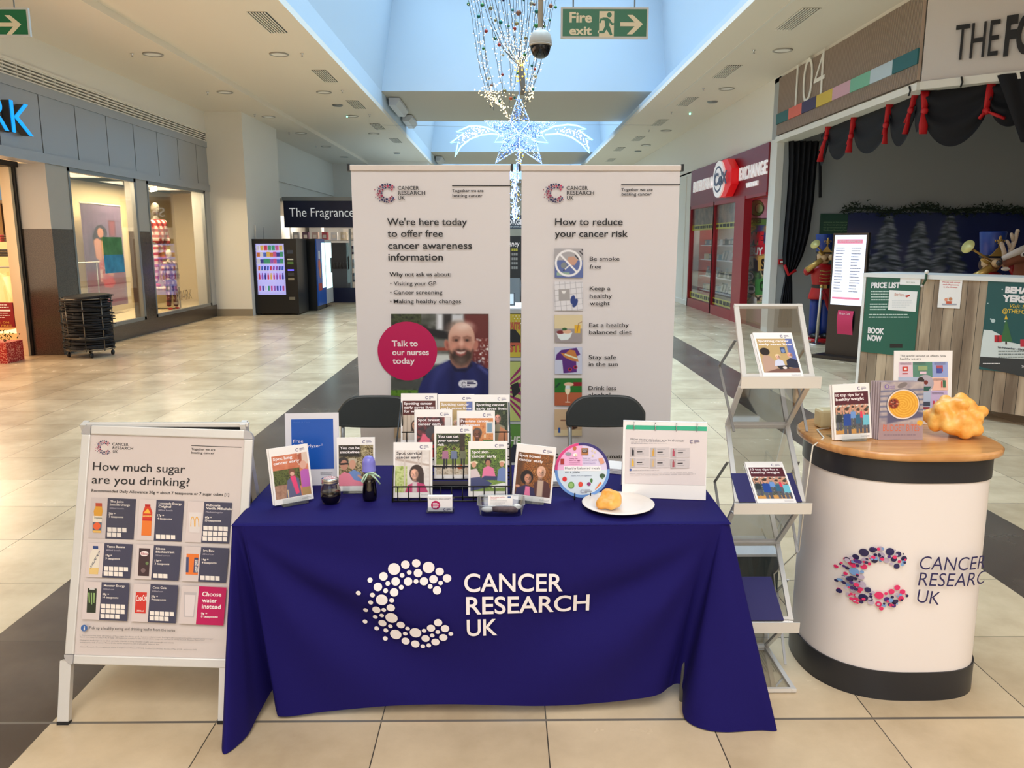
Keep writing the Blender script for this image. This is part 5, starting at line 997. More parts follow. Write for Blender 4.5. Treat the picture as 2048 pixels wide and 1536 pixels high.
def wrapf(u, v, e):  # u = metres along x, projected to the curved front; v = height down from 1
    x = max(-.3139, min(.3139, u)); ee = 2.35 if x < 0 else 3.3; q = (1 - abs(x / .3148) ** ee) ** (1 / ee); nx = (abs(x) / .3148) ** (ee - 1) * (1 if x > 0 else -1) * .9; return (x + nx * e, -(.3015 + (.016 * (v - .5) if v > .5 else .024 * (v - .5))) * q - e - .0006, 1 - v)
def wpx(px, py):
    Yq = 2.72
    for _ in range(9): q_ = onY(px, py, Yq); Yq = 3.02 + wrapf(q_.x - 1.53, 1 - q_.z, 0)[1]
    return q_.x - 1.53, q_.z
P = Page(1, 1, fn=lambda u, v, e: wrapf(u, v, e + .001))
a = onY(1668, 1150, 2.72); b_ = onY(1958, 1150, 2.72); zt = onY(1750, 1090, 2.72).z; zb = onY(1750, 1212, 2.72).z
x0 = a.x - 1.555; kx = (onY(1812, 1110, 2.72).x - a.x) / 712; kz = (zt - zb) / 692; rs = random.Random(11); PUR = C(74, 42, 120)
cc = [mat('pink_dot', (222, 44, 104), .45), mat('pink_dot', (0, 0, 0)), PUR, mat('navy_dot', (42, 34, 78), .45), C(186, 170, 190), C(120, 160, 210), NAVY]
def dd_(cx, cy_, r, n_): X_, Z_ = wpx(1670 + (cx - 113) * .2, 1092 + (cy_ - 135) * .174); P.disc(X_, 1 - Z_, r * kx, cc[rs.randrange(7)], 'printed_emblem', n_)
for cx, cy_, r in DOTS: dd_(cx, cy_, r * .88, 14)
for k in range(120):
    cx, cy_, r = DOTS[rs.randrange(len(DOTS))]; cx += rs.uniform(-40, 40); cy_ += rs.uniform(-40, 40); q = rs.uniform(7, 22)
    if math.hypot((cx - 570), (cy_ - 480)) > 215 or cx < 200: dd_(cx, cy_, q, 10)
for t_, xa_, xb_, yb in (('CANCER', 1833, 1956, 1134), ('RESEARC', 1830, 1956, 1166), ('UK', 1828, 1872, 1199)):
    A_ = onY(xa_, yb, 2.73); 
    sx = lambda px: wpx(px, yb)[0]; A_ = Vector((0, 0, wpx(xa_, yb)[1]))
    n_ = len(t_); V, F, g0, g1 = glyphs(t_, -.004, .12, 4); chh = .052
    e = P.e(); P.mb('printed_name').add([P.p3(sx(xa_) + (x - g0) / (g1 - g0) * (sx(xb_) - sx(xa_)), 1 - (A_.z + y * chh / CAP - (.012 * (x - g0) / (g1 - g0))), e) for x, y in V], F, NAVY)
P.build(tcn)
# things on the counter
p = onZ(1668, 883, CT); q = onZ(1741, 879, CT)
leaflet('leaflet titled 10 top tips standing at the left of the wooden counter top', 'weight', T1['weight'], ((p.x + q.x) / 2 + .003, (p.y + q.y) / 2, CT + .006), 5, 10, roll=-2, stack=2)
stand('clear acrylic stand behind the leaflet on the counter', (p.x + q.x) / 2, (p.y + q.y) / 2, CT, 5, 10)
p = onZ(1757, 880, CT); q = onZ(1843, 880, CT); wq = q.x - p.x
G2 = 'cookery booklets on the counter'
for k in range(5):
    t = thing('cookery_booklet', ('front booklet' if k == 0 else 'booklet') + ' with a round dish of yellow mash, ' + ('front of its row', 'second in its row', 'third in its row', 'fourth in its row', 'back of its row')[k] + ' on the counter', 'booklet', (p.x + wq / 2 - k * .006, p.y + k * .007, CT + .001), (R(-5), 0, 0), G2)
    mb = MB(); mb.box(-wq / 2, 0, 0, wq / 2, .004, .222, C(172, 156, 160)); mb.build('cover', t)
    if k == 0:
        P = Page(wq * 1000, 222, [(858, 348), (1240, 348), (1228, 885), (865, 885)], fn=lambda u, v, e: (u / 1000 - wq / 2, -e, .222 - v / 1000))
        A = Art(860, 350, 1238, 884, 90, (164, 150, 156)); A.noise(80, [(150, 140, 150), (190, 176, 172), (160, 148, 150)], 2); A.rect(860, 740, 1240, 886, (170, 146, 150), 6)
        for k2 in range(6): A.line([(860, 440 + k2 * 48), (1240, 420 + k2 * 48)], 12, (90, 96, 130), 4)
        A.poly([(930, 740), (1235, 680), (1240, 640), (930, 560)], (96, 92, 120), 4); A.ell(1050, 380, 46, 24, (126, 116, 116), -25); A.ell(1062, 560, 142, 142, (236, 214, 206)); A.ell(1062, 560, 146, 146, (60, 66, 90)); A.ell(1062, 560, 140, 140, (236, 220, 210)); A.ell(1064, 560, 130, 128, (226, 160, 50))
        ang = np.arctan2(A.Y - 570, A.X - 1060); rr_ = np.hypot(A.X - 1060, A.Y - 570); A.mix(((np.sin(rr_ * .28 + ang * 3) > .1) & (np.hypot(A.X - 1062, A.Y - 560) < 124)) * .6, (246, 196, 84)); A.ell(980, 555, 44, 46, (120, 40, 30), 0, 4)
        rsn = np.random.RandomState(2)
        for k2 in range(26): A.ell(980 + rsn.uniform(-36, 36), 555 + rsn.uniform(-38, 38), 8, 7, [(170, 60, 40), (90, 30, 24), (206, 150, 120)][k2 % 3])
        A.ell(1212, 735, 26, 26, (232, 178, 60)); P.art(A, 'cover_photo'); P.text(898, 808, 'BUDGET BITES', 1208, 60, C(214, 110, 70), 'title', 0); P.lines(905, 846, 1190, 1, 10, 8, C(140, 120, 130), 'title'); P.ring(912, 394, 20, 6, C(120, 90, 170), 'logo', 16); P.lines(936, 380, 985, 4, 11, 4, C(120, 90, 170), 'logo', frac=.2); P.build(t)
p = onZ(1797, 872, CT + .0); yS = 3.17; a = onY(1797, 709, yS); b_ = onY(1915, 709, yS); 
t = thing('display_card', 'white upright card titled The world around us affects how healthy we are', 'display card', ((a.x + b_.x) / 2, yS, CT + .001), (R(-7), 0, 0)); hh = .305; wd = b_.x - a.x
mb = MB(); mb.box(-wd / 2, 0, 0, wd / 2, .004, hh, PAPER); mb.box(-wd / 2, .004, 0, wd / 2, .07, .003, PAPER); mb.build('card', t)
P = Page(wd, hh, [(1005, 88), (1560, 92), (1518, 820), (980, 820)], fn=lambda u, v, e: (u - wd / 2, -e, hh - v))
P.text(1058, 150, 'The world around us affects how', 1494, 20, INK, 'title', .004); P.text(1058, 180, 'healthy we are', 1256, 20, INK, 'title', .004)
for x0, y0, x1, y1, c in ((1046, 205, 1178, 355, (226, 200, 214)), (1178, 205, 1362, 360, (90, 140, 120)), (1362, 205, 1508, 358, (150, 164, 214)), (1355, 362, 1505, 488, (240, 190, 170)), (1340, 490, 1498, 680, (196, 176, 214)), (1040, 355, 1340, 680, (176, 190, 214))): P.rect(x0, y0, x1, y1, C(*c), 'infographic')
P.disc(1290, 420, 82, C(176, 168, 180), 'infographic', 32); P.disc(1250, 400, 34, C(50, 40, 40), 'infographic', 20, 44); P.disc(1298, 410, 20, C(120, 50, 40), 'infographic'); P.shape([(1230, 450), (1350, 450), (1320, 492), (1240, 492)], C(36, 90, 80), 'infographic')
for x, y, w_, h_, c in ((1078, 250, 52, 46, (206, 70, 60)), (1095, 262, 24, 24, (240, 220, 210)), (1076, 315, 52, 10, (190, 60, 60)), (1226, 245, 88, 46, (150, 170, 120)), (1240, 300, 64, 26, (230, 200, 214)), (1400, 240, 60, 60, (176, 80, 90)), (1400, 270, 50, 46, (70, 80, 160)), (1440, 400, 10, 60, (200, 60, 60)), (1456, 390, 26, 70, (60, 110, 80)), (1240, 600, 90, 40, (60, 70, 90)), (1236, 650, 90, 24, (150, 60, 70)), (1360, 590, 12, 60, (200, 60, 80)), (1430, 590, 12, 60, (70, 70, 140)), (1395, 580, 10, 70, (226, 150, 140))): P.rect(x, y, x + w_, y + h_, C(*c), 'infographic')
for x, y in ((1056, 216), (1190, 216), (1378, 218), (1366, 376), (1352, 512)): P.lines(x, y, x + 110, 2, 12, 4, C(90, 80, 100), 'infographic', frac=.3)
P.lines(1270, 740, 1345, 2, 12, 4, C(120, 116, 120), 'infographic'); P.build(t)
p = onZ(1922, 878, CT + .0)
lump('fat_model', 'big knobbly orange yellow rubber model of fat on the wooden counter', (p.x, p.y + .06, CT + .0005), [(x * .98, y * .98, z * 1.02, r * .88) for x, y, z, r in [(-.07, -.01, .03, .062), (-.03, -.05, .02, .062), (.03, -.045, .03, .066), (.075, .0, .03, .064), (-.05, .0, .075, .060), (-.01, -.02, .09, .058), (.04, -.01, .085, .060), (.07, .02, .06, .052), (0, .04, .05, .08), (-.08, .03, .04, .05), (.0, -.06, .05, .052), (-.055, -.04, .05, .046), (.06, -.05, .055, .044), (.01, -.065, .0, .05), (-.085, -.02, .012, .036), (.1, .02, .025, .036), (-.03, .02, .105, .036), (.02, .0, .115, .04), (-.06, -.06, .02, .04), (.05, -.07, .01, .045), (.09, -.03, .07, .04), (-.075, -.03, .085, .04), (.0, -.05, .1, .04)]], 2, .008)
t = thing('extension_box', 'cream moulded plastic case with a white cable behind the counter leaflet', 'case', (onZ(1700, 858, CT).x, 3.12, CT + .001), (0, 0, R(4)))
mb = MB(); mb.box(-.125, -.02, 0, .135, .045, .078, mat('cream_plastic', (206, 192, 150), .4)); mb.build('case', t, .012); P = Page(1, 1, fn=lambda u, v, e: (u, -.0205 - e, v)); P.rect(-.07, .02, -.03, .045, C(226, 190, 80), 'case_label'); P.build(t)
mb = MB(); c0 = onZ(1648, 858, CT); mb.tube([(c0.x + .02, c0.y - .0, CT + .004), (c0.x - .04, c0.y - .03, CT + .004), (1.225, 2.93, CT + .004), (1.172, 2.90, CT - .02), (1.165, 2.92, .75), (1.17, 2.96, .5), (1.20, 3.3, .25), (1.24, 3.33, .02)], .0028, mat('white_cable', (222, 216, 200), .4), 8)
o = mb.build('power_cable'); tag(o, 'white power cable running off the counter edge down to the floor', 'cable')
mb = MB(); mb.box(-.16, -.12, 0, .16, .12, .21, mat('crate_green', (36, 50, 54), .5)); mb.box(-.165, -.125, .21, .165, .125, .222, mat('crate_white', (206, 204, 204), .4)); o = mb.build('storage_box'); o.location = (1.17, 3.72, 0); tag(o, 'dark storage box with white lid on floor behind the counter', 'box')
# ---------------------------------------------------------------- ceiling fittings
VO = mat('vent_void', (24, 24, 26), .7)
def vent(x, y, label):
    t = thing('ceiling_vent', label, 'vent', (x, y, ZC - .002), group='slotted ceiling vents')
    mb = MB(); mb.box(-.13, -.52, -.004, .13, .52, 0, VO); mb.build('backing', t)
    mb = MB()
    for k in range(7): mb.box(-.13 + k * .0385, -.53, -.014, -.113 + k * .0385, .53, -.004, WHITE)
    mb.build('slats', t); return t
s_ = 3.012 / 2.892
for k, (x, y) in enumerate(((536, 45), (650, 152), (712, 209), (755, 253), (791, 281), (1595, 38), (1454, 143), (1375, 203), (1320, 245), (1277, 277), (1239, 298), (1222, 320))):
    if k > 9 : p = onZ(x, y, ZC)
    else: p = onZ(x, y, ZC)
    vent(p.x, p.y, 'slotted air vent in the ceiling, ' + ('left' if k < 5 else 'right') + ' row, ' + ('nearest', 'second', 'third', 'fourth', 'fifth', 'sixth', 'seventh')[k if k < 5 else k - 5] + ' from the camera')
LMP = mat('downlight_diffuser', (230, 228, 220), .4, emit=.08)
def down(x, y, z, label):
    t = thing('ceiling_downlight', label, 'downlight', (x, y, z), group='round ceiling downlights')
    mb = MB(); mb.lathe([(.13, 0), (.155, 0), (.155, -.012), (.13, -.016), (.13, 0)], mat('ring_grey', (170, 166, 160), .4), 28, close=False); mb.build('ring', t)
    mb = MB(); mb.lathe([(.0001, -.004), (.13, -.004)], LMP, 24, close=False); mb.build('diffuser', t)
def sprink(x, y, z, label):
    mb = MB(); mb.lathe([(.0001, 0), (.03, 0), (.03, -.006), (.012, -.01), (.012, -.045), (.02, -.05), (.0001, -.052)], CHROME, 12); o = mb.build('sprinkler_head'); o.location = (x, y, z); tag(o, label, 'sprinkler', 'ceiling sprinklers')
od = ('nearest', 'second', 'third', 'fourth', 'fifth', 'sixth', 'seventh')
for k, (x, y) in enumerate(((306, 108), (450, 184), (537, 233), (602, 266), (652, 293), (688, 314))): p = onZ(x, y, 4.62); down(p.x, p.y, 4.618, 'round downlight over the left shop fronts, %s from the camera' % od[k])
for k, (x, y) in enumerate(((558, 108), (648, 184), (704, 232), (748, 267))): p = onZ(x, y, ZC); down(p.x, p.y, ZC - .002, 'round downlight beside the left ceiling vents, %s from the camera' % od[k])
for k, (x, y) in enumerate(((1565, 100), (1453, 177), (1332, 261), (1292, 290))): p = onZ(x, y, ZC); down(p.x, p.y, ZC - .002, 'round downlight beside the right ceiling vents, %s from the camera' % od[k])
for k, (x, y) in enumerate(((264, 110), (415, 187), (509, 232), (578, 268), (632, 294))): p = onZ(x, y - 3, 4.62); sprink(p.x, p.y, 4.62, 'small sprinkler head over the left shop fronts, %s from the camera' % od[k])
for k, (x, y) in enumerate(((604, 110), (684, 184), (739, 232))): p = onZ(x, y - 3, ZC); sprink(p.x, p.y, ZC, 'small sprinkler head by the left vents, %s from the camera' % od[k])
for k, (x, y) in enumerate(((1508, 103), (1407, 179), (1343, 227), (1298, 263))): p = onZ(x, y - 3, ZC); sprink(p.x, p.y, ZC, 'small sprinkler head by the right vents, %s from the camera' % od[k])
for k, (x, y) in enumerate(((675, 210), (794, 306), (1425, 203), (1276, 302))): p = onZ(x, y, ZC); mb = MB(); mb.lathe([(.0001, -.03), (.1, -.026), (.12, 0)], GREYM, 20); o = mb.build('ceiling_speaker'); o.location = p; tag(o, 'small grey round ceiling speaker, %s' % ('near left', 'far left', 'near right', 'far right')[k], 'speaker', 'ceiling speakers')
for k, (x, y, l) in enumerate(((694, 231, 1), (1380, 226, 1))):
    p = onZ(x, y, ZC); mb = MB(); mb.ball((0, 0, -.02), .022, mat('green_led', (120, 255, 210), .3, emit=4), 8); o = mb.build('indicator_light'); o.location = p; tag(o, 'tiny green indicator light on the %s ceiling' % ('left', 'right')[k], 'light')
for k, (ya, yb, xx) in enumerate(((19.9, 21.7, XL + .06), (22.5, 23.9, XL + .06), (33, 34.5, XL + .06))):
    mb = MB(); mb.prism([(0, 0), (.26, 0), (.26, -.06), (.16, -.17), (0, -.17)], ya, yb, mat('shutter_box', (206, 208, 216), .4), M=Matrix(((1, 0, 0, xx), (0, 0, 1, 0), (0, 1, 0, ZB - .02), (0, 0, 0, 1)))); o = mb.build('unit_heater'); tag(o, 'pale boxy wall unit under the roof bridge, %s of three' % ('nearest', 'middle', 'farthest')[k], 'wall unit')
mb = MB(); 
for (a, b_, z) in ((9.5, 18.6, ZC - .001),): mb.box(3.62, a, z - .006, 3.66, b_, z, mat('ceiling_strip', (236, 232, 224), .5))
o = mb.build('trim_3'); struct(o)
# exit signs
GRN = mat('exit_green', (6, 104, 62), .35); EXW = mat('exit_cream', (222, 210, 176), .4)
def exitsign(label, x0, x1, z0, z1, Y, full):
    cx = (x0 + x1) / 2; W = (x1 - x0); Hh = z1 - z0; t = thing('exit_sign', label, 'exit sign', (cx, Y, z0), group=None)
    mb = MB(); mb.box(-W / 2, 0, 0, W / 2, .02, Hh, mat('sign_edge', (196, 196, 190), .4)); mb.build('casing', t)
    P = Page(W, Hh, fn=lambda u, v, e: (u - W / 2, -e, Hh - v)); k = W / 508 if full else W / 508
    P.shape([(.012, .012), (W - .012, .012), (W - .012, Hh - .012), (.012, Hh - .012)], GRN, 'green_face')
    P.uv = lambda x, y: (x * k, y * k)
    if full:
        P.text(50, 82, 'Fire', 180, 54, EXW, 'lettering', .03, 0, 4); P.text(50, 150, 'exit', 180, 46, EXW, 'lettering', .03, 0, 4)
        P.rect(222, 22, 308, 165, EXW, 'running_person'); P.disc(280, 42, 14, GRN, 'running_person', 20)
        for q in ([(240, 55), (270, 56), (284, 70), (280, 110), (258, 112), (254, 76)], [(282, 62), (300, 88), (312, 84), (314, 92), (296, 100), (276, 76)], [(250, 60), (228, 62), (222, 84), (230, 88), (236, 72), (256, 72)], [(262, 104), (284, 104), (300, 150), (288, 154), (262, 118)], [(256, 104), (272, 112), (252, 142), (214, 142), (214, 130), (244, 128)]): P.shape(q, GRN, 'running_person')
        P.shape([(214, 130), (222, 126), (222, 142), (214, 142)], EXW, 'running_person')
        a = 344
    else: a = 330
    P.shape([(a, 82), (a + 84, 82), (a + 40, 42), (a + 72, 42), (a + 132, 92), (a + 72, 148), (a + 40, 148), (a + 84, 104), (a, 104)], EXW, 'arrow'); P.build(t)
    for s in (-.36, .34): mb = MB(); mb.tube([(s * W, .01, Hh), (s * W, .01, Hh + (1.35 if not full else 3.2))], .005, GREYM, 6); mb.build('hanging_rod', t)
    if full: mb = MB(); mb.tube([(-W * .5, .01, Hh + 3.2), (W * .5, .01, Hh + 3.2)], .01, GREYM, 6); mb.build('hanging_bar', t)
a = onY(1122, 14, 5.4); b_ = onY(1296, 77, 5.4); exitsign('green hanging sign reading Fire exit with running figure and arrow', a.x, b_.x, b_.z, a.z, 5.4, True)
a = onY(55, 15, 5.4); b_ = onY(55, 73, 5.4); exitsign('green hanging sign with a white arrow at the far left', a.x - .56, a.x, b_.z, a.z, 5.4, False)
# security camera on a pole
p = onY(1081, 90, 7.4); t = thing('security_camera', 'domed security camera hanging on a long cream pole', 'camera', (p.x, 7.4, p.z))
CB = mat('camera_cream', (186, 176, 162), .4); mb = MB(); mb.lathe([(.1, .0), (.102, .01), (.098, .05), (.085, .09), (.06, .115), (.03, .125), (.026, .14)], CB, 28); mb.build('housing', t)
mb = MB(); mb.lathe([(.0001, -.115), (.04, -.108), (.068, -.085), (.084, -.05), (.09, -.02), (.092, 0)], mat('dome_black', (16, 18, 24), .08), 28); mb.build('dome', t); mb = MB(); mb.lathe([(.094, -.012), (.101, -.004), (.101, .004), (.094, .004)], CB, 28, close=False); mb.build('rim', t)
mb = MB(); mb.tube([(0, 0, .13), (0, 0, 3.0)], .0235, CB, 14); mb.build('pole', t); mb = MB(); mb.tube([(.015, -.03, .13), (.035, -.03, .17), (.02, -.03, .2)], .005, DARKG, 6); mb.build('cable', t)
# ---------------------------------------------------------------- hanging light decoration
YT = 13.0; rs = random.Random(3)
TWIG = mat('twig_wire', (96, 100, 104), .5); BULB = mat('warm_bulb', (255, 236, 196), .3, emit=2.2, ecol=(255, 222, 160)); CBULB = mat('cool_bulb', (200, 225, 255), .3, emit=1.8, ecol=(150, 185, 255)); YB = mat('amber_bulb', (255, 214, 90), .3, emit=1.8, ecol=(255, 196, 60))
tree = thing('light_string_chandelier', 'hanging bunch of twiggy light strings fanning up to the roof opening', 'decoration', (.26, YT, 4.0))
kn = onY(1042, 142, YT) - Vector(tree.location); kn2 = onY(1045, 190, YT) - Vector(tree.location)
for k in range(30):
    px = 936 + 174 * k / 29; tp = onY(px, 0, YT + rs.uniform(-.5, .5)) - Vector(tree.location); up = tp + (tp - kn) * .55; up.z = tp.z + 1.3
    inner = 4 < k < 25 and k % 3 != 1; dy = rs.uniform(-.4, .4); mb = MB()
    if inner: end = kn + Vector((0, 0, .05))
    else: end = onY(1018 + (px - 1018) * .42 + rs.uniform(-8, 8), 196 + rs.uniform(-12, 40), YT + dy) - Vector(tree.location)
    m1 = tp.lerp(end, .55) + Vector(((tp.x - end.x) * (.10 if inner else .12), 0, -.1 if inner else .0)); pts = [up, tp, m1, end]; sm = []
    for i in range(24): sm.append(Vector(catmull([tuple(q) for q in pts], 3 * i / 23)) + Vector((rs.uniform(-.008, .008), 0, 0)))
    mb.tube(sm, .0065 if inner else .0045, TWIG, 5)
    for i in range(3, 23):
        for q in range(2 if i > 12 else 1): o_ = sm[i] + Vector((rs.uniform(-.035, .035), rs.uniform(-.03, .03), rs.uniform(-.06, .06))); mb.ball(o_, .0075 if i > 10 else .005, BULB, 4)
    mb.build('light_string', tree)
mb = MB(); mb.tube([kn + Vector((0, 0, .1)), kn, kn2 + Vector((.01, 0, .12)), kn2], [.03, .055, .04, .03], mat('bark_grey', (110, 104, 98), .7), 8)
for k in range(46): mb.ball(kn + Vector((rs.gauss(0, .05), rs.uniform(-.05, .05), rs.uniform(-.16, .16))), .014, YB, 4)
mb.build('trunk', tree)
for side in (-1, 1):
    for k in range(4 if side < 0 else 1):
        mb = MB(); a = onY(990 - k * 12 if side < 0 else 1062 + k * 9, 170 + k * 4, YT) - Vector(tree.location); b_ = onY(1022 - k * 5 if side < 0 else 1062 + k * 4, 250 - k * 14 if side < 0 else 200 + k * 3, YT) - Vector(tree.location)
        for i in range(26): mb.ball(a.lerp(b_, i / 25) + Vector((rs.uniform(-.035, .035), 0, rs.uniform(-.03, .03))), .011, BULB, 4)
        mb.tube([a, b_], .003, TWIG, 4); mb.build('light_tail', tree)
BC = {'green': (60, 130, 70), 'teal': (20, 110, 96), 'red': (176, 60, 50), 'gold': (150, 136, 84), 'copper': (150, 96, 70), 'cream': (196, 184, 150), 'dark blue': (24, 40, 96), 'orange': (206, 96, 50)}
bb = [(270,60,23,'green'),(470,75,27,'green'),(597,120,28,'gold'),(418,240,25,'teal'),(915,148,18,'teal'),(1005,188,38,'copper'),(1190,50,30,'cream'),(1230,65,20,'copper'),(1265,168,28,'teal'),(1475,85,30,'copper'),(1545,105,20,'green'),(1458,292,18,'teal'),(740,325,28,'teal'),(665,295,19,'gold'),(975,345,28,'gold'),(858,383,17,'green'),(945,420,25,'red'),(528,455,25,'red'),(1262,375,32,'green'),(1385,390,16,'green'),(660,560,25,'teal'),(720,655,25,'red'),(1105,555,22,'gold'),(488,710,20,'green'),(1092,800,22,'green'),(778,805,17,'cream'),(565,1145,20,'cream'),(765,1092,20,'red'),(608,1250,20,'copper'),(1198,962,19,'teal'),(1238,1010,18,'red'),(1250,1115,22,'cream'),(1215,1305,20,'teal'),(800,1330,27,'gold'),(890,1440,25,'orange'),(945,1430,17,'teal'),(728,1483,19,'teal'),(780,4,18,'dark blue'),(1080,3,16,'teal'),(985,1073,14,'green')]
tot = {}
for x, y, r, c in bb: tot[c] = tot.get(c, 0) + 1
cnt = {}
for x, y, r, c in bb:
    p = onY(900 + x / 7.314, y / 7.314, YT - .15); mb = MB(); rr_ = r / 7.314 / 1575 * YT * 1.0; mb.ball((0, 0, 0), rr_, noise_mat('glitter_' + c.replace(' ', '_'), tuple(int(v * .7) for v in BC[c]), BC[c], 90, .3, 2, metal=.4), 14); mb.tube([(0, 0, rr_), (0, 0, rr_ + .04)], .003, GREYM, 4)
    o = mb.build('bauble'); o.location = p; cnt[c] = cnt.get(c, 0) + 1
    hz = 'upper' if y < 400 else 'middle' if y < 1000 else 'lowest'; vx = 'left' if x < 700 else 'right' if x > 1080 else 'centre'
    tag(o, '%s glitter bauble number %d down, at the %s %s of the hanging light strings' % (c, cnt[c], hz, vx) if False else '%s glitter bauble on the %s %s light strings, %s %s one' % (c, hz, vx, ('topmost', 'second', 'third', 'fourth', 'fifth', 'sixth', 'seventh', 'eighth', 'ninth', 'tenth', 'eleventh', 'twelfth')[cnt[c] - 1], c), 'bauble', 'baubles on the hanging light strings')
# illuminated shooting star
YS = 17.0; st = thing('illuminated_star', 'big hanging star of blue white lights with two curved shooting tails', 'decoration', (.36, YS, 3.3)); O = Vector(st.location)
def sp(x, y, d=0): return onY(880 + x / 5.485, 180 + y / 5.485, YS + d) - O
ROPE = mat('rope_light', (190, 240, 255), .3, emit=1.5, ecol=(150, 225, 255)); FRM = mat('star_frame', (150, 170, 210), .3, .6)
star = [(862, 60), (985, 345), (1265, 360), (1050, 540), (1115, 805), (870, 640), (610, 800), (700, 545), (490, 340), (765, 345)]
for d in (-.12, .12):
    mb = MB()
    P3 = [sp(x, y, d) for x, y in star]
    for a, b_ in zip(P3, P3[1:] + P3[:1]):
        mb.tube([a, b_], .006, FRM, 5); n_ = int((b_ - a).length / .028)
        for i in range(n_): mb.ball(a.lerp(b_, i / n_), .0115, CBULB, 4)
    c = sp(865, 480, d)
    for a in P3: mb.tube([a, c], .005, FRM, 4); [mb.ball(a.lerp(c, i / 22), .010, CBULB, 4) for i in range(22)]
    mb.build('star_outline', st)
mb = MB(); 
import itertools
def instar(x, y):
    ins = False
    for a, b_ in zip(star, star[1:] + star[:1]):
        if (a[1] > y) != (b_[1] > y) and x < (b_[0]-a[0]) * (y-a[1]) / (b_[1]-a[1]) + a[0]: ins = not ins
    return ins
k = 0
while k < 620:
    x = rs.uniform(490, 1265); y = rs.uniform(60, 805)
    if instar(x, y):
        k += 1; c = sp(x, y, rs.uniform(-.1, .1))
        if k % 3 == 0: d_ = Vector((rs.uniform(-.06, .06), 0, rs.uniform(-.06, .06))); mb.tube([c - d_, c + d_], .006, mat('tinsel_blue', (120, 160, 230), .25, .7), 4)
        else: mb.ball(c, .009, CBULB if k % 4 else BULB, 4)
mb.build('star_filling', st)
wl = [(640, 465), (500, 410), (400, 395), (320, 398), (180, 460), (265, 470), (115, 580), (200, 570), (165, 735), (230, 620), (330, 540), (450, 495), (560, 480), (640, 490)]
wl2 = [(1100, 470), (1250, 400), (1400, 380), (1500, 390), (1605, 430), (1520, 440), (1675, 550), (1600, 530), (1640, 695), (1560, 600), (1450, 520), (1300, 480), (1150, 490)]
for w_ in (wl, wl2, [(700, 510), (650, 500), (600, 572), (720, 572), (760, 620)], [(1050, 500), (1120, 500), (1182, 578), (1060, 568), (1000, 540)]):
    mb = MB(); mb.tube([sp(x, y) for x, y in w_], .017, ROPE, 6)
    if len(w_) > 8:
        for k in range(110):
            a = w_[rs.randrange(1, 6)]; b_ = w_[-rs.randrange(2, 6)]; f = rs.uniform(.2, .8); mb.ball(sp(a[0] + (b_[0]-a[0]) * f, a[1] + (b_[1]-a[1]) * f), .010, BULB, 4)
    mb.build('shooting_tail', st)
mb = MB()
for s in (-1, 1):
    mb.tube([sp(865 + s * 60, 420), sp(865 + s * 560, 400 if s < 0 else 380), sp(865 + s * 1500, 385)], .003, GREYM, 4)
mb.build('guy_wire', st)
mb = MB()
for k in range(260): 
    y = 640 + 780 * (k / 260); wv = 70 + 90 * math.sin(k * .013); x = 825 + rs.gauss(0, 1) * 26 if y > 850 else 865 + rs.gauss(0, 20); mb.ball(sp(x, y, rs.uniform(-.08, .08)), .011, CBULB if k % 4 else YB, 4)
for k in range(60): a = sp(825 + rs.gauss(0, 22), rs.uniform(850, 1380)); mb.tube([a, a + Vector((rs.uniform(-.04, .04), 0, -.12))], .007, CBULB, 4)
mb.tube([sp(868, -1400), sp(868, 60), sp(860, 640), sp(825, 1400)], .012, FRM, 6); mb.build('hanging_column', st)
# ---------------------------------------------------------------- left shop: display windows
def pg(w_, h_, org, xd, nr, k=1.0):
    org = Vector(org); xd = Vector(xd); nr = Vector(nr); return Page(w_, h_, fn=lambda u, v, e: tuple(org + xd * u + Vector((0, 0, -v)) + nr * e))
# hanging print with reclining woman
a = onX(162, 405, -7.9); b_ = onX(232, 413, -7.9); 
ya, yb = onX(160, 405, -7.9).y, onX(240, 413, -7.9).y; zt_ = a.z; zb_ = .45
t = thing('window_poster', 'tall purple fabric print of a woman in checked nightwear in the shop window', 'poster', (-7.9, ya, zb_)); mb = MB(); mb.box(-.01, 0, 0, 0, yb - ya, zt_ - zb_, mat('print_back', (110, 90, 120), .6)); mb.build('fabric', t)
mb = MB(); mb.tube([(0, -.02, zt_ - zb_), (0, yb - ya + .02, zt_ - zb_)], .015, WHITE, 8); mb.build('hanging_rail', t)
A = Art(590, 280, 905, 1080, 70, (112, 92, 120)); A.noise(60, [(96, 80, 106), (130, 108, 136), (110, 90, 116)], 4)
for k in range(10): A.line([(600 + k * 34, 280), (590 + k * 34, 1080)], 8, (90, 74, 100), 6)
A.rect(790, 400, 850, 530, (90, 34, 44)); A.rect(800, 410, 842, 522, (130, 60, 66)); A.rect(590, 800, 905, 1080, (130, 40, 60), 12)
A.ell(725, 500, 50, 60, (36, 26, 30)); A.ell(700, 545, 40, 60, (40, 30, 34)); A.ell(722, 500, 24, 38, (206, 140, 110)); A.poly([(665, 560), (690, 540), (735, 565), (750, 700), (700, 720), (672, 690)], (216, 150, 122), 2); A.poly([(690, 720), (750, 700), (790, 820), (760, 900), (700, 880)], (200, 110, 110), 3); A.noise(16, [(190, 50, 50), (236, 214, 206)], 7, (690, 730, 770, 880)); A.poly([(710, 860), (790, 840), (812, 900), (780, 935), (720, 925)], (206, 40, 50), 3); A.poly([(750, 800), (806, 820), (800, 850), (760, 830)], (214, 150, 120), 2)
P = pg(yb - ya, zt_ - zb_, (0.001, 0, zt_ - zb_), (0, 1, 0), (1, 0, 0)); kk = (yb - ya) / 315; kz2 = (zt_ - zb_) / 800; P.uv = lambda x, y: ((x - 590) * kk, (y - 280) * kz2); P.art(A, 'photo_print'); P.build(t)
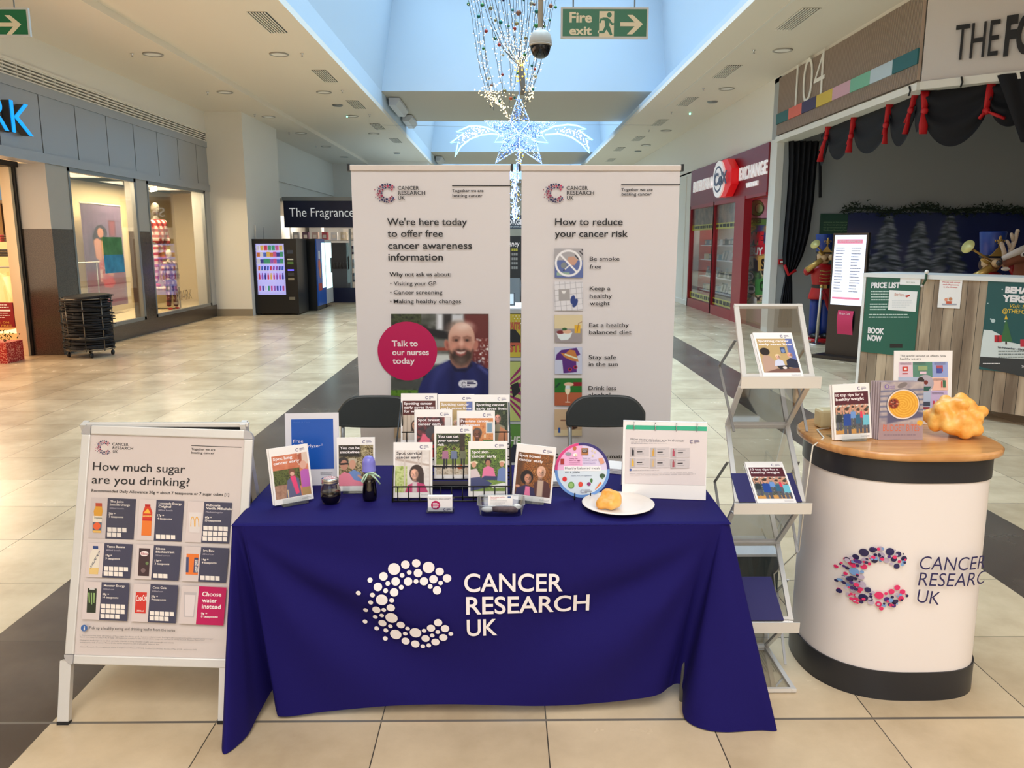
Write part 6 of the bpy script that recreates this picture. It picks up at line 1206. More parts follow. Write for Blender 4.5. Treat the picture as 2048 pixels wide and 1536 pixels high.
for nm, c1, (x0, y0, x1, y1), l in (('window_sticker', (50, 120, 60), (205, 474, 246, 509), 'green square sticker on the shop window glass'), ('window_sticker', (20, 130, 180), (208, 510, 250, 544), 'blue square sticker on the shop window glass below the green one')):
    a = onX(x0, y0, XW - .012); b_ = onX(x1, y1, XW - .012); mb = MB(); mb.box(XW - .016, a.y, b_.z, XW - .012, b_.y, a.z, noise_mat(nm + l[:4], c1, tuple(min(255, v + 30) for v in c1), 5, .4)); o = mb.build(nm); tag(o, l, 'sticker')
t = thing('window_lettering', 'faint grey letters IMARK on the second shop window glass', 'sign', (XW - .013, 0, 0)); a = onX(355, 605, XW); b_ = onX(386, 600, XW); text3d('letters', t, 'IMARK', (0, a.y, a.z + .02), (0, 1, 0), (0, 0, 1), b_.y - a.y, .22, mat('faded_letter', (170, 150, 120), .5), .002, -.01)
# plaid pyjamas
def plaid(name, c1, c2, c3, sc_=9):
    if name in MATS: return MATS[name]
    m = mat(name, c1, .8); nt, N, L, b = nodes(m); tc = N.new('ShaderNodeTexCoord'); sp_ = N.new('ShaderNodeSeparateXYZ'); L.new(tc.outputs['Object'], sp_.inputs[0]); outs = []
    xy = N.new('ShaderNodeMath'); xy.operation = 'ADD'; L.new(sp_.outputs[0], xy.inputs[0]); L.new(sp_.outputs[1], xy.inputs[1])
    for src in (xy.outputs[0], sp_.outputs[2]):
        mu = N.new('ShaderNodeMath'); mu.operation = 'MULTIPLY'; mu.inputs[1].default_value = sc_; L.new(src, mu.inputs[0]); fr = N.new('ShaderNodeMath'); fr.operation = 'FRACT'; L.new(mu.outputs[0], fr.inputs[0]); g = N.new('ShaderNodeMath'); g.operation = 'GREATER_THAN'; g.inputs[1].default_value = .52; L.new(fr.outputs[0], g.inputs[0]); outs.append(g.outputs[0])
    ad = N.new('ShaderNodeMath'); ad.operation = 'ADD'; L.new(outs[0], ad.inputs[0]); L.new(outs[1], ad.inputs[1]); hf = N.new('ShaderNodeMath'); hf.operation = 'MULTIPLY'; hf.inputs[1].default_value = .5; L.new(ad.outputs[0], hf.inputs[0])
    cr = N.new('ShaderNodeValToRGB'); cr.color_ramp.interpolation = 'CONSTANT'; cr.color_ramp.elements[0].color = (*lin(c1), 1); e = cr.color_ramp.elements[1]; e.position = .4; e.color = (*lin(c2), 1); e = cr.color_ramp.elements.new(.8); e.color = (*lin(c3), 1); L.new(hf.outputs[0], cr.inputs[0]); L.new(cr.outputs[0], b.inputs['Base Color']); return m
def skin_body(name, parent, V, E, Rr, m, sub=2, smooth=True):
    me = bpy.data.meshes.new(name); me.from_pydata(V, E, []); me.materials.append(m); o = bpy.data.objects.new(name, me); sc.collection.objects.link(o)
    if parent: o.parent = parent
    md = o.modifiers.new('skin', 'SKIN'); 
    for i, r in enumerate(Rr): d = me.skin_vertices[0].data[i]; d.radius = r if isinstance(r, tuple) else (r, r); d.use_root = (i == 0)
    md.use_smooth_shade = True; s = o.modifiers.new('sub', 'SUBSURF'); s.levels = sub; s.render_levels = sub
    dg = bpy.context.evaluated_depsgraph_get(); m2 = bpy.data.meshes.new_from_object(o.evaluated_get(dg)); o.modifiers.clear(); o.data = m2; m2.materials.clear(); m2.materials.append(m); return o
def ghost(me): pass
def mannequin(label, loc, h, pl, skin, yaw):
    t = thing('mannequin', label, 'mannequin', loc, (0, 0, R(yaw))); k = h / 1.85
    S = lambda *a: tuple(v * k for v in a)
    V = [S(0,0,.98), S(0,0,1.15), S(0,0,1.38), S(0,0,1.5), S(0,0,1.58), S(-.19,0,1.42), S(-.25,.02,1.14), S(-.24,-.05,.88), S(.19,0,1.42), S(.25,.02,1.14), S(.24,-.05,.88), S(-.10,0,.90), S(-.11,-.02,.50), S(-.12,.02,.10), S(-.13,-.10,.04), S(.10,0,.90), S(.11,-.04,.50), S(.13,.0,.10), S(.14,-.12,.04)]
    E = [(0,1),(1,2),(2,3),(3,4),(2,5),(5,6),(6,7),(2,8),(8,9),(9,10),(0,11),(11,12),(12,13),(13,14),(0,15),(15,16),(16,17),(17,18)]
    Rr = [.15,.14,.15,.06,.055,.065,.045,.032,.065,.045,.032,.10,.065,.045,.03,.10,.065,.045,.03]
    skin_body('body', t, V, E, [(r * k * (1.15 if i < 3 else 1), r * k * .8) for i, r in enumerate(Rr)], skin)
    mb = MB(); mb.ball(S(0, -.01, 1.72), .105 * k, skin, 18, .8, .95, 1.25); mb.ball(S(0, -.105, 1.70), .018 * k, skin, 8, 1, 1, 1.5); mb.tube([S(-.03, -.098, 1.655), S(0, -.104, 1.652), S(.03, -.098, 1.655)], .006 * k, skin, 6)
    for s in (-1, 1): mb.ball(S(s * .035, -.092, 1.735), .012 * k, mat('mannequin_eye', (90, 84, 78), .5), 8); mb.ball(S(s * .086, 0, 1.71), .022 * k, skin, 8, .4, 1, 1.4)
    mb.build('head', t)
    V = [S(0,0,.88), S(0,0,1.15), S(0,0,1.39), S(0,0,1.49), S(-.19,0,1.43), S(-.26,.02,1.14), S(-.25,-.05,.93), S(.19,0,1.43), S(.26,.02,1.14), S(.25,-.05,.93)]
    skin_body('pyjama_shirt', t, V, [(0,1),(1,2),(2,3),(2,4),(4,5),(5,6),(2,7),(7,8),(8,9)], [(r * k * 1.15, r * k * .88) for r in (.19,.175,.18,.075,.085,.065,.062,.085,.065,.062)], pl)
    V = [S(0,0,1.0), S(0,0,.90), S(-.10,0,.84), S(-.115,-.02,.50), S(-.12,.02,.09), S(.10,0,.84), S(.115,-.04,.50), S(.13,.0,.09)]
    skin_body('pyjama_trousers', t, V, [(0,1),(1,2),(2,3),(3,4),(1,5),(5,6),(6,7)], [(r * k, r * k * .9) for r in (.15,.16,.115,.09,.085,.115,.09,.085)], pl)
    for s in (-1, 1): mb = MB(); mb.ball(S(s * .135, -.06, .05), .055 * k, mat('red_slipper', (170, 40, 40), .7), 12, .9, 2.0, .7); mb.box(*S(s * .135 - .05, -.17, 0), *S(s * .135 + .05, .04, .02), WHITE); mb.build('slipper', t)
PL1 = plaid('red_plaid', (232, 214, 204), (176, 60, 54), (110, 22, 26), 8); PL2 = plaid('dark_plaid', (226, 206, 190), (120, 52, 48), (60, 20, 26), 9)
MAN = mat('mannequin_grey', (136, 128, 116), .45); MAN2 = mat('mannequin_cream', (216, 200, 160), .45)
q = onX(316, 573, -7.55); plz = q.z - .02
mb = MB(); mb.box(-.3, -.3, plz - .29, .3, .3, plz - .27, WHITE)
for sx in (-.28, .28):
    for sy in (-.28, .28): mb.box(sx - .012, sy - .012, 0, sx + .012, sy + .012, plz - .29, BLKM)
mb.box(-.28, -.012, 0, .28, .012, .02, BLKM); o = mb.build('display_stool'); o.location = (-7.55, onX(322, 573, -7.55).y, .27); tag(o, 'square black legged display stool under the tall mannequin', 'stool')
ms = thing; mh = onX(318, 408, -7.55).z - plz + .02
mannequin('tall grey mannequin in red checked pyjamas in the shop window', (-7.55, onX(322, 573, -7.55).y, plz), mh, PL1, MAN, 62)
mannequin('smaller cream headed mannequin in dark red checked pyjamas beside the stool', (-7.2, onX(346, 620, -7.2).y, .272), onX(341, 499, -7.2).z - .27, PL2, MAN2, 62)
mb = MB()
for k in range(3): mb.tube([(-7.3 - .1 * k, 17 + .12 * k, 2.88), (-7.3 - .1 * k, 17 + .12 * k, 2.8)], .03, WHITE, 8); mb.ball((-7.3 - .1 * k, 17 + .12 * k, 2.79), .03, mat('spot_lamp', (255, 250, 230), .3, emit=8), 8)
o = mb.build('spotlight_track'); tag(o, 'short row of bright spotlights at the top of the second display window', 'spotlight')
t = thing('wire_rail', 'thin white rail across the first display window', 'rail', (-7.6, 15.0, 1.35)); mb = MB(); mb.tube([(0, -1, 0), (0, .0, 0)], .012, WHITE, 6); mb.tube([(0, -.9, 0), (0, -.9, -1.1)], .01, GREYM, 6); mb.tube([(0, -.1, 0), (0, -.1, -1.1)], .01, GREYM, 6); mb.build('bar', t)
# bag trolley
a = onZ(150, 713); b_ = onZ(243, 703); tx = -6.33; ty = 12.0
t = thing('wire_trolley', 'round wheeled wire trolley full of folded black bags by the shop window', 'trolley', (tx, ty, 0)); cg = mat('trolley_wire', (120, 114, 104), .4, .6); rad = .33
def arc(z, r=rad, a0=0, a1=360, n_=28): return [(r * math.cos(R(a0 + (a1 - a0) * i / n_)), r * math.sin(R(a0 + (a1 - a0) * i / n_)), z) for i in range(n_ + (0 if a1 - a0 == 360 else 1))]
for z in (.12, .30, .88): mb = MB(); mb.tube(arc(z), .010, cg, 6, closed=True); mb.build('hoop', t)
for k in range(8): x, y = rad * math.cos(k * math.pi / 4 + .3), rad * math.sin(k * math.pi / 4 + .3); mb = MB(); mb.tube([(x, y, .1), (x * 1.03, y * 1.03, .9)], .009, cg, 6); mb.build('upright', t)
for k in range(4): x, y = rad * .9 * math.cos(k * math.pi / 2 + .5), rad * .9 * math.sin(k * math.pi / 2 + .5); mb = MB(); mb.tube([(x - .012, y, .04), (x + .012, y, .04)], .038, BLACK, 12); mb.tube([(x, y, .05), (x, y, .12)], .008, cg, 6); mb.build('castor', t)
BG = mat('black_fabric_bag', (22, 22, 27), .75)
def bagmesh(seed):
    r2 = random.Random(seed); ph = r2.uniform(0, 6)
    mb = MB(); n_ = 22; pl = []
    for k in range(n_): a = 2 * math.pi * k / n_; c, s = math.cos(a), math.sin(a); rr2 = .30 + .02 * r2.random() + .03 * max(0, math.sin(2 * a + ph)); pl.append((math.copysign(abs(c) ** .8, c) * rr2, math.copysign(abs(s) ** .8, s) * rr2))
    ringmesh(mb, [([(x * .96, y * .96) for x, y in pl], 0), ([(x * 1.0, y * 1.0) for x, y in pl], .010), ([(x * .99, y * .99) for x, y in pl], .026), ([(x * .9, y * .9) for x, y in pl], .034)], BG)
    for k in range(3): a = r2.uniform(0, 6.28); mb.tube([(math.cos(a) * .28, math.sin(a) * .28, .02), (math.cos(a) * .37, math.sin(a) * .37, .012), (math.cos(a + .25) * .37, math.sin(a + .25) * .37, .005), (math.cos(a + .3) * .28, math.sin(a + .3) * .28, .02)], .007, BG, 5)
    return mb.build('shopping_bag')
bags = [bagmesh(k) for k in range(4)]; names = ['bottom', 'second', 'third', 'fourth', 'fifth', 'sixth', 'seventh', 'eighth', 'ninth', 'tenth', 'eleventh', 'twelfth', 'thirteenth', 'fourteenth', 'fifteenth', 'sixteenth', 'seventeenth', 'eighteenth', 'nineteenth', 'twentieth', 'twenty-first', 'twenty-second', 'top']
for k in range(23):
    o = bags[k] if k < 4 else bags[k % 4].copy()
    if k >= 4: sc.collection.objects.link(o)
    o.location = (tx + random.uniform(-.012, .012), ty + random.uniform(-.012, .012), .135 + k * .0345); o.rotation_euler = (random.uniform(-.03, .03), random.uniform(-.03, .03) + (.06 if k > 20 else 0), random.uniform(0, 6)); tag(o, 'folded black shopping bag in the wire trolley, %s of the stack%s' % (names[k], '' if k in (0, 22) else ' from the bottom'), 'bag', 'black bags in the wire trolley')
# shop entrance: sign stand, gift box, clothes
RED = mat('sign_red', (140, 16, 30), .45); p = onZ(10, 720, 0)
t = thing('entrance_sign', 'dark red sign with white and gold lettering standing in the shop entrance', 'sign', (onY(0, 600, 11.4).x - .04, 11.4, 0), (0, 0, R(-4))); z0 = onY(20, 655, 11.4).z; z1 = onY(20, 605, 11.4).z
mb = MB(); mb.box(-.42, 0, z0, .22, .02, z1, RED); mb.build('board', t); mb = MB(); mb.tube([(-.1, .03, 0), (-.1, .03, z0 + .1)], .014, BLKM, 8); mb.build('post', t)
P = pg(.64, z1 - z0, (-.42, 0, z1), (1, 0, 0), (0, -1, 0)); P.rect(.02, .10, .60, .125, WHT, 'lettering'); P.lines(.05, .04, .58, 2, .035, .012, WHT, 'lettering'); P.lines(.05, .16, .58, 3, .03, .01, WHT, 'lettering'); P.text(.34, .30, 'ALL ON', .56, .028, C(214, 160, 70), 'lettering'); P.text(.24, .345, 'THIS FREE', .6, .028, C(214, 160, 70), 'lettering'); P.build(t)
mb = MB(); mb.box(-.26, -.2, 0, .26, .2, onY(10, 683, 11.4).z, noise_mat('nordic_red', (176, 26, 34), (226, 150, 130), 60, .6, 0, lo=.56, hi=.58)); o = mb.build('gift_box'); gx = onY(-12, 700, 11.35).x; o.location = (gx - .0, 11.42, 0); tag(o, 'red patterned gift box below the entrance sign', 'box')
bx = o
mb = MB(); r2 = random.Random(5)
for k in range(90): a = Vector((r2.gauss(0, .12), r2.gauss(0, .08), r2.uniform(0, .16))); mb.add([a, a + Vector((r2.uniform(-.05, .05), -.01, r2.uniform(.01, .05))), a + Vector((r2.uniform(-.03, .03), .01, r2.uniform(-.04, .02)))], [(0, 1, 2)], mat('fir_green', (40, 56, 30), .7))
o = mb.build('fir_sprig'); o.location = (gx + .08, 11.30, bx.dimensions.z + .0); o.location.z = onY(10, 683, 11.4).z; tag(o, 'small dark green fir sprigs lying on the red gift box', 'foliage')
GAR = [(230, 214, 176), (236, 222, 190), (224, 206, 166)]
t = thing('clothes_rail', 'clothes rail hung with cream sweatshirts inside the shop entrance', 'clothes rail', (-9.75, 14.0, 0), (0, 0, R(0)))
mb = MB(); mb.tube([(-1.2, 0, 0), (-1.2, 0, 1.28), (1.1, 0, 1.28), (1.1, 0, 0)], .018, GREYM, 8); mb.tube([(-1.2, -.3, .04), (-1.2, .3, .04)], .018, GREYM, 8); mb.tube([(1.1, -.3, .04), (1.1, .3, .04)], .018, GREYM, 8); mb.build('rail_frame', t)
def shirt(col):
    mb = MB(); m = mat('cotton_%d_%d_%d' % col, col, .85)
    mb.grid(lambda u, v: ((u - .5) * (.46 + .16 * v) + .01 * math.sin(v * 9 + u * 3), -.04 * math.sin(math.pi * u) * (1 - v * .3) - .015 * math.sin(u * 22), -.08 * abs(u - .5) * 2 - v * .66), 18, 10, m); mb.grid(lambda u, v: ((.5 - u) * (.46 + .16 * v), .04 * math.sin(math.pi * u), -.08 * abs(u - .5) * 2 - v * .66), 12, 8, m)
    mb.tube([(0, 0, 0), (0, 0, .05)], .005, CHROME, 6)
    for s in (-1, 1): mb.tube([(s * .22, 0, -.1), (s * .30, .0, -.45), (s * .29, 0, -.62)], [.06, .05, .035], m, 8)
    return mb.build('sweatshirt')
s0_ = [shirt(c) for c in GAR]
for k in range(9):
    o = s0_[k] if k < 3 else s0_[k % 3].copy()
    if k >= 3: sc.collection.objects.link(o)
    o.location = (-10.8 + k * .27, 13.97 - .03 * (k % 2), 1.22); o.rotation_euler = (0, 0, R(12 - 5 * (k % 4))); tag(o, 'cream sweatshirt on the entrance clothes rail, %s from the left' % ('first', 'second', 'third', 'fourth', 'fifth', 'sixth', 'seventh', 'eighth', 'ninth')[k], 'sweatshirt', 'cream sweatshirts on the entrance rail')
# tables of folded clothes behind
t = thing('display_table', 'tiered shop table behind the cream sweatshirts', 'table', (-10.4, 15.4, 0)); mb = MB(); mb.box(-1.8, -.5, 0, 1.8, .3, 1.45, mat('table_cream', (214, 190, 150), .6)); mb.box(-1.8, -.1, 1.45, 1.8, .3, 1.72, mat('table_cream', (0, 0, 0))); mb.build('tiers', t)
CL = [(214, 110, 80), (226, 170, 150), (60, 50, 48), (226, 214, 196), (206, 90, 60), (40, 40, 44), (230, 190, 170), (150, 60, 70)]
k = 0
for row, (yy, zz, nm) in enumerate(((15.05, 1.452, 'lower tier'), (15.45, 1.722, 'upper tier'))):
    for i in range(9):
        mb = MB(); c = CL[(i * 3 + row * 5) % 8]; m = mat('folded_%d_%d_%d' % c, c, .8)
        for j in range(3): mb.box(-.15, -.13, j * .045, .15, .13, j * .045 + .04, m)
        o = mb.build('folded_clothes', None, .01); o.location = (-11.9 + i * .36, yy, zz); tag(o, 'folded clothes pile on the %s of the shop table, %s from the left' % (nm, ('first', 'second', 'third', 'fourth', 'fifth', 'sixth', 'seventh', 'eighth', 'ninth')[i]), 'clothes', 'folded clothes inside the shop')
for i, (x, z, c, l) in enumerate(((-10.9, 2.25, (190, 70, 40), 'dark and red picture panel high on the back wall of the shop'),)):
    t = thing('wall_poster', l, 'poster', (-10.8, 19.95, 2.2)); mb = MB(); mb.box(-1.6, 0, -.35, 1.4, .04, .45, mat('poster_dark', (64, 50, 46), .6)); mb.build('panel', t); mb = MB(); mb.box(-.2, -.01, -.35, 1.3, 0, .45, noise_mat('poster_red', (206, 60, 40), (120, 50, 40), 3, .6)); mb.build('red_area', t)
t = thing('light_box', 'pale blue illuminated panel above the dark picture panel in the shop', 'panel', (-10.8, 19.9, 2.95)); mb = MB(); mb.box(-2.4, 0, -.22, 2, .05, .22, mat('blue_panel', (120, 170, 206), .5, emit=.3)); mb.build('panel', t)
for k in range(5):
    mb = MB(); mb.box(-.5, -.05, -.03, .5, .05, 0, mat('strip_lamp', (255, 250, 230), .3, emit=5)); o = mb.build('strip_light'); o.location = (-9.9 - .35 * (k % 2), 13 + k * 1.2, 3.54); tag(o, 'bright strip light on the shop ceiling, %s from the entrance' % ('first', 'second', 'third', 'fourth', 'fifth')[k], 'light', 'strip lights inside the shop')
t = thing('price_sign', 'small orange and white price sign standing on the clothes table', 'sign', (onY(42, 500, 15.0).x, 14.98, 1.6)); mb = MB(); mb.box(-.14, 0, 0, .14, .02, .22, WHITE); mb.box(-.14, -.001, .2, .14, .021, .46, mat('price_orange', (214, 90, 40), .5)); mb.tube([(0, .01, -.1), (0, .01, 0)], .01, GREYM, 6); mb.build('board', t)
# ---------------------------------------------------------------- vending machines
t = thing('vending_machine', 'tall black snack vending machine with a lit glass front facing the mall', 'vending machine', (-5.45, 18.9, 0)); VB = mat('vending_black', (20, 21, 24), .3); HV = 1.79
mb = MB(); mb.box(-.53, .06, .03, .53, .95, HV, VB); mb.box(-.53, 0, HV - .11, .53, .06, HV, VB); mb.box(-.53, 0, .03, .53, .06, .48, VB); mb.box(-.53, 0, .48, -.44, .06, HV - .11, VB); mb.box(.24, -.01, .48, .53, .06, HV - .11, VB)
for sx in (-.48, .42): mb.box(sx, .1, 0, sx + .06, .2, .03, VB)
mb.build('cabinet', t)
mb = MB(); mb.box(-.44, .055, .48, .24, .06, HV - .11, mat('vending_back', (190, 190, 226), .5, emit=.55, ecol=(190, 190, 255))); mb.build('lit_interior', t)
mb = MB(); mb.box(-.44, -.26, .48, .24, -.255, HV - .11, GLASS); 
mb = MB(); mb.box(-.44, -.004, .48, .24, .0, HV - .11, glass('vending_glass', (.97, .97, 1), .05)); mb.build('glass_door', t)
for i, z in enumerate((1.53, 1.38, 1.22, 1.06, .85, .58)): mb = MB(); mb.box(-.43, .006, z - .018, .23, .055, z - .004, mat('shelf_lit', (220, 220, 240), .4, emit=.4)); mb.build('shelf', t)
for z, h, c, nm in ((1.45, .08, (60, 70, 90), 'display'), (1.3, .03, (206, 206, 200), 'card_slot'), (1.2, .06, (90, 130, 70), 'sticker'), (1.05, .03, (90, 80, 255), 'blue_display'), (.93, .07, (60, 60, 64), 'keypad'), (.83, .05, (150, 140, 120), 'coin_slot'), (.36, .07, (120, 116, 104), 'return_tray')):
    mb = MB(); mb.box(.31, -.022, z, .45, -.01, z + h, mat('vm_' + nm, c, .4, emit=2 if nm == 'blue_display' else 0)); mb.build(nm, t)
SN = [(206, 90, 150), (70, 110, 200), (60, 160, 120), (150, 90, 190), (214, 60, 90), (226, 190, 90), (60, 60, 150), (226, 226, 230), (214, 120, 60)]; r2 = random.Random(9); on = ('first', 'second', 'third', 'fourth', 'fifth', 'sixth', 'seventh', 'eighth', 'ninth', 'tenth')
prot = {}
for i, (z, n_, hh_, kind) in enumerate(((1.53, 7, .115, 'snack_packet'), (1.38, 8, .10, 'snack_packet'), (1.22, 8, .105, 'snack_packet'), (1.06, 9, .10, 'chocolate_bar'), (.85, 9, .15, 'drink_bottle'), (.58, 9, .12, 'drink_can'))):
    for k in range(n_):
        c = SN[r2.randrange(9)]; m = mat('snack_%d_%d_%d' % c, c, .4, emit=.35); x = -5.45 - .40 + .62 * (k + .3) / n_; key = (kind, c)
        if key in prot: o = prot[key].copy(); sc.collection.objects.link(o)
        else:
            mb = MB(); w_ = .07 if kind == 'snack_packet' else .055
            if kind == 'snack_packet': mb.prism([(-w_/2, 0), (w_/2, 0), (w_/2 * 1.1, .012), (w_/2, .03), (w_/2 * 1.1, hh_ - .01), (w_/2, hh_), (-w_/2, hh_), (-w_/2 * 1.1, hh_ - .01), (-w_/2, .03), (-w_/2*1.1, .012)], 0, .02, m, M=Matrix(((1, 0, 0, 0), (0, 0, 1, 0), (0, 1, 0, 0), (0, 0, 0, 1))))
            elif kind == 'chocolate_bar': mb.prism([(-.02, 0), (.02, 0), (.03, hh_), (-.01, hh_)], 0, .02, m, M=Matrix(((1, 0, 0, 0), (0, 0, 1, 0), (0, 1, 0, 0), (0, 0, 0, 1))))
            elif kind == 'drink_bottle': mb.lathe([(.018, 0), (.02, .01), (.02, .09), (.009, .12), (.009, .14), (.011, .14), (.011, .15), (.0001, .15)], m, 10)
            else: mb.lathe([(.018, 0), (.021, .006), (.021, .105), (.018, .115), (.0001, .114)], m, 10)
            o = mb.build(kind); prot[key] = o
        o.location = (x, 18.906 + (.022 if kind[:5] == 'drink' else .005), z - .003); tag(o, '%s in the black vending machine, %s shelf, %s from the left' % (kind.replace('_', ' '), ('top', 'second', 'third', 'fourth', 'fifth', 'bottom')[i], on[k]), kind.split('_')[-1], 'goods in the black vending machine')
t = thing('vending_machine', 'blue fronted drinks vending machine behind the black one', 'vending machine', (-5.15, 20.05, 0)); mb = MB(); mb.box(-.4, 0, .03, .4, .95, 1.8, VB); mb.box(-.38, .02, 0, .38, .9, .03, VB); mb.build('cabinet', t)
mb = MB(); mb.box(.4, .02, .12, .43, .93, 1.79, mat('vending_blue', (30, 80, 160), .3, emit=.1)); mb.build('front_panel', t); mb = MB(); mb.box(.43, .55, .55, .435, .9, 1.7, mat('vm_lit', (200, 240, 240), .3, emit=1.5)); mb.build('lit_window', t)
mb = MB(); mb.ball((.433, .25, 1.15), .12, C(226, 120, 90), 14, .05, 1, 1.2); mb.ball((.433, .3, .95), .1, C(230, 150, 110), 14, .05, 1, 1.4); mb.box(.43, .18, 1.3, .437, .34, 1.5, C(226, 226, 230)); mb.box(.43, .1, .5, .437, .45, .68, C(190, 70, 60)); mb.build('printed_picture', t)
t = thing('vending_machine', 'white edged vending machine farthest along the wall', 'vending machine', (-5.15, 21.1, 0)); mb = MB(); mb.box(-.4, 0, .1, .4, .85, 1.78, mat('vm_white', (206, 208, 214), .35)); 
for sx in (-.3, .3): mb.box(sx, .05, 0, sx + .08, .2, .1, VB)
mb.build('cabinet', t); mb = MB(); mb.box(.4, .08, .5, .41, .75, 1.7, mat('vm_lit', (0, 0, 0))); mb.build('lit_window', t)
mb = MB(); mb.box(.41, .6, .9, .44, .68, 1.3, BLACK); mb.build('handle', t)
# cupboard door on the white wall over the black machine
t = thing('wall_hatch', 'small white double hatch door in the wall above the vending machines', 'hatch', (-5.955, 19.6, 2.0)); mb = MB(); mb.box(0, -.45, -.4, .03, .75, .12, WHITE); mb.box(.03, .12, -.4, .032, .14, .08, BLACK); mb.build('door', t)
# ---------------------------------------------------------------- perfume shop
NV2 = mat('fascia_navy', (12, 24, 62), .35); a = onY(567, 396, 22.85); b_ = onY(707, 455, 22.85)
t = thing('shop_front_sign', 'navy blue shop sign reading The Fragrance over a lit shop window', 'sign', (a.x, 22.8, b_.z)); L_ = 3.4; hs = a.z - b_.z
mb = MB(); mb.box(0, 0, 0, L_, .3, hs - .08, NV2); mb.box(-.03, -.02, hs - .08, L_, .32, hs + .03, GREYM); mb.build('sign_box', t)
P = pg(L_, hs, (0, -.001, hs), (1, 0, 0), (0, -1, 0)); xA = onY(579, 436, 22.8).x - a.x; xB = onY(708, 436, 22.8).x - a.x; P.text(xA, hs - .30, 'The Fragrance', xB, .25, mat('sign_white', (226, 228, 230), .4, emit=.3), 'lettering', .0, 0, 5); P.text(xB + .2, hs - .30, 'Shop', xB + 1.0, .25, mat('sign_white', (0, 0, 0)), 'lettering', .0, 0, 5); P.build(t)
mb = MB(); mb.box(-6.46, 22.95, 2.85, -2.9, 30.8, 2.95, WHITE); mb.box(-6.4, 26.3, 0, -2.9, 26.4, 2.85, mat('perfume_wall', (150, 150, 150), .5)); mb.box(-2.95, 22.9, 0, -2.9, 31, 2.9, WHITE); mb.box(-6.46, 22.9, 0, -6.40, 23.0, 2.1, GREYM); mb.box(-4.45, 22.9, 0, -4.40, 23.0, 2.1, GREYM); mb.box(-6.46, 22.88, 0, -2.9, 23.0, .42, NV2)
struct(mb.build('wall_perfume_shop')); mb = MB(); mb.box(-6.4, 22.93, .42, -2.95, 22.94, 2.1, GLASS); g = mb.build('window_3'); struct(g)
t = thing('shelf_unit', 'glass fronted shelves of boxed perfume in the navy signed shop', 'shelves', (-5.4, 23.6, 0)); mb = MB()
for z in (.55, .95, 1.35, 1.75): mb.box(-.9, 0, z, 2.2, .35, z + .02, WHITE)
for x in (-.9, .0, 1.0, 2.2): mb.box(x - .015, 0, 0, x + .015, .35, 2.2, WHITE)
mb.build('shelves', t); PB_ = [(190, 160, 150), (170, 60, 70), (150, 150, 150), (206, 190, 160), (90, 60, 80), (40, 60, 60), (206, 206, 210), (120, 40, 60)]; pr = {}
for zi, z in enumerate((.57, .97, 1.37, 1.77)):
    for k in range(7):
        c = PB_[r2.randrange(8)]; o = pr.get(c)
        if o is None: mb = MB(); mb.box(-.09, -.08, 0, .09, .08, .24, mat('box_%d_%d_%d' % c, c, .4)); mb.box(-.05, -.082, .06, .05, -.08, .16, C(226, 216, 206)); o = mb.build('perfume_box'); pr[c] = o
        else: o = o.copy(); sc.collection.objects.link(o)
        o.location = (-6.15 + k * .28, 23.72, z); tag(o, 'perfume gift box on the %s shelf in the navy signed shop, %s from the left' % (('bottom', 'second', 'third', 'top')[zi], on[k]), 'box', 'perfume boxes in the shop window')
t = thing('clothes_display', 'dark display stand with black bottles in the perfume shop doorway', 'display', (onY(703, 560, 23.4).x - .3, 23.3, 0)); mb = MB(); mb.box(-.3, 0, 0, .3, .3, .95, mat('plinth_grey', (110, 116, 126), .5)); mb.box(-.25, .05, .95, .25, .25, 1.7, mat('rack_black', (26, 26, 30), .3)); mb.build('stand', t)
for k in range(6): mb = MB(); mb.lathe([(.035, 0), (.035, .12), (.012, .15), (.012, .2)], mat('bottle_black', (30, 26, 34), .15), 10); o = mb.build('perfume_bottle'); o.location = (t.location.x - .25 + k * .09, 23.27, .952); tag(o, 'black perfume bottle on the dark display stand, %s from the left' % on[k], 'bottle', 'bottles on the dark display')
# ---------------------------------------------------------------- red entertainment shop
CR = mat('shop_maroon', (128, 22, 38), .35); CR2 = mat('frame_red', (150, 20, 34), .35)
y0, y1 = 15.44, 21.74
t = thing('shop_fascia', 'maroon shop fascia with white letters ENTERTAINMENT EXCHANGE and a round red logo', 'fascia', (RX - .01, y0, 2.66)); mb = MB(); mb.box(-.03, 0, 0, .02, y1 - y0, .92, CR); mb.build('board', t)
LW = mat('lit_white_letter', (250, 244, 244), .4, emit=.2); LR = mat('lit_red', (220, 14, 24), .4, emit=.25)
def XT(name, txt, xa, ya, xb, yb, hpx, m, dep=.03, X=RX - .05, bold=.03, it=0):
    a = onX(xa, ya, X); b_ = onX(xb, yb, X); top = onX(xa, ya - hpx, X); text3d(name, t, txt, (X - t.location.x, a.y - t.location.y, a.z - t.location.z), (0, -1, (b_.z - a.z) / max(.01, a.y - b_.y) * .0), (0, 0, 1), a.y - b_.y, top.z - a.z, m, dep, bold)
XT('letters', 'ENTERTAINMENT', 1388, 385, 1444, 372, 20, LW, bold=.02); XT('letters', 'EXCHANGE', 1480, 361, 1535, 347, 24, LW, bold=.02); XT('web_address', 'WEBUY.COM', 1494, 375, 1517, 369, 8, LW, bold=.06)
c = onX(1461, 357, RX - .05); cy0 = c.y - t.location.y; cz0 = c.z - t.location.z; MX = Matrix(((0, 0, -1, -.05), (1, 0, 0, cy0), (0, 1, 0, cz0), (0, 0, 0, 1)))
mb = MB(); P8 = [(.72 * math.cos(R(k)) * (1 if True else 1), .43 * math.sin(R(k))) for k in range(22, 382, 45)]; mb.prism(P8, .0, .16, LR, M=MX); mb.build('red_logo_back', t)
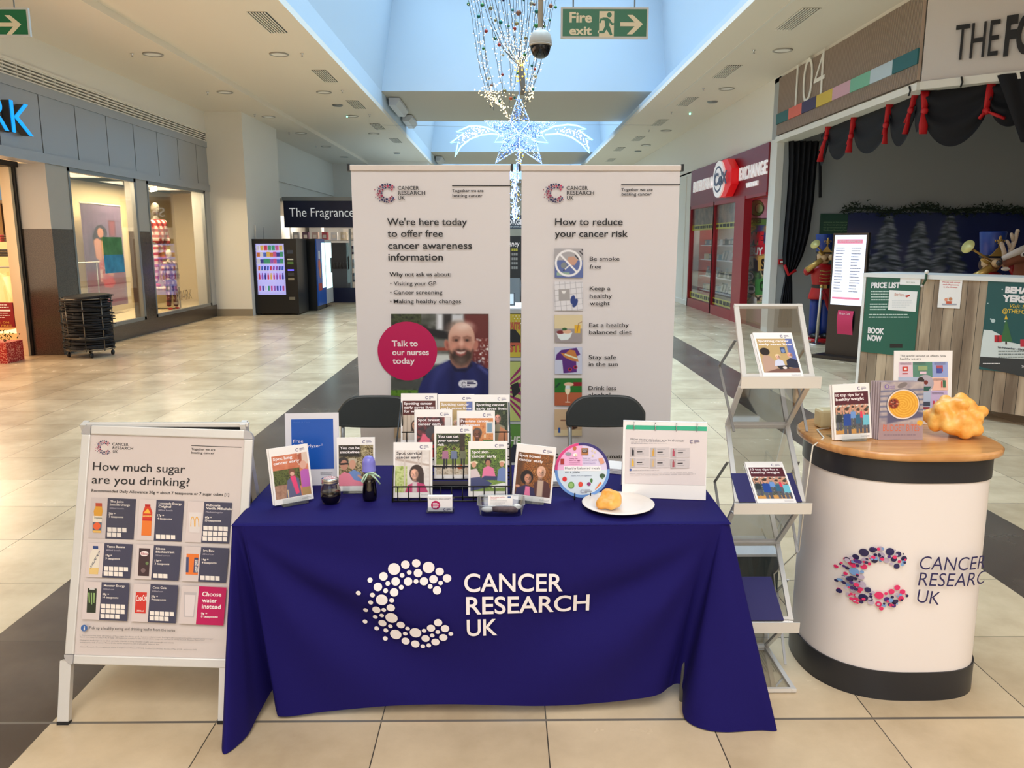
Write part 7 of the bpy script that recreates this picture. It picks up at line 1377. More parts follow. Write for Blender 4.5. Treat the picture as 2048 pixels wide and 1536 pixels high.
mb = MB(); mb.prism([(.25 + .46 * math.cos(R(k)), .40 * math.sin(R(k))) for k in range(0, 360, 15)], .16, .2, LW, M=MX); mb.build('logo_disc', t)
mb = MB(); mb.prism([(.25 + .34 * math.cos(R(k)), .29 * math.sin(R(k))) for k in range(0, 360, 15)], .2, .205, mat('logo_grey', (90, 100, 130), .4), M=MX); mb.prism([(.25 + .29 * math.cos(R(k)), .24 * math.sin(R(k))) for k in range(0, 360, 15)], .205, .207, LW, M=MX); mb.build('logo_ring', t)
text3d('logo_letters', t, 'CeX', (-.27, cy0 + .50, cz0 - .13), (0, -1, 0), (0, 0, 1), 1.05, .26, mat('logo_grey', (0, 0, 0)), .01, .03)
ya = onX(1388, 500, RX).y; yb_ = onX(1428, 500, RX).y; yc = onX(1472, 500, RX).y; yd = onX(1490, 500, RX).y; print('cex', ya, yb_, yc, yd)
def gframe(i, a, b_):
    mb = MB(); f = .09
    for s in ((a, a + f), (b_ - f, b_)): mb.box(RX - .05, s[0], .0, RX + .06, s[1], 2.66, CR2)
    mb.box(RX - .05, a, 0, RX + .06, b_, .22, CR2); mb.box(RX - .05, a, 2.58, RX + .06, b_, 2.66, CR2); o = mb.build('window_%d' % i); struct(o)
    g = MB(); g.box(RX, a + f, .22, RX + .01, b_ - f, 2.58, GLASS); g.build('pane', o)
    for z0, z1, c_, nm in ((2.02, 2.16, (214, 214, 50), 'yellow_strip'), (.24, .40, (196, 206, 80), 'yellow_strip'), (2.16, 2.57, (120, 90, 110), 'photo_strip')):
        m = mat('cex_' + nm, c_, .4, emit=.12) if nm != 'photo_strip' else noise_mat('cex_collage', (60, 50, 70), (190, 150, 130), 5, .4, 2)
        s = MB(); s.box(RX + .012, a + f, z0, RX + .016, b_ - f, z1, m)
        if nm == 'yellow_strip':
            r_ = random.Random(i); y = a + f + .08
            while y < b_ - f - .2: w__ = r_.uniform(.08, .25); s.box(RX + .009, y, z0 + .04, RX + .012, y + w__, z1 - .03, BLACK); y += w__ + .07
        s.build(nm, o)
gframe(4, yb_ - .04, 21.70); gframe(5, yc - .04, yb_ + .04)
mb = MB(); mb.box(RX - .06, yd, 0, RX + .1, yc, 2.66, CR2); mb.box(RX - .05, 15.44, 2.6, RX + .06, yd, 2.66, CR2); struct(mb.build('door_2'))
mb = MB(); mb.box(RX + .06, 15.42, 0, 8, 22.2, .01, mat('red_carpet', (110, 40, 44), .8)); mb.box(7.2, 15.42, 0, 7.3, 22.2, 3.4, mat('cex_back', (196, 60, 50), .6)); mb.box(RX + .1, 22.1, 0, 7.3, 22.2, 3.4, mat('cex_side', (206, 60, 44), .6)); mb.box(RX + .1, 15.42, 3.3, 7.3, 22.2, 3.42, WHITE)
struct(mb.build('wall_entertainment_shop'))
# big printed graphic inside the doorway
Xg = RX + .28
t = thing('graphic_panel', 'cartoon style printed panel reading PHONES WE BUY YOUR in the red shop doorway', 'poster', (Xg, 15.5, .05)); ga, gb = onX(1484, 500, Xg), onX(1538, 500, Xg); gw = ga.y - 15.5 + .2
mb = MB(); mb.box(0, -.0, 0, .03, gw, 2.58, mat('graphic_back', (150, 100, 120), .5)); mb.build('panel', t)
cr = lambda x, y: onX(1380 + x / 4.8, 320 + y / 4.8, Xg)
P = Page(gw, 2.58, fn=lambda u, v, e: (-e, gw - u, 2.58 - v)); P.uv = lambda x, y: ((t.location.y + gw) - cr(x, y).y, 2.58 + .05 - cr(x, y).z)
A = Art(500, 375, 745, 1380, 70, (196, 140, 160)); A.noise(60, [(214, 160, 180), (190, 130, 150)], 3); A.rect(500, 620, 745, 1380, (60, 40, 60), 2); A.noise(90, [(150, 40, 110), (40, 70, 130), (206, 150, 90), (30, 30, 50)], 5, (500, 620, 745, 960))
for q in ((640, 460, 74, 80, (30, 40, 30)), (640, 460, 66, 72, (90, 160, 80)), (665, 465, 42, 48, (40, 60, 40)), (665, 465, 36, 42, (150, 196, 140)), (555, 545, 36, 30, (90, 150, 80))): A.ell(*q)
A.rect(528, 565, 745, 625, (96, 130, 70)); A.rect(528, 558, 745, 568, (20, 20, 24)); A.poly([(548, 700), (705, 685), (712, 780), (560, 800)], (20, 16, 20)); A.poly([(545, 840), (720, 800), (715, 900), (540, 935)], (200, 24, 50)); A.poly([(512, 935), (608, 925), (610, 1040), (505, 1065)], (226, 216, 196)); A.poly([(650, 925), (720, 915), (715, 1060), (650, 1065)], (214, 170, 90)); A.noise(50, [(90, 40, 50), (60, 110, 70), (226, 196, 150), (30, 30, 36)], 8, (500, 1065, 745, 1380))
for q in ((570, 1118, 46, 46, (20, 20, 24)), (570, 1118, 40, 40, (240, 236, 236)), (585, 1240, 48, 48, (20, 20, 24)), (585, 1240, 42, 42, (240, 236, 236))): A.ell(*q)
A.rect(550, 1100, 590, 1138, (40, 40, 46)); A.rect(558, 1106, 582, 1130, (220, 220, 226)); A.rect(565, 1220, 610, 1250, (30, 30, 36)); A.poly([(620, 1150), (720, 1130), (715, 1290), (625, 1300)], (70, 140, 70)); A.poly([(540, 1370), (600, 1300), (640, 1330), (640, 1380)], (226, 220, 214)); P.art(A, 'cartoon_print')
P.text(533, 615, 'PHONES', 683, 44, BLACK, 'lettering', .04); P.text(556, 800, 'WE', 706, 100, mat('graphic_red', (226, 30, 50), .4), 'lettering', .08); P.text(578, 905, 'BUY', 700, 66, WHT, 'lettering', .06); P.text(515, 1010, 'YOUR', 592, 40, BLACK, 'lettering', .0); P.text(680, 1040, 'S', 716, 90, BLACK, 'lettering', .06); P.text(665, 1245, 'C', 712, 80, mat('dark_green', (20, 60, 30), .5), 'lettering', .08); P.build(t)
t = thing('shop_shelving', 'glass shelving full of second hand electronics behind the red framed windows', 'shelves', (RX + .25, yc, 0)); L_ = 21.6 - yc; mb = MB()
for z in (.45, .82, 1.25, 1.62): mb.box(0, 0, z, .4, L_, z + .02, mat('shelf_white', (226, 230, 236), .3, emit=.15))
mb.box(.42, 0, 0, .45, L_, 2.2, mat('pegboard', (206, 196, 190), .6)); mb.build('shelves', t); GD = [(60, 60, 110), (226, 226, 230), (50, 54, 60), (150, 190, 206), (206, 60, 60), (230, 220, 180), (90, 110, 140), (170, 180, 186)]; pr = {}; r2 = random.Random(21)
for zi, z in enumerate((.472, .842, 1.272, 1.642)):
    n_ = 15
    for k in range(n_):
        c = GD[r2.randrange(8)]; kd = ('boxed_game', 'handset', 'gadget_box')[r2.randrange(3)]; o = pr.get((c, kd))
        if o is None:
            mb = MB(); m = mat('gadget_%d_%d_%d' % c, c, .35)
            if kd == 'boxed_game': mb.bar((0, 0, 0), (.05, 0, .24), .16, .02, m, (1, 0, 0)); mb.bar((-.012, 0, .03), (.028, 0, .2), .13, .004, C(226, 220, 214), (1, 0, 0))
            elif kd == 'handset': mb.bar((0, 0, 0), (.06, 0, .17), .09, .012, m, (1, 0, 0)); mb.box(-.04, -.05, 0, .08, .05, .01, BLACK)
            else: mb.box(-.06, -.1, 0, .1, .1, .14, m); mb.box(-.062, -.07, .03, -.06, .07, .11, C(226, 220, 214))
            o = mb.build(kd); pr[(c, kd)] = o
        else: o = o.copy(); sc.collection.objects.link(o)
        o.location = (RX + .36, yc + .2 + (L_ - .4) * (k + .5) / n_, z + .001); tag(o, '%s on the %s shelf behind the red framed shop windows, %s from the doorway' % (kd.replace('_', ' '), ('bottom', 'second', 'third', 'top')[zi], ('first','second','third','fourth','fifth','sixth','seventh','eighth','ninth','tenth','eleventh','twelfth','thirteenth','fourteenth','fifteenth')[k]), 'goods', 'second hand goods behind the red framed windows')
# ---------------------------------------------------------------- grotto unit
CU = mat('black_drape', (11, 13, 22), .85); RB2 = mat('red_ribbon', (190, 12, 24), .55)
Yc_ = 14.85
rows = [(282, 1577, 1640), (330, 1578, 1634), (400, 1574, 1628), (470, 1568, 1618), (510, 1566, 1606), (535, 1568, 1594), (550, 1571, 1583), (565, 1568, 1584), (600, 1562, 1584), (655, 1556, 1582)]
RW_ = [(onY(l, y, Yc_), onY(r, y, Yc_)) for y, l, r in rows]
def curt(u, v):
    k = v * (len(RW_) - 1); i = min(int(k), len(RW_) - 2); f = k - i; l = RW_[i][0].lerp(RW_[i+1][0], f); r = RW_[i][1].lerp(RW_[i+1][1], f); p = l.lerp(r, u); wd = (r - l).length; return (p.x, p.y + .045 * math.sin(u * 34 + v * 2) * min(1, wd / .3) , max(p.z, .01))
t = thing('stage_curtain', 'long black drape tied back with red ribbon at the left of the grotto', 'curtain', (0, 0, 0)); mb = MB(); mb.grid(curt, 70, 40, CU); mb.build('drape', t)
mb = MB(); a = onY(1569, 530, Yc_ - .06); b_ = onY(1577, 550, Yc_ - .06); c_ = onY(1592, 540, Yc_ - .06); mb.tube([a, b_, c_], .03, RB2, 6, flat=.4); mb.build('tie_ribbon', t)
mb = MB(); mb.tube([onY(1640, 300, Yc_), onY(1640, 395, Yc_)], .03, CU, 5, flat=.4); mb.build('loose_strip', t)
Xv = RX + .16
tops = [(1641, 278), (1658, 252), (1710, 232), (1783, 207), (1833, 189)]; bots = [(1660, 338), (1685, 316), (1742, 303), (1795, 281), (1835, 250)]
t = thing('swag_valance', 'black swagged cloth hung along the top of the grotto opening', 'valance', (0, 0, 0)); mb = MB()
TP = [onX(x, y, Xv) for x, y in tops]
segs = list(zip(TP, TP[1:])); drops = [.34, .40, .42, .42]
q0v = Vector((Xv, 10.0, 3.5)); pts2 = [onPlane(1851, 182, q0 - nrm * .12, nrm), onPlane(1985, 163, q0 - nrm * .12, nrm), onPlane(2080, 150, q0 - nrm * .12, nrm)]
segs.append((TP[-1], pts2[0])); drops.append(.3); segs += [(pts2[0], pts2[1]), (pts2[1], pts2[2])]; drops += [.52, .36]
for (a, b_), d in zip(segs, drops):
    mb.grid(lambda u, v: tuple(Vector(a).lerp(b_, u) + Vector((.02 * math.sin(v * 14 + u * 3), .03 * math.sin(v * 14 + u * 2), 0)) + Vector((0, 0, .05 - v * (.34 + (d - .12) * (4 * u * (1 - u)) ** .7)))), 20, 14, CU)
mb.build('cloth', t)
rib = [(1658, 252, 1652, 276, 1640, 323, 34, Xv), (1710, 232, 1702, 272, 1697, 305, 34, Xv), (1781, 207, 1772, 250, 1769, 288, 28, Xv), (1833, 189, 1822, 220, 1810, 268, 30, Xv)]
onm = ('first', 'second', 'third', 'fourth', 'fifth', 'sixth')
for k, (x, y, xk, yk, xe, ye, wd, X) in enumerate(rib):
    a = onX(x, y, X - .03); b_ = onX(xk, yk, X - .03); c_ = onX(xe, ye, X - .03); mb = MB(); w_ = wd / 1575 * a.y * .42
    mb.tube([a, a.lerp(b_, .5), b_], [.06, .045, .03], RB2, 6, flat=.35); mb.ball(b_, .045, RB2, 8); mb.tube([b_, b_.lerp(c_, .5), c_], [.03, w_ * .35, w_ * .5], RB2, 8, flat=.3); mb.tube([b_, b_.lerp(c_, .6) + Vector((0, .06, .03))], [.03, w_ * .3], RB2, 6, flat=.3)
    o = mb.build('red_ribbon'); tag(o, 'red ribbon tied round the black swags over the grotto, %s from the left' % onm[k], 'ribbon', 'red ribbons on the swags')
PN = q0 - nrm * .10
for k, (x, y, xk, yk, ends, wd) in enumerate(((1851, 182, 1849, 222, [(1846, 268)], .07), (1985, 163, 1972, 222, [(1958, 238), (2010, 237)], .07))):
    a = onPlane(x, y, PN, nrm); b_ = onPlane(xk, yk, PN, nrm); mb = MB(); mb.tube([a, a.lerp(b_, .5), b_], [.06, .05, .035], RB2, 6, flat=.35); mb.ball(b_, .045, RB2, 8)
    for e_ in ends: c_ = onPlane(*e_, PN, nrm); mb.tube([b_, b_.lerp(c_, .6), c_], [.035, .06, .05], RB2, 8, flat=.35)
    o = mb.build('red_ribbon'); tag(o, 'red ribbon tied round the black swags over the grotto, %s from the left' % onm[k + 4], 'ribbon', 'red ribbons on the swags')
t = thing('stage_curtain', 'black drape gathered at the top right corner of the grotto opening', 'curtain', (0, 0, 0)); mb = MB(); ra = [onPlane(x, y, q0 + nrm * .07, nrm) for x, y in ((1994, 151), (2140, 128))]; rb_ = [onPlane(x, y, q0 + nrm * .07, nrm) for x, y in ((2042, 285), (2170, 300))]
mb.grid(lambda u, v: tuple(ra[0].lerp(ra[1], u).lerp(rb_[0].lerp(rb_[1], u), v) + nrm * (.022 * math.sin(u * 16 + v))), 40, 12, CU); mb.build('drape', t)
for k, (x, y) in enumerate(((1922, 165), (1818, 183))):
    p = onPlane(x, y, q0 + nrm * .06, nrm) if k == 0 else onX(x, y, RX - .06); mb = MB(); mb.tube([p + Vector((0, 0, .06)), p + Vector((0, -.03, .0)), p - Vector((0, 0, .05))], .012, BLACK, 6); o = mb.build('cable_hook'); tag(o, 'small black hook on the white lip over the grotto, %s one' % ('right', 'left')[k], 'hook')
# backdrop print with snowy firs
a = onY(1697, 425, 15.03); bw = 11.3 - a.x; t = thing('backdrop_print', 'wide dark backdrop printed with snow covered fir trees at night', 'backdrop', (a.x, 15.03, .02)); bh = a.z - .02
mb = MB(); mb.box(0, 0, 0, bw, .03, bh, mat('backdrop_dark', (20, 24, 44), .5)); mb.build('panel', t)
A = Art(1697, 425, 2220, 760, 240, (40, 44, 70)); A.noise(120, [(60, 56, 76), (34, 38, 66), (20, 26, 60), (12, 22, 66)], 3)
A.mix((A.X - 1870) / 70, (8, 18, 62)); A.mix((A.Y - 640) / 60, (90, 92, 110))
def fir(cx, top, h, w_):
    rr2 = random.Random(int(cx))
    for i in range(int(h / 6)):
        y = top + i * 6; ww = w_ * (i * 6 / h) ** .8
        for s in (-1, 1):
            for j in range(2): x = cx + s * ww * rr2.uniform(.15, 1); A.ell(x, y + rr2.uniform(-3, 3), 7 + ww * .16, 4.5, rr2.choice([(40, 46, 50), (26, 32, 36), (58, 64, 70), (84, 88, 98)]), s * 18, 2)
            if rr2.random() < .6: A.ell(cx + s * ww * rr2.uniform(.3, 1), y - 2, 5 + ww * .1, 2, (120, 124, 138), s * 14, 2)
for q in ((1780, 440, 260, 55), (1845, 455, 250, 50), (1905, 440, 280, 60), (1735, 520, 180, 40), (2110, 430, 300, 70), (2180, 450, 280, 60)): fir(*q)
A.c *= 1.5; P = Page(bw, bh, fn=lambda u, v, e: (u, -e, bh - v)); P.uv = lambda x, y: ((x - 1697) / 523 * bw, (y - 425) / 335 * bh); P.art(A, 'tree_print'); P.build(t)
t = thing('wall_notice', 'dark green wall notice with pale text beside the backdrop', 'notice', (5.62, 15.04, 1.32)); a = onY(1642, 427, 15.04); b_ = onY(1705, 527, 15.04); t.location = (a.x, 15.04, b_.z); W_ = b_.x - a.x; H_ = a.z - b_.z
mb = MB(); mb.box(0, 0, 0, W_, .02, H_, mat('notice_green', (34, 74, 58), .5)); mb.box(0, -.002, -.06, W_, .02, 0, BLACK); mb.build('board', t); P = Page(W_, H_, fn=lambda u, v, e: (u, -e, H_ - v)); TG = C(120, 150, 110)
for i, s_ in enumerate(('entrance to the experience', 'for financial photographed', 'for promotional use by', 'The Forge Shopping Centre.')): P.text(.06, .17 + i * .05, s_, W_ - .1, .025, TG, 'text', .01)
P.lines(.08, .42, W_ - .1, 8, .055, .014, C(60, 100, 80), 'text'); P.build(t)
GA = mat('garland_green', (24, 44, 30), .7); mb = MB(); r2 = random.Random(4); a = onY(1695, 420, 14.95); xe = 11.3
mb.tube([(a.x + (xe - a.x) * i / 30, 14.95, a.z + .03 * math.sin(i)) for i in range(31)], .02, GA, 5)
for k in range(1500):
    x = r2.uniform(a.x - .1, xe); z = a.z + r2.gauss(0, .045) + .04 * math.sin(x * 5); d = Vector((r2.uniform(-.09, .09), r2.uniform(-.04, .01), r2.uniform(-.06, .08))); s = Vector((r2.uniform(-.012, .012), 0, .014)); p = Vector((x, 14.95, z)); mb.add([p - s, p + s, p + d], [(0, 1, 2)], GA)
o = mb.build('fir_garland'); tag(o, 'long dark green fir garland along the top of the backdrop', 'garland')
# nutcracker soldiers playing trumpets
NB = mat('soldier_blue', (18, 50, 130), .35); NR = mat('soldier_red', (176, 20, 28), .35); NG = mat('soldier_gold', (196, 160, 90), .3, .6); NS = mat('soldier_skin', (206, 172, 130), .5); BEL = mat('trumpet_bell', (206, 200, 130), .35, .2)
def nut(label, loc, yaw, H=1.85, E=(-.29, -.35, 1.68)):
    t = thing('nutcracker_soldier', label, 'figure', loc, (0, 0, R(yaw)))
    mb = MB(); mb.lathe([(.22, 0), (.22, .05), (.18, .06)], NR, 20); mb.build('base', t)
    for s in (-1, 1):
        mb = MB(); mb.lathe([(.075, .10), (.082, .3), (.085, .6), (.09, .80)], NB, 14, (s * .09, 0, 0)); mb.build('trouser_leg', t)
        mb = MB(); mb.ball((s * .09, -.05, .10), .07, BLACK, 10, 1, 1.7, .8); mb.build('boot', t)
    mb = MB(); mb.lathe([(.22, .74), (.21, .80), (.165, .95), (.16, 1.0), (.19, 1.15), (.20, 1.26), (.14, 1.33), (.07, 1.36)], NR, 20, sy=.75); mb.build('coat', t)
    mb = MB(); mb.lathe([(.168, .93), (.172, .95), (.168, .99)], BLACK, 20, sy=.78, close=False); mb.box(-.04, -.145, .93, .04, -.125, .99, NG); mb.build('belt', t)
    mb = MB()
    for z in (1.04, 1.10, 1.16, 1.22):
        mb.tube([(-.09, -.135 - (z - 1.04) * .06, z + .012), (0, -.15 - (z - 1.04) * .06, z), (.09, -.135 - (z - 1.04) * .06, z + .012)], .007, NG, 5)
        for s in (-1, 1): mb.ball((s * .09, -.14 - (z - 1.04) * .06, z + .012), .014, NG, 6)
    mb.build('braid', t)
    for s in (-1, 1):
        mb = MB(); mb.tube([(s * .17, 0, 1.26), (s * .30, -.06, 1.20), (s * .32, -.12, 1.24)], [.07, .055, .05], NR, 10); mb.tube([(s * .32, -.12, 1.24), (s * .12, -.24, 1.42)], [.055, .045], NG if s < 0 else NR, 10); mb.ball((s * .06 - .03, -.26, 1.46), .05, NS, 10); mb.build('arm', t)
    mb = MB(); mb.ball((0, -.01, 1.46), .115, NS, 16, 1, 1, 1.15); mb.ball((0, -.125, 1.45), .018, NS, 6); mb.build('head', t)
    mb = MB()
    for s in (-1, 1): mb.ball((s * .045, -.105, 1.48), .012, BLACK, 6); mb.ball((s * .07, -.09, 1.43), .02, mat('cheek', (206, 120, 100), .5), 6)
    mb.ball((0, .02, 1.44), .118, mat('soldier_hair', (60, 40, 30), .7), 12, 1.02, .9, 1); mb.build('face_and_hair', t)
    mb = MB(); mb.lathe([(.115, 1.52), (.122, 1.53), (.125, 1.60), (.15, H - .01), (.14, H), (.0001, H)], NB, 22); mb.build('hat', t)
    mb = MB(); mb.lathe([(.123, 1.525), (.128, 1.53), (.126, 1.555)], BLACK, 22, close=False); mb.build('hat_band', t)
    mb = MB(); mb.prism([(-.10, 0), (.10, 0), (.05, .04), (.012, .10), (-.012, .10), (-.05, .04)], 0, .02, NG, M=Matrix(((1, 0, 0, 0), (0, 0, -1, -.118), (0, 1, 0, 1.545), (0, 0, 0, 1)))); mb.tube([(0, -.145, 1.64), (0, -.155, 1.76)], [.012, .012], NG, 6)
    mb.ball((0, -.155, 1.755), .02, NG, 8, 1, .5, 1.9)
    for s in (-1, 1): mb.tube([(0, -.15, 1.68), (s * .03, -.15, 1.74), (s * .055, -.148, 1.735), (s * .05, -.148, 1.71)], .009, NG, 6)
    mb.box(-.03, -.158, 1.69, .03, -.145, 1.70, NG); mb.build('gold_emblem', t)
    mb = MB(); a = Vector((.04, -.12, 1.43)); b_ = Vector(E); d = (b_ - a).normalized(); mb.tube([a, b_], [.012, .014], NG, 8); mb.tube([a + d * .05 + Vector((0, 0, -.045)), a + d * .32 + Vector((0, 0, -.045))], .022, NG, 8); mb.tube([b_ - d * .1, b_ - d * .03, b_], [.014, .035, .08], NG, 16); mb.build('trumpet', t)
    mb = MB(); mb.tube([b_ - d * .004, b_ + d * .004], [.083, .083], BEL, 20); mb.build('bell_disc', t); return t
p = onZ(1636, 683); nut('nutcracker soldier in red and blue playing a trumpet beside the black drape', (5.50, 13.72, 0), 0)
k9 = onY(1987, 463, 9.75); nut('nutcracker soldier with trumpet standing behind the plank panelled desk', (k9.x, 9.75, 0), 0, k9.z, (-.47, -.3, 1.66))
# reindeer
RBW = mat('reindeer_brown', (120, 66, 44), .8); RWH = mat('reindeer_white', (206, 196, 190), .8); AN = mat('antler', (186, 164, 144), .7)
rp = onY(2035, 560, 9.3); t = thing('reindeer_figure', 'brown and white model reindeer with pale antlers behind the plank desk', 'figure', (rp.x, 9.3, 0), (0, 0, R(0)))
hz = onY(2015, 510, 9.3).z
V = [(.62, .5, .95), (.5, .35, 1.0), (.2, .15, 1.0), (.1, .05, 1.15), (.06, 0, hz - .06), (-.02, -.03, hz), (-.16, -.06, hz - .07), (-.24, -.07, hz - .10), (.6, .42, .6), (.62, .5, .3), (.6, .46, .03), (.5, .6, .6), (.52, .66, .3), (.5, .62, .03), (.2, .02, .6), (.2, .02, .3), (.2, .0, .03), (.1, .2, .6), (.1, .22, .3), (.1, .2, .03)]
skin_body('body', t, V, [(0, 1), (1, 2), (2, 3), (3, 4), (4, 5), (5, 6), (6, 7), (0, 8), (8, 9), (9, 10), (0, 11), (11, 12), (12, 13), (2, 14), (14, 15), (15, 16), (2, 17), (17, 18), (18, 19)], [.17, .2, .19, .13, .11, .105, .065, .05] + [.075, .04, .035] * 4, RBW)
mb = MB(); mb.tube([(-.02, -.10, hz + .07), (-.14, -.10, hz + .02), (-.25, -.08, hz - .04)], [.05, .04, .03], RWH, 8); mb.ball((.12, -.02, hz - .1), .12, RWH, 10, .8, .8, 1.3); mb.ball((-.2, -.07, hz - .16), .04, RWH, 8, 1.3, 1, .6); mb.build('white_markings', t)
mb = MB(); mb.ball((-.29, -.085, hz - .09), .035, mat('nose_black', (34, 30, 32), .3), 10); mb.build('nose', t)
for s in (-1,): mb = MB(); mb.ball((-.05, -.13, hz + .01), .032, RWH, 10); mb.ball((-.055, -.155, hz + .01), .018, BLACK, 8); mb.build('eye', t)
for s in (-1, 1): mb = MB(); mb.ball((.10, s * .11, hz + .06), .05, RBW, 10, 1.6, .5, .8); mb.build('ear', t)
def at_(x, y, d=0): return onY(x, y, 9.3 + d) - Vector(t.location)
for tr, rr3 in (([(2017, 521), (2022, 500), (2030, 480), (2035, 462)], .032), ([(2010, 518), (2008, 502), (2003, 487)], .028), ([(2022, 503), (2018, 488), (2014, 482)], .022), ([(2028, 485), (2024, 472), (2023, 468)], .022)):
    mb = MB(); mb.tube([at_(x, y, -.05) for x, y in tr], [rr3, rr3 * .9, rr3 * .8] + ([rr3 * .6] if len(tr) > 3 else []), AN, 8); mb.ball(at_(*tr[-1], -.05), rr3 * .75, AN, 8); mb.build('antler', t)
mb = MB(); mb.tube([at_(2030, 520, .1), at_(2048, 505, .1), at_(2075, 490, .1), at_(2082, 468, .1)], [.03, .028, .024, .018], AN, 8); mb.build('antler', t)
# beige sack, stanchion and rope
mb = MB(); mb.ball((0, 0, .34), .30, noise_mat('sand_plush', (150, 128, 104), (176, 152, 126), 6, .9, bump=.4), 18, .7, .7, 1.15); mb.ball((.05, -.05, .75), .17, mat('sand_plush', (0, 0, 0)), 14); mb.ball((-.1, -.12, .14), .16, mat('sand_plush', (0, 0, 0)), 14)
o = mb.build('plush_sack'); o.location = (onY(1668, 640, 14.4).x + .1, 14.45, 0); tag(o, 'lumpy sand coloured plush shape behind the first nutcracker', 'plush')
p = onZ(1632, 688); t = thing('rope_stanchion', 'slim silver barrier post in front of the first nutcracker', 'barrier post', (p.x, p.y, 0)); zt2 = onY(1640, 573, p.y).z; mb = MB(); mb.lathe([(.17, 0), (.17, .015), (.03, .03)], CHROME, 24); mb.build('foot', t); mb = MB(); mb.tube([(0, 0, .02), (.03, 0, zt2)], .024, mat('post_silver', (196, 190, 180), .3, .6), 12); mb.ball((.03, 0, zt2), .035, NG, 8); mb.build('post', t)
mb = MB(); c0 = Vector((p.x + .03, p.y, zt2 - .06)); c3 = onY(1668, 640, p.y + .25); mb.tube([c0, c0 + Vector((.1, .05, -.12)), onY(1656, 610, p.y + .1), onY(1663, 628, p.y + .2), c3, c3 + Vector((.3, .2, .1))], .035, mat('red_rope', (150, 14, 28), .7), 8); o = mb.build('barrier_rope'); tag(o, 'red barrier rope hanging from the slim silver post', 'rope')
p = onY(1563, 524, 15.02); t = thing('fire_call_point', 'small red fire alarm call point on the white pillar return', 'call point', (p.x, 15.05, p.z)); mb = MB(); mb.box(-.055, -.05, -.05, .055, 0, .05, mat('call_red', (176, 20, 30), .4)); mb.build('box', t); mb = MB(); mb.box(-.03, -.053, -.02, .03, -.05, .025, WHITE); mb.build('label', t)
# digital display stand
b0 = onZ(1660, 712); Yd = 11.6; a = onY(1686, 466, Yd); b_ = onY(1728, 467, Yd); cxd = onY(1694, 600, Yd).x
t = thing('display_totem', 'black digital display stand with a lit white timetable and pink notice', 'display stand', (cxd, Yd, 0), (0, 0, R(-52))); BD = mat('totem_black', (20, 22, 26), .3)
mb = MB(); mb.box(-.36, -.24, 0, .36, .26, .05, BD); mb.build('foot', t); hw_ = .27; HT = a.z
mb = MB(); mb.box(-hw_, -.03, .03, hw_, .03, HT, BD); mb.build('casing', t)
mb = MB(); mb.box(-hw_ + .03, -.032, .80, hw_ - .03, -.03, HT - .03, mat('screen_white', (216, 222, 240), .3, emit=.75)); mb.build('screen', t)
P = Page(2 * hw_, HT, fn=lambda u, v, e: (u - hw_, -.032 - e, HT - v)); P.rect(.07, .09, .46, .15, mat('screen_pink', (226, 130, 160), .4, emit=.4), 'screen_text'); P.text(.09, .135, 'GROTTO OPENING TIMES', .44, .03, WHT, 'screen_text')
TGY = mat('screen_grey', (120, 124, 140), .4, emit=.2); P.lines(.06, .22, .20, 16, .042, .014, TGY, 'screen_text'); P.lines(.30, .22, .46, 16, .042, .014, TGY, 'screen_text', 3); P.rect(.05, .93, .48, .96, mat('screen_pink', (0, 0, 0)), 'screen_text'); P.build(t)
t2 = thing('price_notice', 'curling pink price list sheet stuck on the black display stand', 'notice', (cxd, Yd, 0), (0, 0, R(-52)))
mb = MB(); mb.grid(lambda u, v: (-.10 + .24 * u, -.045 - .02 * math.sin(v * 5), .72 - v * .44), 4, 14, mat('notice_pink', (206, 50, 100), .5)); sh = mb.build('sheet', t2); P = Page(1, 1, fn=lambda u, v, e: (u, -.068 - e, v)); 
V, F, g0, g1 = glyphs('Price List', 0, .3); P.mb('lettering').add([(-.07 + (x - g0) / (g1 - g0) * .17, -.0705, .66 + y * .05) for x, y in V], F, WHT); P.build(t2)
# plank panelled desk
A0 = Vector((3.863, 8.509, 0)); A1 = Vector((4.81, 7.29, 0)); dv = (A1 - A0).normalized(); LK = 2.1; ang = math.atan2(dv.y, dv.x)
t = thing('grotto_desk', 'mobile desk panelled in rustic wooden planks with a white edge and green posters', 'desk', tuple(A0), (0, 0, ang)); HK = 1.375
PK = noise_mat('rustic_planks', (128, 106, 86), (190, 168, 142), 7, .65, 8, stretch=(1, 1, .14)); nt, N, L, b = nodes(PK)
tc = [n for n in N if n.type == 'TEX_COORD'][0]; sp_ = N.new('ShaderNodeSeparateXYZ'); L.new(tc.outputs['Object'], sp_.inputs[0]); mu = N.new('ShaderNodeMath'); mu.operation = 'MULTIPLY'; mu.inputs[1].default_value = 9.5; L.new(sp_.outputs[0], mu.inputs[0]); fl = N.new('ShaderNodeMath'); fl.operation = 'FLOOR'; L.new(mu.outputs[0], fl.inputs[0]); wn = N.new('ShaderNodeTexWhiteNoise'); wn.noise_dimensions = '1D'; L.new(fl.outputs[0], wn.inputs['W'])
fr = N.new('ShaderNodeMath'); fr.operation = 'FRACT'; L.new(mu.outputs[0], fr.inputs[0]); gt = N.new('ShaderNodeMath'); gt.operation = 'GREATER_THAN'; gt.inputs[1].default_value = .04; L.new(fr.outputs[0], gt.inputs[0]); ml = N.new('ShaderNodeMapRange'); L.new(wn.outputs[0], ml.inputs[0]); ml.inputs[3].default_value = .55; ml.inputs[4].default_value = 1.15; m3 = N.new('ShaderNodeMath'); m3.operation = 'MULTIPLY'; L.new(ml.outputs[0], m3.inputs[0]); L.new(gt.outputs[0], m3.inputs[1])
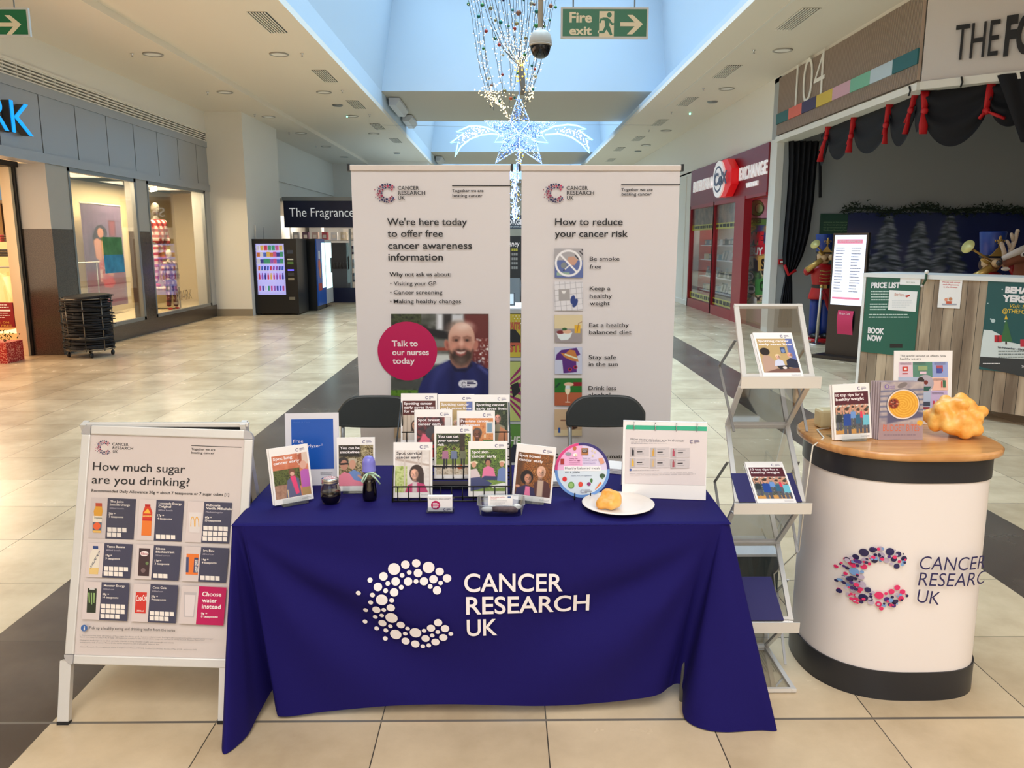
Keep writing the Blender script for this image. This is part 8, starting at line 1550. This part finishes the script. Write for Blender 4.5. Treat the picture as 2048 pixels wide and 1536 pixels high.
old = b.inputs['Base Color'].links[0].from_socket; vm = N.new('ShaderNodeVectorMath'); vm.operation = 'SCALE'; L.new(old, vm.inputs[0]); L.new(m3.outputs[0], vm.inputs['Scale']); L.new(vm.outputs[0], b.inputs['Base Color'])
mb = MB(); mb.box(.03, 0, .10, LK - .03, .03, HK - .03, PK); mb.build('plank_front', t); KW = mat('desk_edge', (226, 224, 220), .4)
mb = MB(); mb.box(0, -.01, .08, .03, .6, HK, KW); mb.box(LK - .03, -.01, .08, LK, .6, HK, KW); mb.build('side_edge', t); mb = MB(); mb.box(0, -.015, HK - .03, LK, .6, HK + .012, KW); mb.build('desk_top', t)
for x in (.12, LK - .12):
    for y in (.06, .5): mb = MB(); mb.tube([(x - .015, y, .045), (x + .015, y, .045)], .045, BLACK, 14); mb.build('castor', t)
KN = Vector((dv.y, -dv.x, 0)); KN = KN if KN.y < 0 else -KN
def kuv(px, py): q = onPlane(px, py, A0, KN); return ((q - A0).dot(dv), q.z)
def kposter(name, label, quad, col, catg='poster', thick=.004):
    c = [kuv(*q) for q in quad]; u0 = (c[0][0] + c[3][0]) / 2; u1 = (c[1][0] + c[2][0]) / 2; z1 = (c[0][1] + c[1][1]) / 2; z0 = (c[2][1] + c[3][1]) / 2
    u1 = min(u1, LK - .04); pp_ = thing(name, label, catg, tuple(A0 + dv * u0 + KN * .004 + Vector((0, 0, z0))), (0, 0, ang)); mb = MB(); mb.box(0, -thick, 0, u1 - u0, 0, z1 - z0, col); mb.build('sheet', pp_); W_, H_ = u1 - u0, z1 - z0
    P = Page(W_, H_, fn=lambda u, v, e: (u, -thick - e, H_ - v)); P.uv = lambda x, y: (kuv(1580 + x / 3.4125, 400 + y / 3.4125)[0] - u0, H_ + z0 - kuv(1580 + x / 3.4125, 400 + y / 3.4125)[1]); return pp_, P
PGN = mat('poster_green', (22, 92, 76), .4)
pp_, P = kposter('desk_poster', 'dark green poster reading PRICE LIST and BOOK NOW on the plank desk', [(1733, 552), (1842, 556), (1830, 712), (1724, 706)], PGN)
P.text(556, 598, 'PRICE LIST', 752, 34, WHT, 'heading', .05, upto=598); P.text(533, 905, 'BOOK', 645, 36, WHT, 'heading', .05); P.text(530, 955, 'NOW', 630, 36, WHT, 'heading', .05); PL_ = C(190, 210, 200)
P.lines(556, 628, 680, 4, 19, 8, PL_, 'small_text', frac=.1); P.lines(548, 715, 670, 3, 18, 8, PL_, 'small_text', frac=.3); P.lines(540, 785, 815, 2, 18, 7, PL_, 'small_text', frac=.2); P.rect(684, 980, 770, 1008, BLACK, 'small_text'); P.build(pp_)
pp_, P = kposter('taped_note', 'white note with red lettering taped over the green price poster', [(1780, 580), (1836, 583), (1832, 624), (1777, 619)], PAPER, 'note', .007); P.text(715, 655, 'Pets Here', 780, 24, C(200, 110, 70), 'text', 0, .3); P.shape([(785, 655), (820, 645), (822, 655), (800, 665)], C(190, 50, 40), 'text'); P.lines(700, 690, 840, 4, 14, 3, C(206, 206, 206), 'text'); P.build(pp_)
pp_, P = kposter('taped_note', 'small white label taped at the top of the green price poster', [(1801, 555), (1842, 557), (1841, 571), (1801, 569)], PAPER, 'note', .007); P.text(798, 566, 'PRICES FROM', 855, 9, C(150, 160, 140), 'text', 0); P.build(pp_)
pp_, P = kposter('taped_note', 'small white poster with red text and gift picture between the green posters', [(1880, 557), (1925, 559), (1921, 617), (1876, 615)], PAPER, 'note'); 
for i, s_ in enumerate(('We can only accept', 'cash Payments', 'in the Grotto')): P.text(1040 + i * 5, 563 + i * 17, s_, 1165 - i * 10, 9, C(206, 60, 60), 'text', .02)
P.disc(1085, 690, 30, C(236, 226, 220), 'picture', 14); P.rect(1068, 690, 1105, 715, C(206, 90, 60), 'picture'); P.disc(1068, 680, 12, C(226, 150, 120), 'picture'); P.disc(1098, 676, 13, C(196, 130, 90), 'picture'); P.rect(1040, 708, 1140, 718, C(170, 170, 180), 'picture'); P.build(pp_)
pp_, P = kposter('desk_poster', 'green and white Christmas poster with tree and gifts on the plank desk', [(1976, 560), (2100, 566), (2082, 757), (1960, 734)], mat('poster_teal', (22, 82, 84), .4))
r2 = random.Random(2)
P.shape([(1325, 885), (1380, 890), (1430, 915), (1480, 965), (1700, 1010), (1700, 1090), (1300, 1070), (1310, 980)], C(216, 222, 220), 'snow'); P.shape([(1302, 1068), (1700, 1092), (1700, 1230), (1292, 1135)], C(52, 54, 56), 'snow')
P.text(1470, 632, 'BEHAV', 1668, 40, WHT, 'heading', .06); P.text(1450, 690, 'YERSELF', 1720, 42, WHT, 'heading', .06); P.text(1500, 733, 'Visit Santa', 1680, 24, C(214, 180, 60), 'heading', .01, .2); P.text(1450, 768, '@THEFORGE', 1690, 28, C(214, 180, 60), 'heading', .02)
P.shape([(1478, 805), (1440, 965), (1520, 965)], C(54, 104, 60), 'tree'); P.shape([(1478, 780), (1466, 815), (1490, 815)], C(226, 180, 50), 'tree'); P.rect(1472, 965, 1484, 985, C(60, 40, 36), 'tree')
P.rect(1398, 922, 1448, 970, C(190, 30, 44), 'gifts'); P.rect(1418, 922, 1426, 970, C(120, 20, 40), 'gifts'); P.rect(1575, 950, 1625, 1000, C(190, 40, 60), 'gifts'); P.disc(1389, 824, 15, C(190, 206, 206), 'snow')
for k in range(14): P.disc(1345 + r2.uniform(0, 330), 570 + r2.uniform(0, 290), r2.uniform(3, 7), C(190, 206, 206), 'snow', 8)
P.text(1420, 1010, '9th November - Christmas Eve', 1680, 12, INK, 'small_text', .03); P.lines(1425, 1035, 1670, 3, 20, 7, C(120, 130, 130), 'small_text', frac=.1); P.lines(1320, 1118, 1440, 1, 10, 6, WHT, 'small_text', frac=.1); P.text(1582, 1145, 'THE FORGE', 1680, 18, WHT, 'small_text'); P.build(pp_)
q = onPlane(1855, 548, A0, KN); mb = MB(); mb.tube([tuple(q + KN * .02 + Vector((.0, 0, .03))), tuple(q + KN * .03 + Vector((-.0, 0, -.06))), tuple(q + KN * .03 + Vector((-.03, 0, -.12)))], .012, mat('fairy_green', (40, 70, 40), .6), 6); mb.ball(tuple(q + KN * .02 + Vector((0, 0, .02))), .022, WHITE, 8); mb.ball(tuple(q + KN * .03 + Vector((-.03, 0, -.12))), .016, mat('bell_pink', (206, 190, 180), .4), 8); o = mb.build('light_string_end'); tag(o, 'end of a green light string hooked over the plank desk edge', 'light string')
# ---------------------------------------------------------------- seen through the gap between the banners
gx = onY(1022, 700, 5.3).x - .30; GWD = .44
t = thing('comic_display_board', 'grey framed board of comic style panels seen between the two banners', 'display board', (gx, 5.3, 0)); z_ = lambda y: onY(1035, y, 5.3).z; ht = z_(618)
mb = MB(); mb.box(0, 0, 0, GWD, .03, ht, mat('comic_frame', (186, 190, 196), .4)); mb.build('frame', t)
P = Page(GWD, ht, fn=lambda u, v, e: (u, -e, ht - v)); px_ = lambda x, y: (onY(x, y, 5.3).x - gx, ht - onY(x, y, 5.3).z); P.uv = px_
x0, x1 = 930, 1042.5
for ya_, yb_2, c in ((627, 715, (206, 186, 60)), (722, 843, (190, 200, 120)), (848, 925, (90, 140, 60)), (930, 985, (110, 110, 120))): P.rect(x0, ya_, x1, yb_2, BLACK, 'panel_border'); P.rect(x0 + 1, ya_ + 1, x1 - 1, yb_2 - 1, C(*c), 'comic_panel')
for k in range(12): P.disc(1026 + (k % 3) * 6 + (k // 3 % 2) * 3, 632 + (k // 3) * 5, 1.2, C(240, 236, 210), 'comic_print', 8)
P.shape([(1000, 660), (1030, 658), (1041, 672), (1040, 690), (1015, 695)], BLACK, 'comic_print'); OR = C(196, 96, 70); P.text(1010, 658, 'WAITS', 1041, 13, OR, 'comic_print', .06); P.text(1000, 703, 'BEST!', 1042, 17, OR, 'comic_print', .06)
for k in range(7): a_ = R(20 + k * 50); P.shape([(1010, 785), (1010 + 60 * math.cos(a_), 785 + 60 * math.sin(a_)), (1010 + 60 * math.cos(a_ + .3), 785 + 60 * math.sin(a_ + .3))], C(150, 30, 110), 'comic_print') if False else None
e_ = P.e()
for k in range(-7, 8):
    yy = 782 + k * 15; P.shape([(1000, 782), (1041.5, max(724, min(841, yy + k * 1.5))), (1041.5, max(724, min(841, yy + k * 1.5 + 8)))], C(150, 26, 100), 'comic_print', e=e_)
P.shape([(1022, 770), (1036, 764), (1041, 782), (1026, 796)], BLACK, 'comic_print'); P.shape([(1020, 900), (1032, 880), (1041, 896), (1041, 924), (1020, 924)], C(30, 36, 60), 'comic_print'); P.text(1008, 888, 'THE', 1041, 15, C(230, 230, 226), 'comic_print', .04, .1); P.build(t)
t = thing('poster_easel', 'black poster board with the word Disney in white script seen between the banners', 'poster', (onY(1020, 500, 14).x - .35, 14, 0)); H_ = onY(1030, 472, 14).z; zb2 = onY(1030, 556, 14).z; mb = MB(); mb.box(0, 0, zb2, .62, .03, H_, mat('easel_black', (22, 26, 32), .4)); mb.build('board', t); mb = MB(); 
for x in (.08, .54): mb.tube([(x, .02, 0), (x, .02, zb2)], .015, BLACK, 6)
mb.build('legs', t)
P = Page(1, 1, fn=lambda u, v, e: (u, -e, v)); P.H = None
def gtext(P, X0, Y_, px, py, s_, px2, cap, m, part, bold=.02, it=0):
    V, F, g0, g1 = glyphs(s_, bold, it); a = onY(px, py, Y_); b_ = onY(px2, py, Y_); ch_ = onY(px, py - cap, Y_).z - a.z; e = P.e(); P.mb(part).add([(a.x - X0 + (x - g0) / (g1 - g0) * (b_.x - a.x), -e, a.z + y * ch_ / CAP) for x, y in V], F, m)
gtext(P, t.location.x, 14, 1008, 493, 'Disney', 1039, 12, WHT, 'lettering', .0, .2); 
for k in range(5): gtext(P, t.location.x, 14, 1022, 502 + k * 9, 'IIIIIII', 1035, 5, C(190, 180, 60) if k == 0 else C(150, 150, 150), 'lettering')
P.build(t)
t = thing('information_kiosk', 'grey information kiosk with letters RG seen far between the banners', 'kiosk', (onY(1005, 450, 20).x, 20, 0)); mb = MB(); kz0 = onY(1030, 458, 20).z; kz1 = onY(1030, 438, 20).z; mb.box(-.2, 0, 0, 1.3, .5, 1.05, mat('kiosk_grey', (120, 130, 140), .4)); mb.box(-.2, 0, kz0, 1.3, .4, kz1, mat('kiosk_dark', (66, 74, 84), .4)); mb.prism([(.1, kz1), (.62, kz1), (.36, kz1 + .16)], .0, .05, mat('kiosk_dark', (0, 0, 0)), M=Matrix(((1, 0, 0, 0), (0, 0, 1, 0), (0, 1, 0, 0), (0, 0, 0, 1)))); mb.build('body', t)
for x in (-.15, 1.25): mb = MB(); mb.tube([(x, .2, 1.0), (x, .2, kz0)], .03, GREYM, 8); mb.build('post', t)
P = Page(1, 1, fn=lambda u, v, e: (u, -e, v)); gtext(P, t.location.x, 20, 1010, 449, 'FORGE', 1046, 10, WHT, 'lettering', .03); gtext(P, t.location.x, 20, 1012, 455, 'CENTRE', 1044, 3, C(180, 186, 190), 'lettering'); P.build(t)
t = thing('white_table', 'white topped table with a picture frame seen between the banners', 'table', (onY(1035, 620, 6.6).x, 6.6, 0)); zt3 = onY(1030, 612, 6.6).z; mb = MB(); mb.box(-.4, -.2, zt3 - .03, .25, .4, zt3, WHITE); mb.build('top', t)
for x in (-.35, .2): mb = MB(); mb.box(x - .02, 0, 0, x + .02, .04, zt3 - .03, WHITE); mb.build('leg', t)
t = thing('picture_frame', 'dark edged picture frame leaning on the white table between the banners', 'frame', (onY(1030, 610, 6.7).x, 6.65, zt3), (R(-14), 0, 0)); mb = MB(); mb.box(-.16, 0, 0, .0, .01, .11, mat('frame_slate', (40, 60, 76), .4)); mb.box(-.15, -.002, .01, -.012, 0, .1, mat('frame_glass', (190, 210, 220), .2)); mb.build('frame', t)
